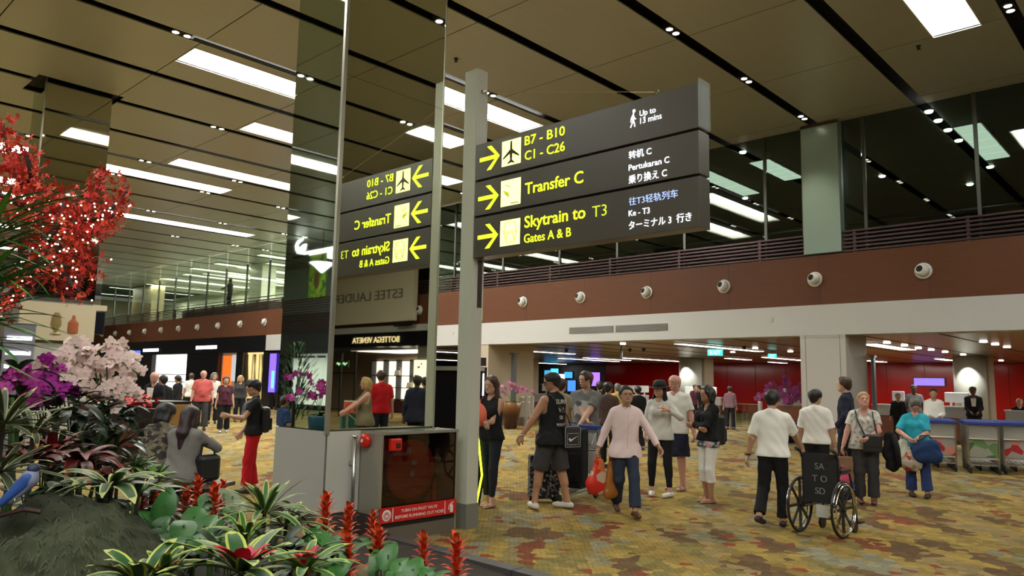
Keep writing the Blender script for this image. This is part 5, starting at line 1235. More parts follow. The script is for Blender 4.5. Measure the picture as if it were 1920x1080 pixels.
P21 = person('seated curly-haired person in dark leaf-patterned top turned to the right', AT(303, 10.3), 24, 1.72, 'f', 1.15, 'tan', ('wavy', 'black'), dict(kind='long', m=cpatt, sleeve=1.8, hem=.84, flare=.04), dict(kind='pants', m=cblack, loose=.02), ('shoe', (.1, .1, .1)),
             hip=.55, feet=SITF, lh=(-.1, .35, .8), rh=(.16, .36, .85), lod=0, head=(-38, 20), lean=.3, kneep=(0, 1, .6))
# bench they sit on
a = Vector((*AT(285, 10.35), 0)); b = Vector((*AT(430, 9.75), 0)); dr = (b - a).normalized(); L_ = (b - a).length
t = thing('steel_bench', 'low dark bench with a steel edge under the two seated people', 'bench', a, math.atan2(dr.y, dr.x))
MB().box(-.3, L_ + .05, -.2, .2, .38, .425).build('seat_slab', mat('bench_dark', (.05, .045, .04), .4), t); MB().box(-.3, L_ + .07, -.22, -.2, .38, .43).build('front_edge', CHROME, t)
for x in (0, L_ - .1): MB().box(x, x + .05, -.18, .18, 0, .38).build('leg', mat('bench_leg', (.1, .09, .08), .4, .6), t)
c = P20['W'](P20['T']([.27, .12, .93 - .0]))
t = thing('handbag', 'black handbag at the hip of the seated woman in grey', 'bag', (c.x, c.y, .62), P20['rz'] - .4)
MB().box(-.08, .08, -.15, .15, -.17, .14).build('body', LEA, t, bevel=.05); MB().tube([(0, -.1, .13), (0, -.08, .26), (0, .08, .26), (0, .1, .13)], .012, 6).build('handle', LEA, t)

person('bald man in coral pink shirt walking towards us on the left', AT(382, 25.5), 176, 1.84, 'm', 1.2, 'pink', ('bald', 'grey'), dict(kind='tee', m=cloth('coral_shirt', (.52, .10, .10)), sleeve=.8, hem=.84, flare=.02), dict(kind='pants', m=cchar, loose=.03), lod=1, feet=((-.1, .12, 0, 0), (.1, -.1, 0, 0)))
person('woman in maroon T-shirt and black trousers walking right of the coral-shirted man', AT(425, 24.5), 178, 1.66, 'f', 1.2, 'fair', ('bob', 'brown'), dict(kind='tee', m=cmaroon, sleeve=.6, hem=.86, flare=.02), dict(kind='pants', m=cblack, loose=.02), ('shoe', (.5, .48, .45)), lod=1, feet=((-.1, -.1, 0, 0), (.1, .12, 0, 0)))
staff('person in white top half hidden behind the coral-shirted man', 402, 29, 1.78, 170, cwhite, 1.7, ('wavy', 'grey'), 'fair')
staff('person in white shirt left of the coral-shirted man', 360, 31, 1.75, 0, cwhite, .8, ('short', 'brown'), 'fair')
staff('dark-dressed traveller under the lit shop window', 335, 27, 1.66, -60, cblack, 1.8)
staff('traveller with blonde hair in the dark shop entrance', 452, 30, 1.7, 180, cchar, 1.8, ('wavy', 'blonde'), 'fair', 'f')
J = staff('elderly white-haired man in dark suit and white shirt at the dark counter', 291, 19, 1.74, -150, cblack, 1.9, ('bald', 'grey'), 'pink', rh=(-.05, .3, 1.2))
MB().poly([(-.05, -.15), (.05, -.15), (.08, .12), (-.08, .12)], J['T']([0, .16, 1.28]), (-1, 0, 0), (0, 0, 1), .01).build('shirt_front', cwhite2, J['obj'])
staff('woman in bright red long-sleeved top reaching out at the counter', 246, 19.5, 1.62, 60, cred, 1.9, ('wavy', 'black'), 'asian', 'f', rh=(.1, .5, 1.25))
staff('dark-suited man right of the elderly man at the counter', 308, 20, 1.66, -30, cblack, 1.9)
# figure on the far mezzanine
struct(MB().box(20.95, 23, 38, 49, 5.0, 5.86).build('trim_raised_walk', mat('slab_grey', (.2, .19, .17), .7)))
p = on_x(430, 560, 21.5)
J = person('dark silhouette of a person with a bag on the far mezzanine', (21.5, p.y), -60, 1.72, 'm', 1.0, 'dark', ('short', 'black'), dict(kind='long', m=cblack, sleeve=1.9), dict(kind='pants', m=cblack), lod=2, lift=5.86, lh=(-.2, .4, 1.1))

# -- people seen in the mirrored faces of the column (they stand outside the frame)
person('blonde woman in sleeveless khaki top seen in the mirror pushing a trolley', AT(688, 15.6), -98, 1.69, 'f', 1.3, 'pink', ('wavy', 'blonde'), dict(kind='tank', m=cloth('khaki_knit', (.17, .145, .09)), sleeve=0, hem=.78, flare=.05), dict(kind='shorts', m=cchar, len=.9), lod=1, lh=(-.1, .5, 1.0), rh=(.12, .5, 1.0), flip='y')
person('man in red polo shirt and navy trousers seen in the mirror', AT(716, 17.5), -20, 1.86, 'm', 1.12, 'pink', ('short', 'brown'), dict(kind='tee', m=cred, sleeve=.8, hem=.86), dict(kind='pants', m=cnavy), lod=1, head=(30, 0), flip='y')
person('man in dark blue suit seen in the mirror, back turned', AT(783, 16.5), 10, 1.76, 'm', 1.1, 'dark', ('short', 'black'), dict(kind='suit', m=cnavy, sleeve=1.9, hem=.78), dict(kind='pants', m=cblack), lod=1, flip='y')
person('second man\'s head beside the dark suit in the mirror', AT(798, 18.5), -30, 1.74, 'm', 1.0, 'tan', ('short', 'black'), dict(kind='shirt', m=cchar, sleeve=1.9), dict(kind='pants', m=cblack), lod=1, flip='y')
person('child in pink cap and blue top seen in the dark mirror face', AT(536, 13.6), 60, 1.36, 'm', .95, 'tan', ('short', 'brown'), dict(kind='tee', m=cblue, sleeve=.8), dict(kind='pants', m=cblack), lod=1, flip='x')
v = at(650, 700, 16.6); v.y = 2 * COLS[0][2] - v.y
t = trolley('trolley with green and red boxes seen in the mirror', (v.x, v.y), R(-60)); 
b_ = thing('green_box', 'dark green carton on the mirrored trolley', 'box', (v.x + .3, v.y - .25, .2), R(-60)); MB().box(-.22, .22, -.18, .18, 0, .75).build('carton', mat('carton_green', (.015, .12, .08), .6), b_, bevel=.01); MB().box(-.2, .2, -.02, .02, .75, .76).build('tape', mat('kraft_paper', (.27, .15, .085), .8), b_)
b_ = thing('red_box', 'small orange-red carton seen in the mirror', 'box', (v.x + .1, v.y + .0, .95), R(-60)); MB().box(-.12, .12, -.1, .1, .0, .24).build('carton', mat('carton_red', (.6, .08, .03), .6), b_); MB().box(-.12, .12, -.1, .1, .24, .26).build('lid', WHITE, b_); MB().box(-.11, .11, -.09, .09, -.02, 0).build('base', BLACK, b_)
# ================================================================ SHOPS, COUNTERS, TROLLEYS, POTS
SHB = mat('shop_black', (.008, .008, .01), .2)
# left shops on the wall line (y 35.5 .. 56)
sh = struct(MB().box(XF - .05, XF + .3, 37.0, 62, 3.0, 3.9).build('wall_shop_fascia', SHB))
def shopwall(y0, y1, z0=0, z1=3.0, m=SHB): return struct(MB().box(XF, XF + .25, y0, y1, z0, z1).build('wall_shop_front', m))
for y0, y1 in ((35.3, 35.75), (36.35, 37.2), (39.5, 40.2), (42.4, 46.5), (51.9, 62)): shopwall(y0, y1)
for y0, y1 in ((37.2, 39.5), (40.2, 42.4), (46.5, 51.9)): shopwall(y0, y1, 0, .5)
def window(label, y0, y1, z0, z1, col, e, kids):
    t = thing('shop_window', label, 'shop window', (XF + .02, (y0 + y1) / 2, z0)); h = (y1 - y0) / 2
    MB().box(.27, .3, -h, h, 0, z1 - z0).build('back_panel', mat('glow_%d' % (y0 * 10), col, .5, emit=e, ecol=col), t)
    MB().box(0, .3, -h, h, -.02, .02).build('floor_panel', WHITE, t)
    MB().box(-.02, 0, -h, h, .02, z1 - z0).build('pane', glassy('shop_glass', (.95, .97, .97), .0), t)
    for k in kids: k(t, h, z1 - z0)
def shelves(t, h, H_):
    for z in (.35, .75, 1.2):
        MB().box(.12, .27, -h * .85, h * .85, z, z + .04).build('shelf', mat('shelf_grey', (.3, .28, .28), .4), t)
    for y in (-h * .55, h * .5): MB().box(.05, .2, y - .2, y + .2, 0, 1.0).build('plinth', mat('shelf_grey', (.3, .28, .28), .4), t)
def stripes(t, h, H_):
    for k in range(9):
        y = -h + .1 + k * (2 * h - .2) / 8; MB().bar((.25, y, .05), (.2, y + .25 * math.sin(k * 2), H_ - .1), .07, .03).build('twig', mat('twig_brown', (.12, .06, .02), .6), t)
def orange(t, h, H_):
    MB().box(.2, .26, -.1, h - .15, .1, H_ - .15).build('orange_panel', mat('orange_glow', (.9, .16, .02), .5, emit=2.2, ecol=(.9, .17, .02)), t)
    MB().box(.2, .26, -h + .1, -.15, .9, H_ - .1).build('white_panel', mat('grey_glow', (.6, .65, .7), .5, emit=1.6, ecol=(.6, .65, .7)), t)
window('wide bright pinkish-white shop window with shelves', 46.5, 51.9, .5, 3.0, (.95, .82, .85), 2.6, [shelves])
window('shop window with an orange panel', 40.2, 42.4, .5, 3.0, (.5, .3, .2), .5, [orange])
window('warm golden shop window full of twigs', 37.2, 39.5, .5, 3.0, (1, .68, .3), 2.4, [stripes])
t = thing('light_column', 'glowing blue-violet light panel at the corner of the left shops', 'light panel', (XF - .05, 36.05, .9))
MB().box(-.05, .0, -.3, .3, 0, 2.0).build('panel', mat('violet_glow', (.1, .05, 1), .5, emit=2.2, ecol=(.12, .06, 1)), t)
MB().box(-.07, -.05, -.26, .0, .2, 1.1).build('picture', mat('cyan_glow', (.1, .5, 1), .5, emit=1.5, ecol=(.1, .5, 1)), t)
for lb, y0, y1, z, col, e in (('white glowing shop sign over the golden window', 42.4, 45.2, 3.35, (.85, .9, 1), 3.0), ('white glowing shop sign over the wide white window', 50.6, 53.2, 3.3, (.85, .9, 1), 3.0), ('blue glowing shop sign at the far end of the left shops', 53.6, 55.8, 3.2, (.05, .1, 1), 2.5)):
    t = thing('shop_sign', lb, 'shop sign', (XF - .06, (y0 + y1) / 2, z)); h = (y1 - y0) / 2; n = 6
    MB().box(-.03, .0, -h, h, -.18, .18).build('panel', SHB, t)
    for k in range(n): MB().box(-.05, -.03, -h + k * 2 * h / n + .05, -h + (k + 1) * 2 * h / n - .05, -.1, .1).build('letter_block', mat('sg%d' % int(col[0] * 10), col, .5, emit=e, ecol=col), t)
struct(MB().box(XF + 1.9, XF + 2.1, 35, 80, 0, 3.1).build('wall_shop_back', SHB))
struct(MB().box(XF + .2, XF + 2.1, 35, 78, 3.0, 3.1).build('ceiling_shop', SHB))
# far blue-lit duty free area, straight ahead under the mezzanine
struct(MB().box(46.0, 46.3, 33.5, 60, 0, 3.13).build('wall_duty_free', mat('dutyfree_wall', (.12, .12, .12), .5)))
struct(MB().box(47, 47.2, -14, 80, 3.1, 3.6).build('wall_upper_end', DK))
for i, (px, y0, y1, c, lb) in enumerate(((1028, 693, 720, (.02, .25, .5), 'small dark blue display left of the black cap'), (1040, 690, 705, (.05, .5, .8), 'cyan display above the black cap'), (1052, 700, 716, (.7, .8, 1), 'white-blue display right of the cap'),
        (1066, 696, 710, (.04, .3, .6), 'teal display over the far shop'), (1072, 712, 735, (.05, .2, .8), 'blue display between the two foreground men'), (1105, 700, 712, (.1, .1, .6), 'dark violet display right of the grey T-shirt man'), (1117, 697, 725, (.35, .15, 1), 'violet display at the edge of the red wall'))):
    p = on_x(px, y0, 44); q = on_x(px, y1, 44)
    t = thing('lit_display', lb, 'display', (44, p.y, q.z))
    w_ = .42
    MB().box(0, .1, -w_, w_, 0, p.z - q.z).build('casing', BLACK, t); MB().box(-.02, 0, -w_ + .05, w_ - .05, .05, p.z - q.z - .05).build('screen', mat('dsp%d' % i, c, .5, emit=1.6, ecol=c), t)
    MB().box(.03, .07, -.04, .04, -q.z, 0).build('stand', BLACK, t)

# counters
CW = mat('counter_wood', (.20, .065, .035), .4, noise=.2, scale=3, stretch=(1, 1, 6)); CSV = mat('counter_silver', (.42, .42, .42), .3, .6)
def counter(label, a, b, d=.7, screens=2, group=None):
    a = Vector((*a, 0)); b = Vector((*b, 0)); dr = (b - a).normalized(); L_ = (b - a).length
    t = thing('service_counter', label, 'counter', a, math.atan2(dr.y, dr.x), group)
    MB().box(0, L_, 0, d, .0, .12).build('plinth', mat('plinth_dark', (.10, .09, .08), .3, .4), t)
    n = max(1, round(L_ / 1.3))
    for k in range(n): MB().box(k * L_ / n + .01, (k + 1) * L_ / n - .01, -.02, .02, .12, .82).build('wood_panel', CW, t)
    MB().box(0, L_, .02, d, .12, .82).build('carcass', BLACK, t)
    MB().box(-.03, L_ + .03, -.05, .12, .82, 1.14).build('silver_upstand', CSV, t); MB().box(-.05, L_ + .05, -.08, d * .5, 1.14, 1.18).build('top', mat('counter_top', (.5, .5, .5), .3, .4), t)
    for k in range(screens):
        x = L_ * (k + .6) / screens
        s_ = thing('monitor', 'pale monitor on the %s' % ' '.join(label.split(',')[0].split()[:11]), 'monitor', t.matrix_world.inverted() @ Vector((0, 0, 0)), 0, 'monitors on the far counters')
        M_ = Matrix.Translation(a) @ Matrix.Rotation(math.atan2(dr.y, dr.x), 4, 'Z') @ Matrix.Translation((x, d * .3, 1.18))
        s_.matrix_world = M_
        MB().box(-.2, .2, -.03, .03, .12, .44).build('casing', mat('monitor_pale', (.55, .55, .55), .4), s_, bevel=.025); MB().bar((0, 0, 0), (0, 0, .14), .05).build('stand', mat('monitor_pale', (.55, .55, .55), .4), s_); MB().box(-.12, .12, -.07, .07, 0, .015).build('foot', CSV, s_)
counter('wood and silver counter by the lit round column', AT(1262, 36), AT(1350, 35), screens=2)
counter('counter behind the older woman in the floral T-shirt', AT(1636, 28.5), AT(1706, 28), screens=1)
counter('far right counter at the picture edge', AT(1885, 25), AT(1975, 24), screens=1)
counter('dark red counter before the lit round column on the right', AT(1760, 28), AT(1805, 27.6), screens=2)
counter('counter beside the potted orchid', AT(990, 34), AT(1048, 34), screens=1)
counter('counter behind the queue, middle of the hall', AT(1150, 36), AT(1215, 36), screens=4)
counter('counter behind the purple orchids', AT(1440, 38), AT(1500, 38), screens=1)
t = thing('wall_poster', 'purple glowing screen on the red wall at the right', 'screen', (45.95, 17.0, 2.0)); p = on_x(1742, 716, 45.9); t.location = p
MB().box(-.03, .0, -.75, .75, -.2, .2).build('panel', mat('purple_glow', (.3, .2, .9), .5, emit=.8, ecol=(.3, .2, .9)), t); MB().box(-.02, .01, -.8, .8, -.25, .25).build('frame', BLACK, t)
# glass gate
def gpost(px, d, h, w_=.16): 
    x, y = AT(px, d); return Vector((x, y, 0)), h, w_
t = thing('glass_gate', 'glass barrier gate between brushed steel posts', 'gate', (*AT(1366, 31.5), 0))
o0 = t.location.copy()
for px, d in ((1366, 31.5), (1374, 31.3), (1424, 30.5)):
    x, y = AT(px, d); MB().box(x - o0.x - .07, x - o0.x + .07, y - o0.y - .07, y - o0.y + .07, 0, 1.12).build('post', mat('gate_steel', (.42, .40, .36), .35, .5), t, bevel=.02)
a = Vector((*AT(1378, 31.2), 0)) - o0; b = Vector((*AT(1421, 30.55), 0)) - o0
for k in range(2): MB().bar(a + (b - a) * (k * .5 + .02) + Vector((0, 0, .55)), a + (b - a) * (k * .5 + .48) + Vector((0, 0, .55)), .02, .8).build('pane', glassy('gate_glass', (.75, .8, .78), .06), t)
MB().bar(a + Vector((0, 0, 1.0)), b + Vector((0, 0, 1.0)), .03).bar(a + Vector((0, 0, .12)), b + Vector((0, 0, .12)), .03).build('rail', STEEL, t)
t = thing('glass_gate', 'low white-framed glass barrier behind the man in the black cap', 'gate', (*AT(976, 30), 0)); o0 = t.location.copy()
for px in (988, 999): x, y = AT(px, 30); MB().box(x - o0.x - .06, x - o0.x + .06, y - o0.y - .06, y - o0.y + .06, 0, 1.15).build('post', mat('gate_steel', (.42, .40, .36), .35, .5), t, bevel=.02)
a = Vector((*AT(978, 30), 0)) - o0; b = Vector((*AT(998, 30), 0)) - o0
MB().bar(a + Vector((0, 0, 1.1)), b + Vector((0, 0, 1.1)), .04).bar(a + Vector((0, 0, .9)), b + Vector((0, 0, .9)), .04).build('frame', WHITE, t)

# trolley rows on the right
BDS = [mat('board_white2', (.32, .3, .27), .4), cprint('board_green_print', (.28, .27, .23), [(.06, .14, .05), (.12, .2, .08)], 5, .55), cprint('board_red_print', (.30, .27, .24), [(.35, .03, .03), (.5, .2, .15)], 6, .7)]
row_names = ['leftmost row, beside the woman in turquoise', 'middle row', 'right row at the picture edge']
for r_, (px, py) in enumerate(((1768, 884), (1848, 890), (1915, 892))):
    p = ground(px, py); vw = math.atan2(p.y, p.x) + R(6) - PI / 2
    proto = None
    for k in range(6):
        q = p + Vector((-math.sin(vw), math.cos(vw), 0)) * (.27 * k)
        lb = 'front baggage trolley of the %s' % row_names[r_] if k == 0 else 'baggage trolley nested behind the front one, %s' % row_names[r_]
        if proto is None: proto = o = trolley(lb, (q.x, q.y), vw, 'nested baggage trolleys', BDS[r_ if r_ else 2])
        else:
            o = copy_tree(proto); o.location = (q.x, q.y, 0); o['label'] = lb + ['', ', second', ', third', ', fourth', ', fifth', ', last'][k]
        o['group'] = 'nested baggage trolleys, %s' % row_names[r_]

# potted orchid by the beige wall
ORC = mat('orchid_magenta', (.42, .08, .30), .6); ORW = mat('orchid_white', (.86, .68, .64), .6, noise=.12, scale=6); ORP = mat('orchid_deep_purple', (.42, .02, .34), .6, noise=.2, scale=6)
STEM = mat('stem_green', (.06, .12, .03), .6); LEAFD = mat('leaf_dark', (.018, .055, .016), .45, noise=.3, scale=5)
FLO = {}
def flower_mesh(name, m, s=1.0):
    if name in FLO: return FLO[name]
    mb = MB()
    for k in range(5):
        a = k * 2 * PI / 5 + .3; w_ = .52 if k in (1, 4) else .38
        dx, dy = math.cos(a), math.sin(a)
        pts = [(0, 0, 0), (.45 * dx - w_ * dy, .45 * dy + w_ * dx, .06), (.85 * dx - w_ * .6 * dy, .85 * dy + w_ * .6 * dx, .0), (1.0 * dx, 1.0 * dy, -.08), (.85 * dx + w_ * .6 * dy, .85 * dy - w_ * .6 * dx, .0), (.45 * dx + w_ * dy, .45 * dy - w_ * dx, .06)]
        mb.raw([(x * s, y * s, z * s) for x, y, z in pts], [(0, 1, 2, 3), (0, 3, 4, 5)])
    mb.ball((0, -.12 * s, .12 * s), .16 * s, .2 * s, .14 * s, 6, 4)
    o = mb.build('bloom', m, None, True); FLO[name] = o.data; bpy.data.objects.remove(o); return FLO[name]
def orient(z, up=(0, 0, 1)):
    z = Vector(z).normalized(); x = Vector(up).cross(z)
    if x.length < .01: x = Vector((1, 0, 0))
    x.normalize(); return Matrix((x, z.cross(x), z)).transposed()
def orchid(label, loc, sprays, fm, fs, pot=None, leafn=6, group=None, leaf_l=.3, seed=1, vary=None):
    """sprays: list of (dx, dy, height, droop, n)"""
    rr = random.Random(seed); t = thing('potted_orchid', label, 'orchid', loc, 0, group)
    z0 = pot(t) if pot else 0
    for (dx, dy, h, dr_, n) in sprays:
        pts = []
        for i in range(9):
            u = i / 8; e = math.sin(u * PI / 2)
            pts.append(Vector((dx * u ** 1.6 * 1.0, dy * u ** 1.6, z0 + h * math.sin(min(u * 1.25, 1) * PI / 2) - dr_ * max(0, u - .6) ** 2 * 6)))
        sp_o = MB().tube(pts, .006, 5).build('spray_stem', STEM, t)
        me = flower_mesh(fm[0], fm[1])
        for k in range(n):
            u = .42 + .58 * k / max(1, n - 1); i = min(7, int(u * 8)); p = pts[i].lerp(pts[i + 1], u * 8 - i)
            o = link('bloom', me, None, sp_o)
            side = Vector((rr.uniform(-1, 1), rr.uniform(-1, 1), rr.uniform(-.2, .5))) + Vector((-loc[0], -loc[1], 0)).normalized() * 1.3
            o.location = p + Vector((rr.uniform(-1, 1), rr.uniform(-1, 1), rr.uniform(-.6, .6))) * fs * .8
            o.rotation_euler = orient(side).to_euler(); s_ = fs * rr.uniform(.8, 1.15); o.scale = (s_,) * 3
    leaves(t, (0, 0, z0), leafn, leaf_l, .07, LEAFD, rr)
    return t
def leaf_mesh(mb, base, d, L_, w_, arch=.5, up=.6, n=5, fold=.15, tip=1.6):
    """a tapering arching leaf blade"""
    d = Vector(d); d.z = 0; d.normalize(); s = Vector((-d.y, d.x, 0)); v = []; f = []
    b = Vector(base)
    for i in range(n + 1):
        u = i / n; wd = w_ * math.sin(min(1, u * 1.9 + .18) * PI / 2) * max(0.02, (1 - u ** (tip * 1.6)))
        p = b + d * (L_ * u * math.cos(up * (1 - u * arch))) + Vector((0, 0, L_ * (math.sin(up) * u - arch * u * u * .9)))
        v += [p - s * wd + Vector((0, 0, wd * fold * 2)), p, p + s * wd + Vector((0, 0, wd * fold * 2))]
    for i in range(n): f += [(i * 3, i * 3 + 1, i * 3 + 4, i * 3 + 3), (i * 3 + 1, i * 3 + 2, i * 3 + 5, i * 3 + 4)]
    return mb.raw(v, f)
def leaves(t, c, n, L_, w_, m, rr, name='leaf', up=(.3, .9), arch=.5, **k):
    for i in range(n):
        a = i * 2.4 + rr.uniform(-.3, .3); mb = MB()
        leaf_mesh(mb, c, (math.cos(a), math.sin(a), 0), L_ * rr.uniform(.75, 1.15), w_ * rr.uniform(.8, 1.1), arch, rr.uniform(*up), **k)
        mb.build(name, m, t, True)
VASE = mat('vase_brown', (.09, .028, .012), .25)
def vgrad():
    m = VASE; nt = m.node_tree; b = nt.nodes['Principled BSDF']; tc = nt.nodes.new('ShaderNodeTexCoord'); sx = nt.nodes.new('ShaderNodeSeparateXYZ'); r = nt.nodes.new('ShaderNodeValToRGB')
    nt.links.new(tc.outputs['Object'], sx.inputs[0]); nt.links.new(sx.outputs[2], r.inputs[0]); nt.links.new(r.outputs[0], b.inputs['Base Color'])
    e = r.color_ramp.elements; e[0].position = .5; e[0].color = (.045, .014, .009, 1); e[1].position = .93; e[1].color = (.20, .085, .02, 1)
vgrad()
def tallpot(t):
    MB().lathe([(.2, 0), (.22, .02), (.34, .62), (.37, .93), (.35, .95), (.33, .9), (0, .88)], 26).build('vase', VASE, t, True); return .9
orchid('pink orchids in a tall brown tapered pot by the beige wall', (20.05, 18.75, 0), [(-.45, .5, .62, .12, 9), (.1, .2, .75, .05, 8), (.3, -.45, .62, .1, 9), (.45, -.7, .5, .1, 8), (-.2, .75, .45, .1, 8), (-.1, -.2, .7, .0, 7)], ('bloom_pink', mat('orchid_pink', (.45, .13, .28), .6)), .065, tallpot, 12, seed=3)
x, y = AT(1474, 25)
def lowpot(t): MB().lathe([(.3, 0), (.34, .02), (.42, .6), (.4, .62), (0, .55)], 24).build('planter_pot', BLACK, t, True); return .6
orchid('large purple orchid display before the cream column, right of the gate', (x, y, 0), [(-.5, .5, 1.2, .2, 14), (.5, -.5, 1.2, .2, 14), (0, 0, 1.35, .1, 12), (-.3, .3, 1.0, .3, 13), (.35, -.4, .95, .3, 13), (.7, -.7, .9, .2, 12), (-.65, .7, .9, .2, 12), (0, -.1, .8, .2, 12)], ('bloom_magenta', ORC), .095, lowpot, 14, seed=4)

# ---- what the right-hand mirror face shows: shops beyond the right picture edge
GLD = mat('gold_letter', (.9, .62, .25), .3, .4, emit=.9, ecol=(1, .75, .4))
bw = struct(MB().box(XF - .15, XF + .3, -24, -10.2, 3.1, 3.72).build('wall_boutique_fascia', SHB))
struct(MB().box(XF - .1, XF + .3, -24, -10.2, 3.72, 4.0).build('trim_boutique_band', CREAM))
def longtext(s, y0, y1, z, h, m, x, name, parent, bold=.0):
    o = text_mesh(s, 1, m, name, parent, Matrix.Identity(4), bold=bold); xs = [v.co.x for v in o.data.vertices]; a0 = min(xs); w_ = max(xs) - a0
    for v in o.data.vertices: v.co = (x - (.02 if v.co.z > 0 else 0), y0 - (v.co.x - a0) / w_ * (y0 - y1), z + v.co.y * h / .72)
    o.data.flip_normals(); return o
longtext('BOTTEGA VENETA', -11.95, -15.35, 3.28, .26, GLD, XF - .16, 'lettering', bw, .008)
t = thing('banner_board', 'large cream banner board with thin grey lettering, seen in the mirror', 'banner', (XF - .35, -14.1, 5.2))
MB().box(0, .2, -4, 3.25, -1.05, 1.3).build('board', mat('banner_cream', (.60, .55, .43), .5), t)
longtext('ESTEE LAUDER', 2.5, -2.6, -.05, .42, mat('banner_letter', (.12, .11, .09), .5), -.005, 'lettering', t, -.006)
MB().box(-.03, 0, 2.0, 3.2, -1.28, -1.1).build('name_plate', BLACK, t)
struct(MB().box(XF + 4.4, XF + 4.6, -24, -10, 0, 3.1).build('wall_boutique_back', mat('boutique_wall', (.35, .26, .18), .5)))
struct(MB().box(XF, XF + .3, -10.9, -10.2, 0, 3.1).build('wall_boutique_pier', mat('pier_grey', (.16, .15, .12), .4)))
t = thing('display_shelves', 'lit boutique shelf wall with handbags, seen in the mirror', 'shelves', (XF + 4.0, -15, 0))
LSH = mat('shelf_glow', (1, .92, .88), .5, emit=1.3, ecol=(1, .9, .85))
MB().box(.3, .4, -4.5, 4.2, .7, 2.65).build('glow_back', LSH, t)
for k in range(9): MB().box(-.02, .3, -4.5 + k * 1.08, -4.42 + k * 1.08, .6, 2.7).build('upright', BLACK, t)
for z in (.66, 1.25, 1.85, 2.62): MB().box(0, .3, -4.5, 4.2, z, z + .04).build('shelf', mat('shelf_dark', (.06, .04, .03), .4), t)
MB().box(-.1, .35, -4.5, 4.2, 0, .6).build('base_cabinet', mat('cabinet_maroon', (.05, .015, .015), .4), t)
for i, (y, z) in enumerate(((3.1, 1.89), (2.1, 1.89), (1.0, 1.89), (-.1, 1.89), (2.6, 1.29), (.5, 1.29), (-1.2, 1.29), (3.2, .7), (1.5, .7), (-2.2, 1.89))):
    b_ = thing('handbag', ['pale', 'cream', 'silver-blue', 'tan', 'white'][i % 5] + ' handbag %s of the lit boutique shelves' % ['on the top row', 'on the middle row', 'on the bottom row'][0 if z > 1.8 else 1 if z > 1.2 else 2], 'handbag', (XF + 4.1, -15 + y, z), 0, 'handbags on the boutique shelves')
    hm_ = mat('hb%d' % (i % 5), [(.5, .4, .38), (.55, .5, .4), (.3, .4, .5), (.35, .2, .1), (.6, .58, .55)][i % 5], .5)
    MB().poly([(-.22, 0), (.22, 0), (.17, .26), (-.17, .26)], (-.06, 0, 0), (0, -1, 0), (0, 0, 1), -.12).build('body', hm_, b_, bevel=.02); MB().tube([(0, -.1, .25), (0, -.06, .4), (0, .06, .4), (0, .1, .25)], .012, 6).build('handle', hm_, b_)
area('boutique_lamp', (XF + 2.4, -14, 3.0), 3, 6, 160, (1, .85, .7))
t = thing('flower_lightbox', 'bright floral picture lightbox at the mirror edge', 'lightbox', (XF - .1, -10.55, 1.5))
MB().box(-.05, .0, -.38, .42, -.3, 1.0).build('panel', mat('floral_glow', (.9, .85, .6), .5, emit=1.2, ecol=(.95, .9, .65)), t)
for k in range(14): MB().ball((-.055, rnd.uniform(-.3, .35), rnd.uniform(-.2, .9)), .012, .05, .05, 6, 4).build('blossom_picture', [mat('pic_red', (.5, .1, .08), .6), mat('pic_green', (.2, .35, .08), .6)][k % 2], t)
# frame of the open glass doors and small green sign
t = thing('shop_door_frame', 'black metal frame of the open boutique doors', 'door frame', (XF - .6, -15.3, 0))
for y in (-1.2, -.2, .9): MB().box(-.04, .04, y - .04, y + .04, 0, 2.9).build('upright', BLACK, t)
MB().box(-.04, .04, -1.2, .9, 2.84, 2.9).build('lintel', BLACK, t); MB().box(-.03, .03, -1.2, .9, 1.9, 1.94).build('cross_rail', BLACK, t)
t = thing('green_sign', 'small glowing green sign inside the boutique doorway', 'sign', (XF - .2, -16.0, 2.35))
MB().box(-.03, .03, -.5, .5, -.16, .16).build('panel', mat('sign_dkgreen', (.02, .05, .02), .5), t); MB().tube([(-.04, -.4 + i * .08, .06 * math.sin(i * 2.1)) for i in range(11)], .022, 5).build('glow_script', mat('green_glow', (.4, .9, .4), .5, emit=1.4, ecol=(.5, .9, .45)), t)
MB().bar((0, 0, .16), (0, 0, .6), .03).build('hanger', BLACK, t)
# ---- what the dark left mirror face shows: the shop side of the hall
XL = -12.1
lw = struct(MB().box(XL - .3, XL, -30, 78, 2.9, 5.0).build('wall_left_fascia', mat('left_fascia_dark', (.012, .012, .016), .4)))
lr = thing('louvre_wall', 'dark louvred slats on the left side of the hall, seen in the mirror', 'louvre', (XL, 34, 4.0))
for k in range(14): MB().box(-.05, .06, -8, 8, k * .13, k * .13 + .06).build('slat', RM, lr)
struct(MB().box(XL - 6, XL - 5.8, 20, 60, 5.0, CEIL).build('wall_left_upper', mat('left_upper', (.3, .38, .36), .5)))
t = thing('green_poster', 'tall green poster with a face-like shape on the left side, seen in the mirror', 'poster', (XL - .1, 33.6, 6.9))
MB().box(-.05, .02, -.75, .75, -1.2, 1.15).build('sheet', cprint('poster_green', (.10, .26, .02), [(.2, .42, .04), (.05, .12, .02), (.25, .3, .05)], 3.5, .4), t); MB().ball((.03, .0, -.2), .02, .25, .5, 10, 8).build('brown_shape', mat('poster_brown', (.12, .05, .02), .6), t); MB().box(-.0, .06, -.8, .8, 1.15, 1.22).build('lamp_bar', LAMP, t)
sw = [(-.8, .1), (-.7, -.35), (-.3, -.5), (.3, -.5), (.65, -.3), (.75, .1), (.6, .35), (.35, .5), (-.05, .55), (-.3, .75), (-.6, .7), (-.85, .55), (-.55, .55), (-.35, .6), (-.2, .4), (.15, .3), (.4, .15), (.35, -.05), (.1, -.1), (-.4, .1)]
area('left_upper_fill', (-15, 34, 8.7), 3, 8, 260)  # fill light without a fixture, added to brighten the upper left wall
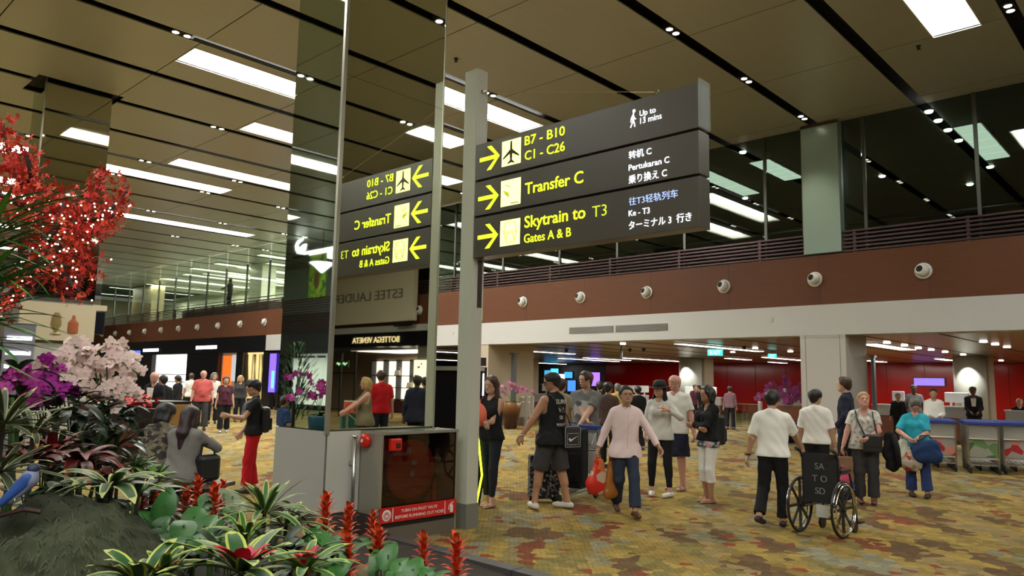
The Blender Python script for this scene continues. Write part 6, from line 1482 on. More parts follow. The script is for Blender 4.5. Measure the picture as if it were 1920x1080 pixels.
t = thing('swan_sign', 'white glowing swan-shaped sign high on the left side, seen in the mirror', 'sign', (XL + .2, 34.9, 8.45))
MB().poly([(x * .7, y * .7 + .1) for x, y in sw], (0, 0, 0), (0, 1, 0), (0, 0, 1), .05).build('swan', mat('swan_glow', (1, 1, 1), .5, emit=3), t); MB().box(-.08, -.04, -.8, .8, -.5, -.4).build('bracket', BLACK, t)
t = thing('sail_lamp', 'white glowing sail-shaped hanging lamp, seen in the mirror', 'lamp', (XL + .8, 31.8, 7.1))
MB().lathe([(.03, -.32), (.15, -.22), (.4, .02), (.6, .15), (.6, .18)], 20, (0, 0, 0)).build('shade', mat('sail_glow', (1, 1, .95), .5, emit=2.2), t, True); MB().bar((0, 0, .15), (0, 0, 1.8), .02).build('cable', BLACK, t)
t = thing('window_display', 'white draped shop window on the left side of the hall, seen in the mirror', 'shop window', (XL, 33.8, 0))
dr_ = MB(); n = 40; v = []; f = []
for i in range(n + 1): y = -2.3 + 4.6 * i / n; x = .12 * math.sin(i * 1.3); v += [(x - .6, y, .3), (x - .6, y, 2.95)]
for i in range(n): f.append((2 * i, 2 * i + 2, 2 * i + 3, 2 * i + 1))
dr_.raw(v, f).build('drape', mat('drape_white', (.75, .78, .75), .7, emit=.35, ecol=(.8, .85, .8)), t, True)
for k in range(5): MB().box(-.3, -.1, -2 + k * .95, -1.5 + k * .95, 2.7, 2.8).build('lamp_head', BLACK, t)
struct(MB().box(XL - 1, XL - .9, 10, 60, 0, 3).build('wall_left_shop', SHB))
for k in range(6): pass
struct(MB().box(XL - .2, XL, 36.2, 60, 0, 2.9).build('wall_left_pier', SHB)); struct(MB().box(XL - .2, XL, 8, 31.2, 0, 2.9).build('wall_left_pier', SHB))
v = at(600, 760, 13.4)
def bluepot(t): MB().lathe([(.16, 0), (.2, .3), (.19, .32), (0, .28)], 18).build('pot', mat('pot_blue', (.01, .09, .16), .4), t, True); MB().box(-.3, .3, -.3, .3, -.72, 0).build('stand', mat('stand_dark', (.03, .03, .03), .5), t); return .3
orchid('deep magenta orchid in a blue pot seen in the dark mirror face', (2 * COLS[0][0] - v.x, v.y, .72), [(.5, .2, .75, .1, 9), (.3, -.4, .6, .15, 9), (-.4, .3, .5, .2, 7), (.6, -.1, .45, .15, 8)], ('bloom_magenta2', mat('orchid_hot', (.5, .03, .32), .6)), .075, bluepot, 8, seed=8)
v = at(552, 740, 14.5)
t = thing('topiary', 'dark upright conifer-like plant seen in the dark mirror face', 'plant', (2 * COLS[0][0] - v.x, v.y, 0)); rr = random.Random(5); mb = MB()
for i in range(420):
    z = rr.uniform(.9, 2.25); r_ = .42 * math.sin(min(1, (2.4 - z) / .9) * PI / 2) * rr.uniform(.3, 1); a = rr.uniform(0, 2 * PI)
    leaf_mesh(mb, (r_ * math.cos(a), r_ * math.sin(a), z), (math.cos(a), math.sin(a), 0), .16, .02, .1, 1.1, 2)
tag(mb.build('foliage', LEAFD, t), kind='stuff'); MB().lathe([(.2, 0), (.26, .5), (.24, .52), (.04, .5), (.03, 1.3)], 14).build('pot', BLACK, t)

# ---- cafe counter and signs at the left
def cx_(px, d): return AT(px, d)
a = Vector((*AT(195, 15.5), 0)); b = Vector((*AT(358, 16.5), 0)); dr = (b - a).normalized(); L_ = (b - a).length
t = thing('cafe_counter', 'long low black counter with chrome strips behind the seated people', 'counter', a, math.atan2(dr.y, dr.x))
MB().box(0, L_, 0, .9, 0, 1.12).build('body', mat('counter_black', (.01, .01, .012), .35), t)
MB().box(-.03, L_ + .03, -.04, .95, 1.12, 1.17).build('top', mat('counter_black', (.01, .01, .012), .35), t)
for k in range(3): MB().box(.1 + k * L_ / 3, .1 + k * L_ / 3 + .55, -.02, 0, .62, .65).build('chrome_strip', CHROME, t)
MB().box(.35, .75, -.02, 0, .35, 1.0).build('red_panel', mat('panel_brick', (.16, .035, .02), .5), t)
t = thing('ochre_sign_board', 'ochre board with a dark arch on the counter left of the coral-shirted man', 'board', (*AT(338, 15.6), .45), math.atan2(dr.y, dr.x))
MB().box(-.3, .32, -.03, .03, 0, .68).build('board', mat('ochre_board', (.36, .19, .05), .6), t)
MB().tube([(.12 * math.cos(a_), -.035, .1 + .16 * math.sin(a_)) for a_ in [i * PI / 10 for i in range(11)]], .03, 6).build('arch_mark', mat('arch_dark', (.1, .07, .05), .6), t); MB().box(-.28, -.24, -.02, .02, -.45, 0).box(.24, .28, -.02, .02, -.45, 0).build('stand', BLACK, t)
t = thing('poinsettia_bed', 'bright red cloth-like bed of flowers at the counter behind the white orchids', 'flower bed', (*AT(243, 15.2), 1.02), math.atan2(dr.y, dr.x))
mb = MB(); rr = random.Random(3)
for i in range(120): leaf_mesh(mb, (rr.uniform(-.6, .6), rr.uniform(-.1, .2), rr.uniform(.0, .25)), (rr.uniform(-1, 1), rr.uniform(-1, 1), 0), .16, .05, .3, rr.uniform(0, .9), 3)
tag(mb.build('petals', mat('poinsettia_red', (.55, .012, .012), .6), t), kind='stuff'); MB().box(-.65, .65, -.12, .2, -.2, .04).build('trough', BLACK, t)
# hanging flight sign
p = at(77, 642, 24)
fz = thing('hanging_flight_sign', 'dark hanging sign with two glowing blue rows at the far left', 'sign', p, math.atan2(p.y, p.x) - PI / 2)
MB().box(-.75, .75, -.06, .06, -.28, .24).build('panel', SHB, fz)
BG = mat('sign_blue_bright', (.02, .15, 1), .5, emit=2.2, ecol=(.03, .2, 1)); CG = mat('sign_cyan', (.2, .8, 1), .5, emit=2.5, ecol=(.2, .75, 1))
for z in (-.14, .1):
    for k in range(5): MB().box(-.7 + k * .1, -.62 + k * .1, -.075, -.06, z - .03 - .015 * (k % 2), z + .03).build('letter_block', BG, fz)
    MB().box(-.12, .06, -.075, -.06, z - .08, z + .08).build('icon_box', CG, fz); MB().poly([(0, 0), (.08, .1), (.16, 0), (.1, .02), (.1, -.07), (.06, -.07), (.06, .02)], (.12, -.075, z), (1, 0, 0), (0, 0, 1), .01).build('arrow', CG, fz)
    for k in range(3): MB().box(.36 + k * .12, .45 + k * .12, -.075, -.06, z - .05, z + .05).build('text_block', mat('dim_glow', (.4, .6, .6), .5, emit=.5, ecol=(.4, .6, .6)), fz)
for x in (-.6, .6): MB().bar((x, 0, .24), (x, 0, CEIL - p.z), .03).build('hanger', BLACK, fz)
t = thing('lit_shelf_tower', 'white lit shelf tower at the far left picture edge', 'shelf', (*AT(30, 17), 0), math.atan2(at(30, 700, 17).y, at(30, 700, 17).x) - PI / 2)
MB().box(-.25, .25, .0, .3, 0, 2.6).build('casing', mat('tower_grey', (.2, .2, .24), .4), t)
for k, z in enumerate((1.5, 1.75, 2.0, 2.28)): MB().box(-.2, .2, -.03, .0, z, z + .07).build('light_bar', mat('tower_glow', (1, 1, 1), .5, emit=2), t)
# ================================================================ THE PLANTED BED IN FRONT
from mathutils import noise as mnoise
SOIL = mat('soil_dark', (.022, .016, .012), .95, noise=.4, scale=12, bump=.6)
foot = [(4.88, 1.6), (4.97, 6.32), (4.36, 6.5), (4.2, 7.3), (3.7, 8.1), (2.0, 9.0), (-1.2, 9.6), (-1.6, 1.8), (1.6, .9)]
bed = thing('planted_bed', 'raised indoor flower bed with a low dark stone kerb in the foreground', 'flower bed', (0, 0, 0))
KB = mat('kerb_stone', (.055, .05, .048), .5, noise=.2, scale=9)
for i in range(len(foot)):
    a = Vector((*foot[i], 0)); b = Vector((*foot[(i + 1) % len(foot)], 0)); d = (b - a).normalized(); nn = Vector((-d.y, d.x, 0)); k = max(1, round((b - a).length / .9))
    for j in range(k):
        p = a + (b - a) * (j / k) + d * .006; q = a + (b - a) * ((j + 1) / k) - d * .006
        MB().bar(p + nn * .07 + Vector((0, 0, .06)), q + nn * .07 + Vector((0, 0, .06)), .15, .12).build('kerb_stone', KB, bed)
def inside(x, y):
    c = False; n = len(foot)
    for i in range(n):
        (x1, y1), (x2, y2) = foot[i], foot[(i + 1) % n]
        if (y1 > y) != (y2 > y) and x < (x2 - x1) * (y - y1) / (y2 - y1) + x1: c = not c
    return c
def edged(x, y): return min(((Vector((x, y)) - Vector(foot[i])).dot((Vector(foot[(i + 1) % len(foot)]) - Vector(foot[i])).normalized().orthogonal()) for i in range(len(foot))), key=abs)
def soil_z(x, y):
    e = min(1, abs(edged(x, y)) / .9); return .06 + e * (.22 + .12 * mnoise.noise(Vector((x * .9, y * .9, 0))) + max(0, (3.2 - x)) * .07)
v = []; idx = {}; f = []; st = .2
for i in range(-9, 26):
    for j in range(4, 49):
        x, y = i * st, j * st
        if inside(x, y): idx[(i, j)] = len(v); v.append((x, y, soil_z(x, y)))
for (i, j) in idx:
    if all(k in idx for k in ((i + 1, j), (i, j + 1), (i + 1, j + 1))): f.append((idx[(i, j)], idx[(i + 1, j)], idx[(i + 1, j + 1)], idx[(i, j + 1)]))
MB().raw(v, f).build('soil', SOIL, bed, True)
MB().raw([(*p, .07) for p in foot], [tuple(range(len(foot)))]).build('soil_base', SOIL, bed)
GRN = mat('leaf_green', (.022, .075, .022), .4, noise=.3, scale=6); GRN2 = mat('leaf_mid_green', (.03, .12, .025), .42, noise=.3, scale=6); LIME = mat('leaf_lime', (.12, .30, .03), .5, noise=.3, scale=8)
CRE = mat('leaf_cream_edge', (.38, .40, .14), .5); CRE2 = mat('leaf_yellow_edge', (.36, .42, .07), .5); OLV = mat('leaf_olive', (.05, .065, .04), .5, noise=.3, scale=6)
PRED = mat('leaf_crimson', (.42, .012, .035), .45); MAR = mat('leaf_maroon', (.07, .007, .008), .4, noise=.4, scale=7); DRD = mat('leaf_dark_red', (.17, .012, .009), .45, noise=.4, scale=7); BRN = mat('leaf_pink_brown', (.24, .10, .06), .6, noise=.4, scale=7)
ORG = mat('bract_scarlet', (.62, .045, .008), .42, noise=.25, scale=9); ORG2 = mat('bract_orange', (.78, .12, .015), .4)
rr = random.Random(11)
def vleaf(base, dirv, L_, w_, up, arch, ms, fold=.22, n=7, edge=.3, redto=0, twist=0, name='leaf', parent=None, round_=1.0):
    """broad leaf: green midrib strip with pale margins; ms = [blade, margin, (base colour)]"""
    d = Vector(dirv); d.z = 0; d.normalize(); s0 = Vector((-d.y, d.x, 0)); s0 = (s0 + Vector((0, 0, twist))).normalized(); v = []; f = []; mi = []; b = Vector(base)
    for i in range(n + 1):
        u = i / n; wd = w_ * (.38 + .62 * math.sin(min(1, u * 1.5 + .1) * PI / 2)) * math.sqrt(max(.003, 1 - u ** (3.0 * round_)))
        ang = up - arch * u * 1.6
        if i: b = b + (d * math.cos(pa) + Vector((0, 0, math.sin(pa)))) * (L_ / n)
        pa = ang
        up_ = Vector((0, 0, 1)) * math.cos(ang) - d * math.sin(ang)
        for c in (-1, -(1 - edge), 0, 1 - edge, 1): v.append(b + s0 * (c * wd) + up_ * (abs(c) * wd * fold))
    for i in range(n):
        for c in range(4):
            f.append((i * 5 + c, i * 5 + c + 1, i * 5 + c + 6, i * 5 + c + 5)); last = i >= n - 1
            mi.append(2 if (redto and i / n < redto) else (1 if c in (0, 3) or last else 0))
    o = MB().raw(v, f).build(name, None, parent, True)
    for m in ms: o.data.materials.append(m)
    o.data.polygons.foreach_set('material_index', mi)
    return o
def rosette(name, label, cat, loc, n, L_, w_, ms, up=(.4, 1.1), arch=(.5, .9), group=None, redto=0, core=None, edge=.3, seed=0, dirs=None, round_=1.0, stemh=0):
    r = random.Random(seed * 7 + 3); t = thing(name, label, cat, loc, 0, group)
    if stemh: MB().tube([(0, 0, -stemh), (0, 0, .02)], .012, 6).build('stem', mat('stem_brown', (.03, .025, .015), .8), t)
    for i in range(n):
        a = i * 2.399 + r.uniform(-.25, .25) if dirs is None else dirs[i]
        k = i / n; u = up[1] + (up[0] - up[1]) * (1 - k) if True else 0
        u = up[0] + (up[1] - up[0]) * k
        vleaf((.02 * math.cos(a), .02 * math.sin(a), 0), (math.cos(a), math.sin(a), 0), L_ * (1.1 - .35 * k) * r.uniform(.85, 1.1), w_ * r.uniform(.85, 1.1), u, r.uniform(*arch), ms, redto=redto, edge=edge, twist=r.uniform(-.25, .25), parent=t, round_=round_)
    if core:
        for i in range(9):
            a = i * 2.399; vleaf((0, 0, .01), (math.cos(a), math.sin(a), 0), L_ * .42 * r.uniform(.8, 1.1), w_ * .9, r.uniform(.5, 1.2), .35, [core, core], parent=t, name='heart_leaf')
    return t
def torch(label, loc, h, size=1.0, m=ORG, seed=0, n=26, leafs=7):
    """guzmania: broad green leaves and a spike of scarlet bracts"""
    r = random.Random(seed); t = thing('guzmania', label, 'flower', loc, 0, None); MB().tube([(0, 0, -.02), (0, 0, h)], .011, 6).build('stem', STEM, t)
    for i in range(n):
        k = i / n; a = i * 2.399; z = h * .3 + h * .64 * k; L_ = size * (.105 - .035 * k) * r.uniform(.85, 1.2)
        vleaf((0, 0, z), (math.cos(a), math.sin(a), 0), L_ * 1.15, size * .019, 1.05 + .25 * k, 1.05 - .55 * k, [m if i % 3 else ORG2, m], n=4, parent=t, name='bract', fold=.1)
    for i in range(leafs):
        a = i * 2.399 + seed; vleaf((0, 0, 0), (math.cos(a), math.sin(a), 0), .26 * size * r.uniform(.8, 1.1), .045 * size, .9, .8, [GRN2, GRN2], parent=t, round_=1.2)
    return t
# boulders
def boulder(label, c, rx, ry, rz, m, seed, res=.03, amp=.035, fr=5):
    V, Q = field([((0, 0, 0), (0, 0, 0), rx, rx, {})], res, .02)
    out = []
    for p in V:
        q = Vector([float(z_) for z_ in p]); nq = q.normalized(); k = 1 + (amp / rx) * (2 * mnoise.noise(nq * fr * .5 + Vector((seed, 0, 0))) + mnoise.noise(nq * fr * 1.6 + Vector((0, seed, 0))))
        out.append((q.x * k, q.y * k * ry / rx, q.z * k * rz / rx))
    o = mesh_np('boulder', [(np.array(out), Q)], m, None); o.location = c; tag(o, label, 'boulder'); return o
MOSS = mat('moss_rock', (.036, .042, .022), .95, noise=.8, scale=5, bump=.9)
c0 = at(118, 1010, 4.15)
bl = boulder('large dark moss-covered boulder at the lower left', (c0.x, c0.y, .58), .52, .46, .48, MOSS, 2.3, .025, .04)
mb = MB()
MV = [tuple(x.co) for x in bl.data.vertices]
for i in range(5200):
    p = Vector(MV[rr.randrange(len(MV))]); nrm = p.normalized()
    if p.z < -.2: continue
    l_ = rr.uniform(.02, .07); q = p + nrm * .012; d_ = (Vector((rr.uniform(-.5, .5), rr.uniform(-.5, .5), -1)) + nrm * .5).normalized() * l_; s_ = nrm.cross(d_).normalized() * .0022
    mb.raw([q - s_, q + s_, q + d_ * .6 + nrm * .006 + s_, q + d_ * .6 + nrm * .006 - s_, q + d_], [(0, 1, 2, 3), (3, 2, 4)])
tag(mb.build('moss_strands', mat('moss_grey_green', (.055, .068, .03), .9, noise=.7, scale=20), bl), kind='stuff')
c = at(592, 965, 6.2); boulder('rough brown boulder at the foot of the pale column base', (c.x, c.y, .30), .27, .24, .25, mat('rock_brown', (.14, .085, .045), .9, noise=.5, scale=7, bump=.7), 5.1)
c = at(716, 1085, 4.75); boulder('smooth cream boulder at the bottom edge among the scarlet torches', (c.x, c.y, .33), .19, .15, .14, mat('rock_cream', (.42, .34, .20), .8, noise=.2, scale=7, bump=.3), 7.7, .015, .012)
c = at(690, 1022, 5.6); boulder('small cream stone behind the scarlet torches', (c.x, c.y, .26), .13, .12, .12, mat('rock_cream', (.42, .34, .20), .8), 3.3, .02, .012)
c = at(335, 1050, 4.9); boulder('flat dark brown rock between the moss boulder and the striped plants', (c.x, c.y, .2), .42, .3, .2, mat('rock_dark', (.045, .034, .028), .9, noise=.4, scale=6, bump=.6), 9.1)

# scarlet torches
TORCH = [(612, 930, 5.7, 1.1, 'nearest the pale column corner, left of the steel pipe'), (655, 948, 5.5, 1.0, 'in front of the steel pipe, upper one'), (652, 1003, 4.9, 1.15, 'below the steel pipe, lower bright one'), (700, 962, 5.9, .8, 'behind the paired torches under the red banner'), (710, 992, 5.3, 1.15, 'right of the lower bright one, under the red banner'),
         (795, 1004, 5.4, 1.0, 'standing alone left of the kerb'), (857, 1010, 4.9, 1.15, 'rightmost of the bed'), (268, 896, 6.0, 1.1, 'left of the round green leaves'), (292, 902, 6.1, 1.0, 'second from the left behind the moss boulder'), (350, 918, 5.7, .9, 'right of the tall round leaf'), (372, 897, 5.9, .95, 'leaning beside the steel bench end'),
         (404, 912, 5.5, 1.05, 'fourth, before the bench leg'), (418, 904, 6.1, .8, 'yellow-tipped one right of the fourth')]
for i, (px, py, d, s_, where) in enumerate(TORCH):
    p = at(px, py, d); z0 = soil_z(p.x, p.y) if inside(p.x, p.y) else .1
    h = .36 * s_; base = Vector((p.x, p.y, p.z - h))
    t = torch('scarlet torch-shaped flower, %s' % where, base, h, s_, ORG, i, 34)
    if base.z > z0 + .02: MB().tube([(0, 0, 0), (0, 0, z0 - base.z)], .02, 6).build('stalk', STEM, t)
# striped plants
V1 = [GRN, CRE]; V2 = [GRN, CRE2, PRED]
def at_soil(px, py, d): return at(px, py, d)
def ros(label, px, py, d, n, L_, w_, ms, name='striped_bromeliad', **k):
    p = at(px, py, d); z0 = soil_z(p.x, p.y) if inside(p.x, p.y) else .1
    return rosette(name, label, 'plant', p, n, L_, w_, ms, stemh=max(.02, p.z - z0), **k)
ros('cream-edged rosette plant growing on top of the moss boulder', 208, 912, 4.35, 18, .30, .034, V1, up=(.15, .9), arch=(.5, .9), seed=1)
ros('second cream-edged plant on the right shoulder of the moss boulder', 258, 925, 4.7, 10, .24, .028, V1, up=(.3, 1.2), arch=(.4, .7), seed=2)
ros('upright striped dracaena in front of the pale column panel', 496, 962, 5.0, 26, .34, .024, [GRN2, CRE], up=(.1, 1.35), arch=(.3, .75), seed=3, edge=.35)
ros('low striped dracaena right of the upright one', 536, 985, 5.1, 18, .30, .022, [GRN2, CRE], up=(.0, .9), arch=(.3, .6), seed=4, edge=.35)
ros('small striped plant under the upright dracaena', 460, 1012, 4.6, 16, .26, .02, [GRN2, CRE2], up=(.1, 1.3), arch=(.3, .8), seed=5, edge=.35)
ros('large yellow-edged plant with crimson heart at the bottom centre-left', 452, 1072, 3.3, 13, .36, .042, V2, up=(.2, .95), arch=(.25, .6), seed=6, redto=.0, core=PRED)
ros('yellow-edged plant with a crimson star heart right of the large one', 572, 1068, 3.7, 18, .27, .026, [GRN2, CRE2, PRED], up=(.15, .9), arch=(.3, .6), seed=7, core=PRED)
ros('yellow-edged plant cut by the bottom edge below the moss boulder', 262, 1092, 3.2, 10, .22, .035, V2, up=(.4, 1.3), arch=(.4, .9), seed=8)
ros('small red-hearted striped plant beside it at the bottom edge', 305, 1085, 3.25, 9, .17, .026, V2, up=(.6, 1.4), arch=(.3, .6), seed=9, core=PRED)
ros('big grey-green striped dracaena at the left picture edge, upper crown', 5, 795, 4.4, 34, .30, .017, [OLV, CRE], up=(-.1, 1.2), arch=(.1, .5), seed=10, edge=.2)
ros('big grey-green striped dracaena at the left picture edge, lower crown', -5, 885, 4.2, 26, .30, .019, [OLV, CRE], up=(-.1, .8), arch=(.1, .5), seed=12, edge=.2)
ros('striped dracaena right of the upper crown at the left edge', 62, 812, 4.9, 22, .25, .018, [OLV, CRE], up=(.0, 1.2), arch=(.1, .6), seed=13, edge=.2)
ros('long-leaved green plant between the moss boulder and the dracaena crowns', 110, 925, 5.0, 12, .24, .022, [GRN, GRN], up=(.0, .9), arch=(.4, .9), seed=14)
ros('bright lime green fern-like plant behind the red torches', 285, 905, 6.1, 26, .20, .02, [LIME, LIME], name='lime_fern', up=(.3, 1.35), arch=(.2, .8), seed=15)
ros('second lime green fern-like plant beside the seated woman', 255, 880, 6.3, 18, .19, .018, [LIME, GRN2], name='lime_fern', up=(.2, 1.2), arch=(.2, .8), seed=16)
ros('dark maroon arching plant behind the moss boulder', 150, 868, 5.2, 22, .30, .032, [MAR, DRD], name='maroon_plant', up=(.2, 1.0), arch=(.7, 1.1), seed=17)
ros('dark red plant left of the maroon one', 95, 850, 5.4, 16, .27, .034, [DRD, MAR], name='red_plant', up=(.2, 1.2), arch=(.4, 1.0), seed=18)
ros('pinkish-brown leaved plant left of the seated pair', 222, 872, 6.2, 14, .20, .026, [BRN, MAR], name='pink_brown_plant', up=(.2, 1.2), arch=(.4, 1.0), seed=19)
ros('dark maroon plant under the seated patterned person', 200, 895, 5.7, 14, .24, .034, [MAR, MAR], name='maroon_plant', up=(.1, .9), arch=(.5, 1.0), seed=20)
ros('dark red bromeliad at the foot of the dracaena', 60, 862, 5.2, 12, .26, .034, [DRD, MAR], name='red_plant', up=(.2, 1.0), arch=(.4, .9), seed=21)
# round-leaved plants
def roundleaf(label, spots, m=GRN2, seed=0):
    r = random.Random(seed); p0 = at(*spots[0][:3]); t = thing('round_leaf_plant', label, 'plant', (p0.x, p0.y, soil_z(p0.x, p0.y)))
    for (px, py, d, s_, tilt) in spots:
        p = at(px, py, d) - t.location; a = r.uniform(0, 6.28)
        base = Vector((p.x * .3, p.y * .3, 0)); MB().tube([base, p * .6 + Vector((0, 0, .05)), p], .006, 5).build('leaf_stalk', STEM, t)
        tc = (Vector((-p0.x, -p0.y, 0)).normalized() * tilt + Vector((r.uniform(-.3, .3), r.uniform(-.3, .3), 1 - tilt))).normalized()
        R_ = orient(tc).to_4x4(); n = 14; v = [(0, 0, -.01)]; v += [(s_ * .82 * math.cos(2 * PI * k / n) * (1 - .25 * math.sin(2 * PI * k / n)), s_ * 1.3 * math.sin(2 * PI * k / n), .02 * math.cos(4 * PI * k / n) - .015) for k in range(n)]
        R_ = R_ @ Matrix.Rotation(r.uniform(-.5, .5), 4, 'Z')
        MB().raw([p + (R_ @ Vector(q)) for q in v], [(0, 1 + k, 1 + (k + 1) % n) for k in range(n)]).build('leaf', m, t, True)
roundleaf('cluster of glossy round green leaves among the left torches', [(310, 945, 5.2, .085, .85), (330, 995, 5.1, .07, .4), (365, 968, 5.1, .085, .5), (385, 940, 5.5, .06, .6), (345, 985, 4.9, .09, .25), (385, 985, 4.9, .08, .4), (410, 985, 5.2, .07, .5), (300, 985, 5.0, .06, .5), (430, 960, 5.4, .06, .5), (280, 965, 5.3, .07, .5), (320, 1010, 4.8, .07, .3), (375, 1010, 4.7, .08, .3), (415, 1010, 4.8, .07, .3), (350, 1015, 4.6, .08, .2), (290, 1000, 4.9, .06, .4)], seed=2)
roundleaf('broad green leaves under the torches left of the cream boulder', [(600, 1010, 4.9, .085, .4), (622, 1035, 4.7, .09, .4), (585, 1000, 5.1, .06, .6), (640, 1060, 4.5, .07, .4), (600, 1060, 4.3, .07, .3), (625, 1075, 4.2, .08, .3)], mat('leaf_bright_green', (.028, .13, .02), .4, noise=.3, scale=6), seed=3)
roundleaf('broad green leaves right of the cream boulder', [(728, 1040, 5.1, .075, .5), (750, 1055, 4.9, .07, .4), (775, 1068, 4.8, .08, .5), (800, 1078, 4.7, .06, .4), (740, 1075, 4.6, .06, .4), (820, 1082, 4.7, .05, .4), (705, 1045, 5.2, .06, .5)], mat('leaf_bright_green', (.028, .13, .02), .4), seed=4)
roundleaf('pale drooping leaf and companions beside the dracaena', [(436, 930, 5.6, .06, .5), (450, 945, 5.5, .05, .5), (420, 925, 5.8, .05, .5)], mat('leaf_pale_grey', (.16, .2, .12), .5), seed=6)
# dark leafy shrub under the orchids
def shrub(label, px, py, d, n, rad, L_, m, seed, name='dark_shrub', zs=1.0):
    r = random.Random(seed); p = at(px, py, d); t = thing(name, label, 'shrub', (p.x, p.y, soil_z(p.x, p.y)))
    H_ = p.z - t.location.z
    for i in range(5): MB().tube([(0, 0, 0), (r.uniform(-.1, .1), r.uniform(-.1, .1), H_ * .6), (r.uniform(-rad, rad) * .6, r.uniform(-rad, rad) * .6, H_)], .014, 5).build('stem', STEM, t)
    for i in range(n):
        q = Vector((r.uniform(-1, 1), r.uniform(-1, 1), r.uniform(-1, 1)))
        if q.length > 1: q.normalize()
        q = Vector((q.x * rad, q.y * rad, H_ + q.z * rad * zs)); a = math.atan2(q.y, q.x) + r.uniform(-.8, .8)
        vleaf(q, (math.cos(a), math.sin(a), 0), L_ * r.uniform(.7, 1.2), L_ * .2, r.uniform(-.4, .9), r.uniform(.3, .9), [m, m], n=5, parent=t)
    return t
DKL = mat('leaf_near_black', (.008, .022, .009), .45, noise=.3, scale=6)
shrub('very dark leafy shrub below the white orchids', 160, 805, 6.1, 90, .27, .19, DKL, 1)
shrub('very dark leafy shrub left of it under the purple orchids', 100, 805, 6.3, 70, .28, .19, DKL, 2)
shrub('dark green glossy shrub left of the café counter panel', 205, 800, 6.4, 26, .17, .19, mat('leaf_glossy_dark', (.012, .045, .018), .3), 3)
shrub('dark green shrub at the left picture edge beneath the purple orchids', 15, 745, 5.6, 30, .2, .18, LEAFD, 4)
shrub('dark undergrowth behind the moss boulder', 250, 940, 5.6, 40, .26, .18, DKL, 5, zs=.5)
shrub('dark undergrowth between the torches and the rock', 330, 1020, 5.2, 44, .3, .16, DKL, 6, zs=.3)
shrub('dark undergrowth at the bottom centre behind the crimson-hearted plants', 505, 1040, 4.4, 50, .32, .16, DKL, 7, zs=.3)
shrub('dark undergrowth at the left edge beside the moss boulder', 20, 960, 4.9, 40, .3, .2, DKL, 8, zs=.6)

# orchids: sprays laid along arcs
def sprayset(label, base, arcs, fm, fs, seed, name='orchid_plant'):
    r = random.Random(seed); p0 = at(*base); t = thing(name, label, 'orchid', (p0.x, p0.y, soil_z(p0.x, p0.y) if inside(p0.x, p0.y) else .3))
    leaves(t, (0, 0, .3), 8, .3, .05, LEAFD, r)
    me = flower_mesh(fm[0], fm[1])
    for (d, n, pts) in arcs:
        P = [at(x, y, d) - t.location for x, y in pts]
        sp_o = MB().tube([Vector((0, 0, .25)), Vector((P[0].x * .4, P[0].y * .4, P[0].z * .7))] + P, .006, 5).build('spray_stem', STEM, t)
        cum = [0]
        for a, b in zip(P, P[1:]): cum.append(cum[-1] + (b - a).length)
        for k in range(n):
            s_ = cum[-1] * k / max(1, n - 1); i = 0
            while i < len(P) - 2 and cum[i + 1] < s_: i += 1
            q = P[i].lerp(P[i + 1], (s_ - cum[i]) / max(1e-5, cum[i + 1] - cum[i]))
            o = link('bloom', me, None, sp_o); o.location = q + Vector((r.uniform(-1, 1), r.uniform(-1, 1), r.uniform(-1, 1))) * fs * .9
            o.rotation_euler = orient(Vector((-p0.x, -p0.y, 0)).normalized() * 1.2 + Vector((r.uniform(-1, 1), r.uniform(-1, 1), r.uniform(-.3, .7)))).to_euler(); k_ = fs * r.uniform(.8, 1.2); o.scale = (k_,) * 3
    return t
WO = ('bloom_white', ORW); PO = ('bloom_purple', ORP)
sprayset('tall pale pink-white orchid, topmost of the orchid group', (150, 760, 6.6), [(6.6, 16, [(108, 690), (122, 660), (145, 641), (166, 650)]), (6.4, 16, [(118, 675), (140, 650), (160, 655), (172, 672)]), (6.7, 12, [(140, 690), (150, 668), (168, 668), (180, 690)]), (6.5, 10, [(150, 715), (158, 700), (163, 685), (166, 672)])], WO, .047, 1)
sprayset('pale white orchid with high arching sprays on the right of the group', (215, 770, 6.7), [(6.6, 14, [(183, 658), (208, 644), (235, 650), (250, 664)]), (6.5, 16, [(178, 690), (190, 670), (215, 668), (240, 680), (258, 700)]), (6.4, 12, [(200, 682), (220, 672), (242, 690), (262, 702)]), (6.5, 10, [(188, 700), (198, 696), (204, 712), (196, 728)])], WO, .047, 2)
sprayset('low white orchid hanging over the red flower bed', (215, 790, 6.4), [(6.3, 14, [(190, 738), (208, 724), (230, 724), (262, 742)]), (6.2, 12, [(188, 742), (205, 730), (225, 735), (248, 740)]), (6.3, 8, [(205, 740), (212, 748), (216, 760)])], WO, .045, 3)
sprayset('pale orchid with pinkish sprays left of centre', (105, 760, 6.5), [(6.5, 12, [(58, 700), (75, 692), (95, 698), (112, 712)]), (6.3, 12, [(66, 690), (85, 682), (105, 684), (118, 695)]), (6.4, 16, [(110, 712), (130, 700), (150, 704), (162, 722)]), (6.3, 14, [(120, 718), (135, 706), (155, 716), (160, 732)]), (6.5, 8, [(62, 716), (72, 704), (88, 702)])], WO, .045, 4)
sprayset('deep purple orchid in the middle of the group', (95, 770, 6.3), [(6.3, 16, [(58, 722), (75, 710), (95, 712), (108, 728)]), (6.2, 16, [(60, 745), (78, 728), (98, 728), (110, 745)]), (6.2, 14, [(62, 760), (80, 745), (95, 748)]), (6.3, 12, [(112, 735), (128, 722), (145, 738)]), (6.3, 8, [(85, 682), (98, 676), (110, 682)])], PO, .046, 5)
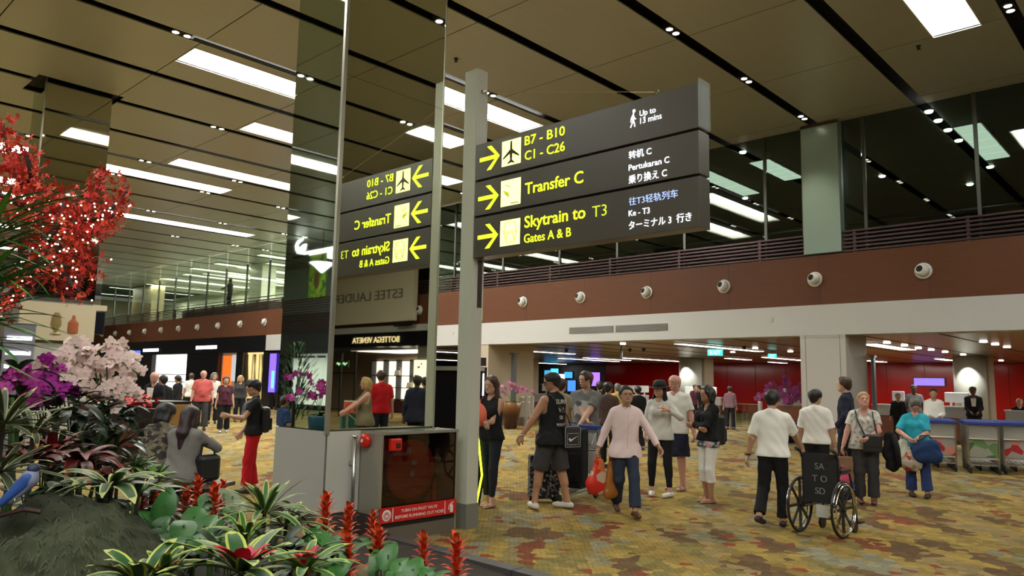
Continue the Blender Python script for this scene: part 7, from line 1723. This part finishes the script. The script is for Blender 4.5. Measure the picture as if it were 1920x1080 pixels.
sprayset('bright magenta orchid at the left picture edge', (38, 770, 6.0), [(6.0, 14, [(3, 708), (20, 700), (40, 702), (52, 720)]), (5.9, 12, [(34, 682), (46, 690), (52, 712), (54, 735)]), (6.0, 10, [(8, 725), (28, 715), (45, 730)]), (5.9, 8, [(45, 735), (52, 748), (60, 756)])], ('bloom_bright', mat('orchid_bright', (.45, .03, .32), .6)), .046, 6)

# red artificial maple with fairy lights
RT = at(-60, 600, 5.4)
t = thing('red_maple', 'red-leaved artificial tree hung with small fairy lights at the upper left', 'tree', (RT.x, RT.y, soil_z(RT.x, RT.y)))
base = t.location.copy()
def L(px, py, d=5.3): return at(px, py, d) - base
BK = mat('bark_dark', (.035, .015, .012), .8)
MB().tube([(0, 0, 0), L(-60, 700), L(-30, 600), L(5, 560)], [.07, .06, .045, .03], 9).build('trunk', BK, t, True)
BR = [[(-30, 600), (10, 560), (60, 510), (95, 470), (140, 420), (165, 390), (185, 350), (190, 325)], [(-10, 580), (40, 545), (75, 500), (85, 455), (75, 400), (40, 350), (15, 290), (5, 230)], [(60, 510), (110, 500), (150, 495), (180, 505)], [(95, 470), (140, 465), (185, 430), (215, 400), (240, 350)],
      [(85, 455), (110, 420), (120, 385), (90, 355)], [(140, 420), (180, 410), (215, 385)], [(75, 400), (30, 380), (-10, 360)], [(110, 500), (130, 530), (150, 548)], [(40, 350), (60, 330), (50, 290)]]
for b_ in BR:
    n = len(b_); MB().tube([L(x, y, 5.3 + .25 * math.sin(i + len(b_))) for i, (x, y) in enumerate(b_)], [.022 - .016 * i / n for i in range(n)], 6).build('branch', BK, t, True)
mb = MB(); mb2 = MB(); r = random.Random(9)
def mleaf(mb_, p, s_, q):
    n = 5; v = [(0, 0, 0)]
    for k in range(n):
        a = -1.9 + k * .95; v += [(.38 * s_ * math.cos(a - .45), .38 * s_ * math.sin(a - .45), 0), (s_ * (1 if k % 4 else .7) * math.cos(a), s_ * (1 if k % 4 else .7) * math.sin(a), .15 * s_)]
    mb_.raw([p + q @ Vector(w_) for w_ in v], [(0, 1 + 2 * k, 2 + 2 * k) for k in range(n)] + [(0, 2 + 2 * k, 3 + 2 * k) for k in range(n - 1)])
LP = []
for bi, b_ in enumerate(BR):
    for i in range(len(b_) - 1):
        x0, y0 = b_[i]; x1, y1 = b_[i + 1]; dens = 30 if i else 8
        if bi == 0 and i < 2: dens = 10
        for k in range(dens + int(math.hypot(x1 - x0, y1 - y0) * .55)):
            u = r.random(); px = x0 + (x1 - x0) * u + r.gauss(0, 15); py = y0 + (y1 - y0) * u + r.gauss(0, 14)
            if (py < 200) or (px > 250): continue
            LP.append((px, py))
for (px, py, n_) in ((100, 410, 60), (130, 440, 90), (110, 470, 90), (60, 440, 50), (15, 280, 60), (30, 320, 50), (20, 400, 50), (160, 440, 50), (140, 400, 40), (90, 500, 50), (110, 530, 25), (45, 360, 30)):
    LP += [(px + r.gauss(0, 24), py + r.gauss(0, 20)) for _ in range(n_)]
near = []
for i, (px, py) in enumerate(LP):
    p = L(px, py, 5.3 + r.uniform(-.3, .35)); q = orient((r.uniform(-1, 1), r.uniform(-1, 1), r.uniform(-1, 1))); mleaf(mb if i % 3 else mb2, p, r.uniform(.022, .042), q)
RL = mat('maple_red', (.52, .018, .012), .55, noise=.3, scale=9); tag(mb.build('foliage', RL, t), kind='stuff'); tag(mb2.build('foliage', mat('maple_orange_red', (.62, .06, .02), .55), t), kind='stuff')
bulb = MB().ball((0, 0, 0), .0052, n=7, m=5).build('fairy_light', mat('fairy_glow', (1, .85, .6), .5, emit=6, ecol=(1, .78, .5)), t, True)
FP = [(x + r.gauss(0, 5), y + r.gauss(0, 5)) for (x, y) in LP if r.random() < .10 and y > 370][:120]
for i, (px, py) in enumerate(FP):
    o = bulb if i == 0 else link('fairy_light', bulb.data, None, t); o.location = L(px, py, 5.0 + r.uniform(-.1, .2))
MB().tube([L(px, py, 5.1) for px, py in sorted(FP, key=lambda q: q[1])[::6]], .002, 4).build('light_wire', BLACK, t)
# strappy green foliage at the left edge
g = thing('strap_leaf_plant', 'tall strap-leaved green plant at the left picture edge in front of the red tree', 'plant', at(-35, 520, 3.9)); z_ = g.location.z
g.location.z = .35; top = Vector((0, 0, z_ - .35)); MB().tube([(0, 0, 0), top], .03, 8).build('stem', STEM, g)
r = random.Random(21); vx = Vector((right.x, right.y, 0)).normalized()
for i in range(64):
    el = r.uniform(-.35, .9); dv = vx * r.uniform(.6, 1) + Vector((-_v2.z, _v1.z, 0)) * 0 + Vector((r.uniform(-.5, .5), r.uniform(-.5, .5), 0))
    vleaf(top + Vector((0, 0, r.uniform(-.32, .30))), dv, r.uniform(.22, .40), r.uniform(.010, .017), el, r.uniform(.0, .45), [GRN2 if i % 3 else LIME, GRN2], n=6, parent=g, fold=.3)
for i in range(16):
    vleaf(top + Vector((0, 0, r.uniform(-.5, .5))), -vx + Vector((r.uniform(-1, 1), r.uniform(-1, 1), 0)), r.uniform(.25, .4), .015, r.uniform(.2, .9), .4, [GRN2, GRN2], n=5, parent=g)
# blue bird figure
p = at(30, 922, 3.95); view_ = math.atan2(p.y, p.x)
t = thing('bird_figurine', 'blue and white long-tailed bird figurine perched left of the moss boulder', 'figurine', p, view_ - PI / 2)
t.rotation_euler = (0, R(-8), view_ - PI / 2); t.scale = (.85, .85, .85)
BL = mat('bird_blue', (.015, .06, .26), .5, noise=.3, scale=14); BW = mat('bird_white', (.2, .23, .36), .6); BD = mat('bird_dark', (.02, .025, .06), .5)
F = [((-.03, 0, -.03), (.06, 0, .05), .03, .042, {}), ((.06, 0, .05), (.075, 0, .085), .035, .028, {})]
mesh_np('body', [field(F, .008, .02)], BW, t)
mesh_np('head', [field([((.078, -.003, .10), (.082, -.003, .105), .028, .026), ((.1, -.003, .1), (.125, -.003, .094), .01, .003)], .005, .01)], BD, t)
mesh_np('wing', [field([((.05, -.03, .055), (-.07, -.03, -.045), .032, .016, dict(n=(0, 1, 0), k=2.2)), ((.05, .03, .055), (-.07, .03, -.045), .032, .016, dict(n=(0, 1, 0), k=2.2))], .007, .01)], BL, t)
mesh_np('tail', [field([((-.04, 0, -.03), (-.2, 0, -.15), .022, .014, dict(n=(.6, 0, -.8), k=2))], .007, .01)], BL, t)
MB().tube([(.02, -.01, .0), (.03, -.01, -.09)], .004, 5).tube([(.02, .01, .0), (.03, .01, -.09)], .004, 5).build('legs', BD, t)
MB().tube([(-.1, .02, -.11), (.03, 0, -.095), (.1, -.02, -.12)], .014, 6).build('perch_branch', BK, t)
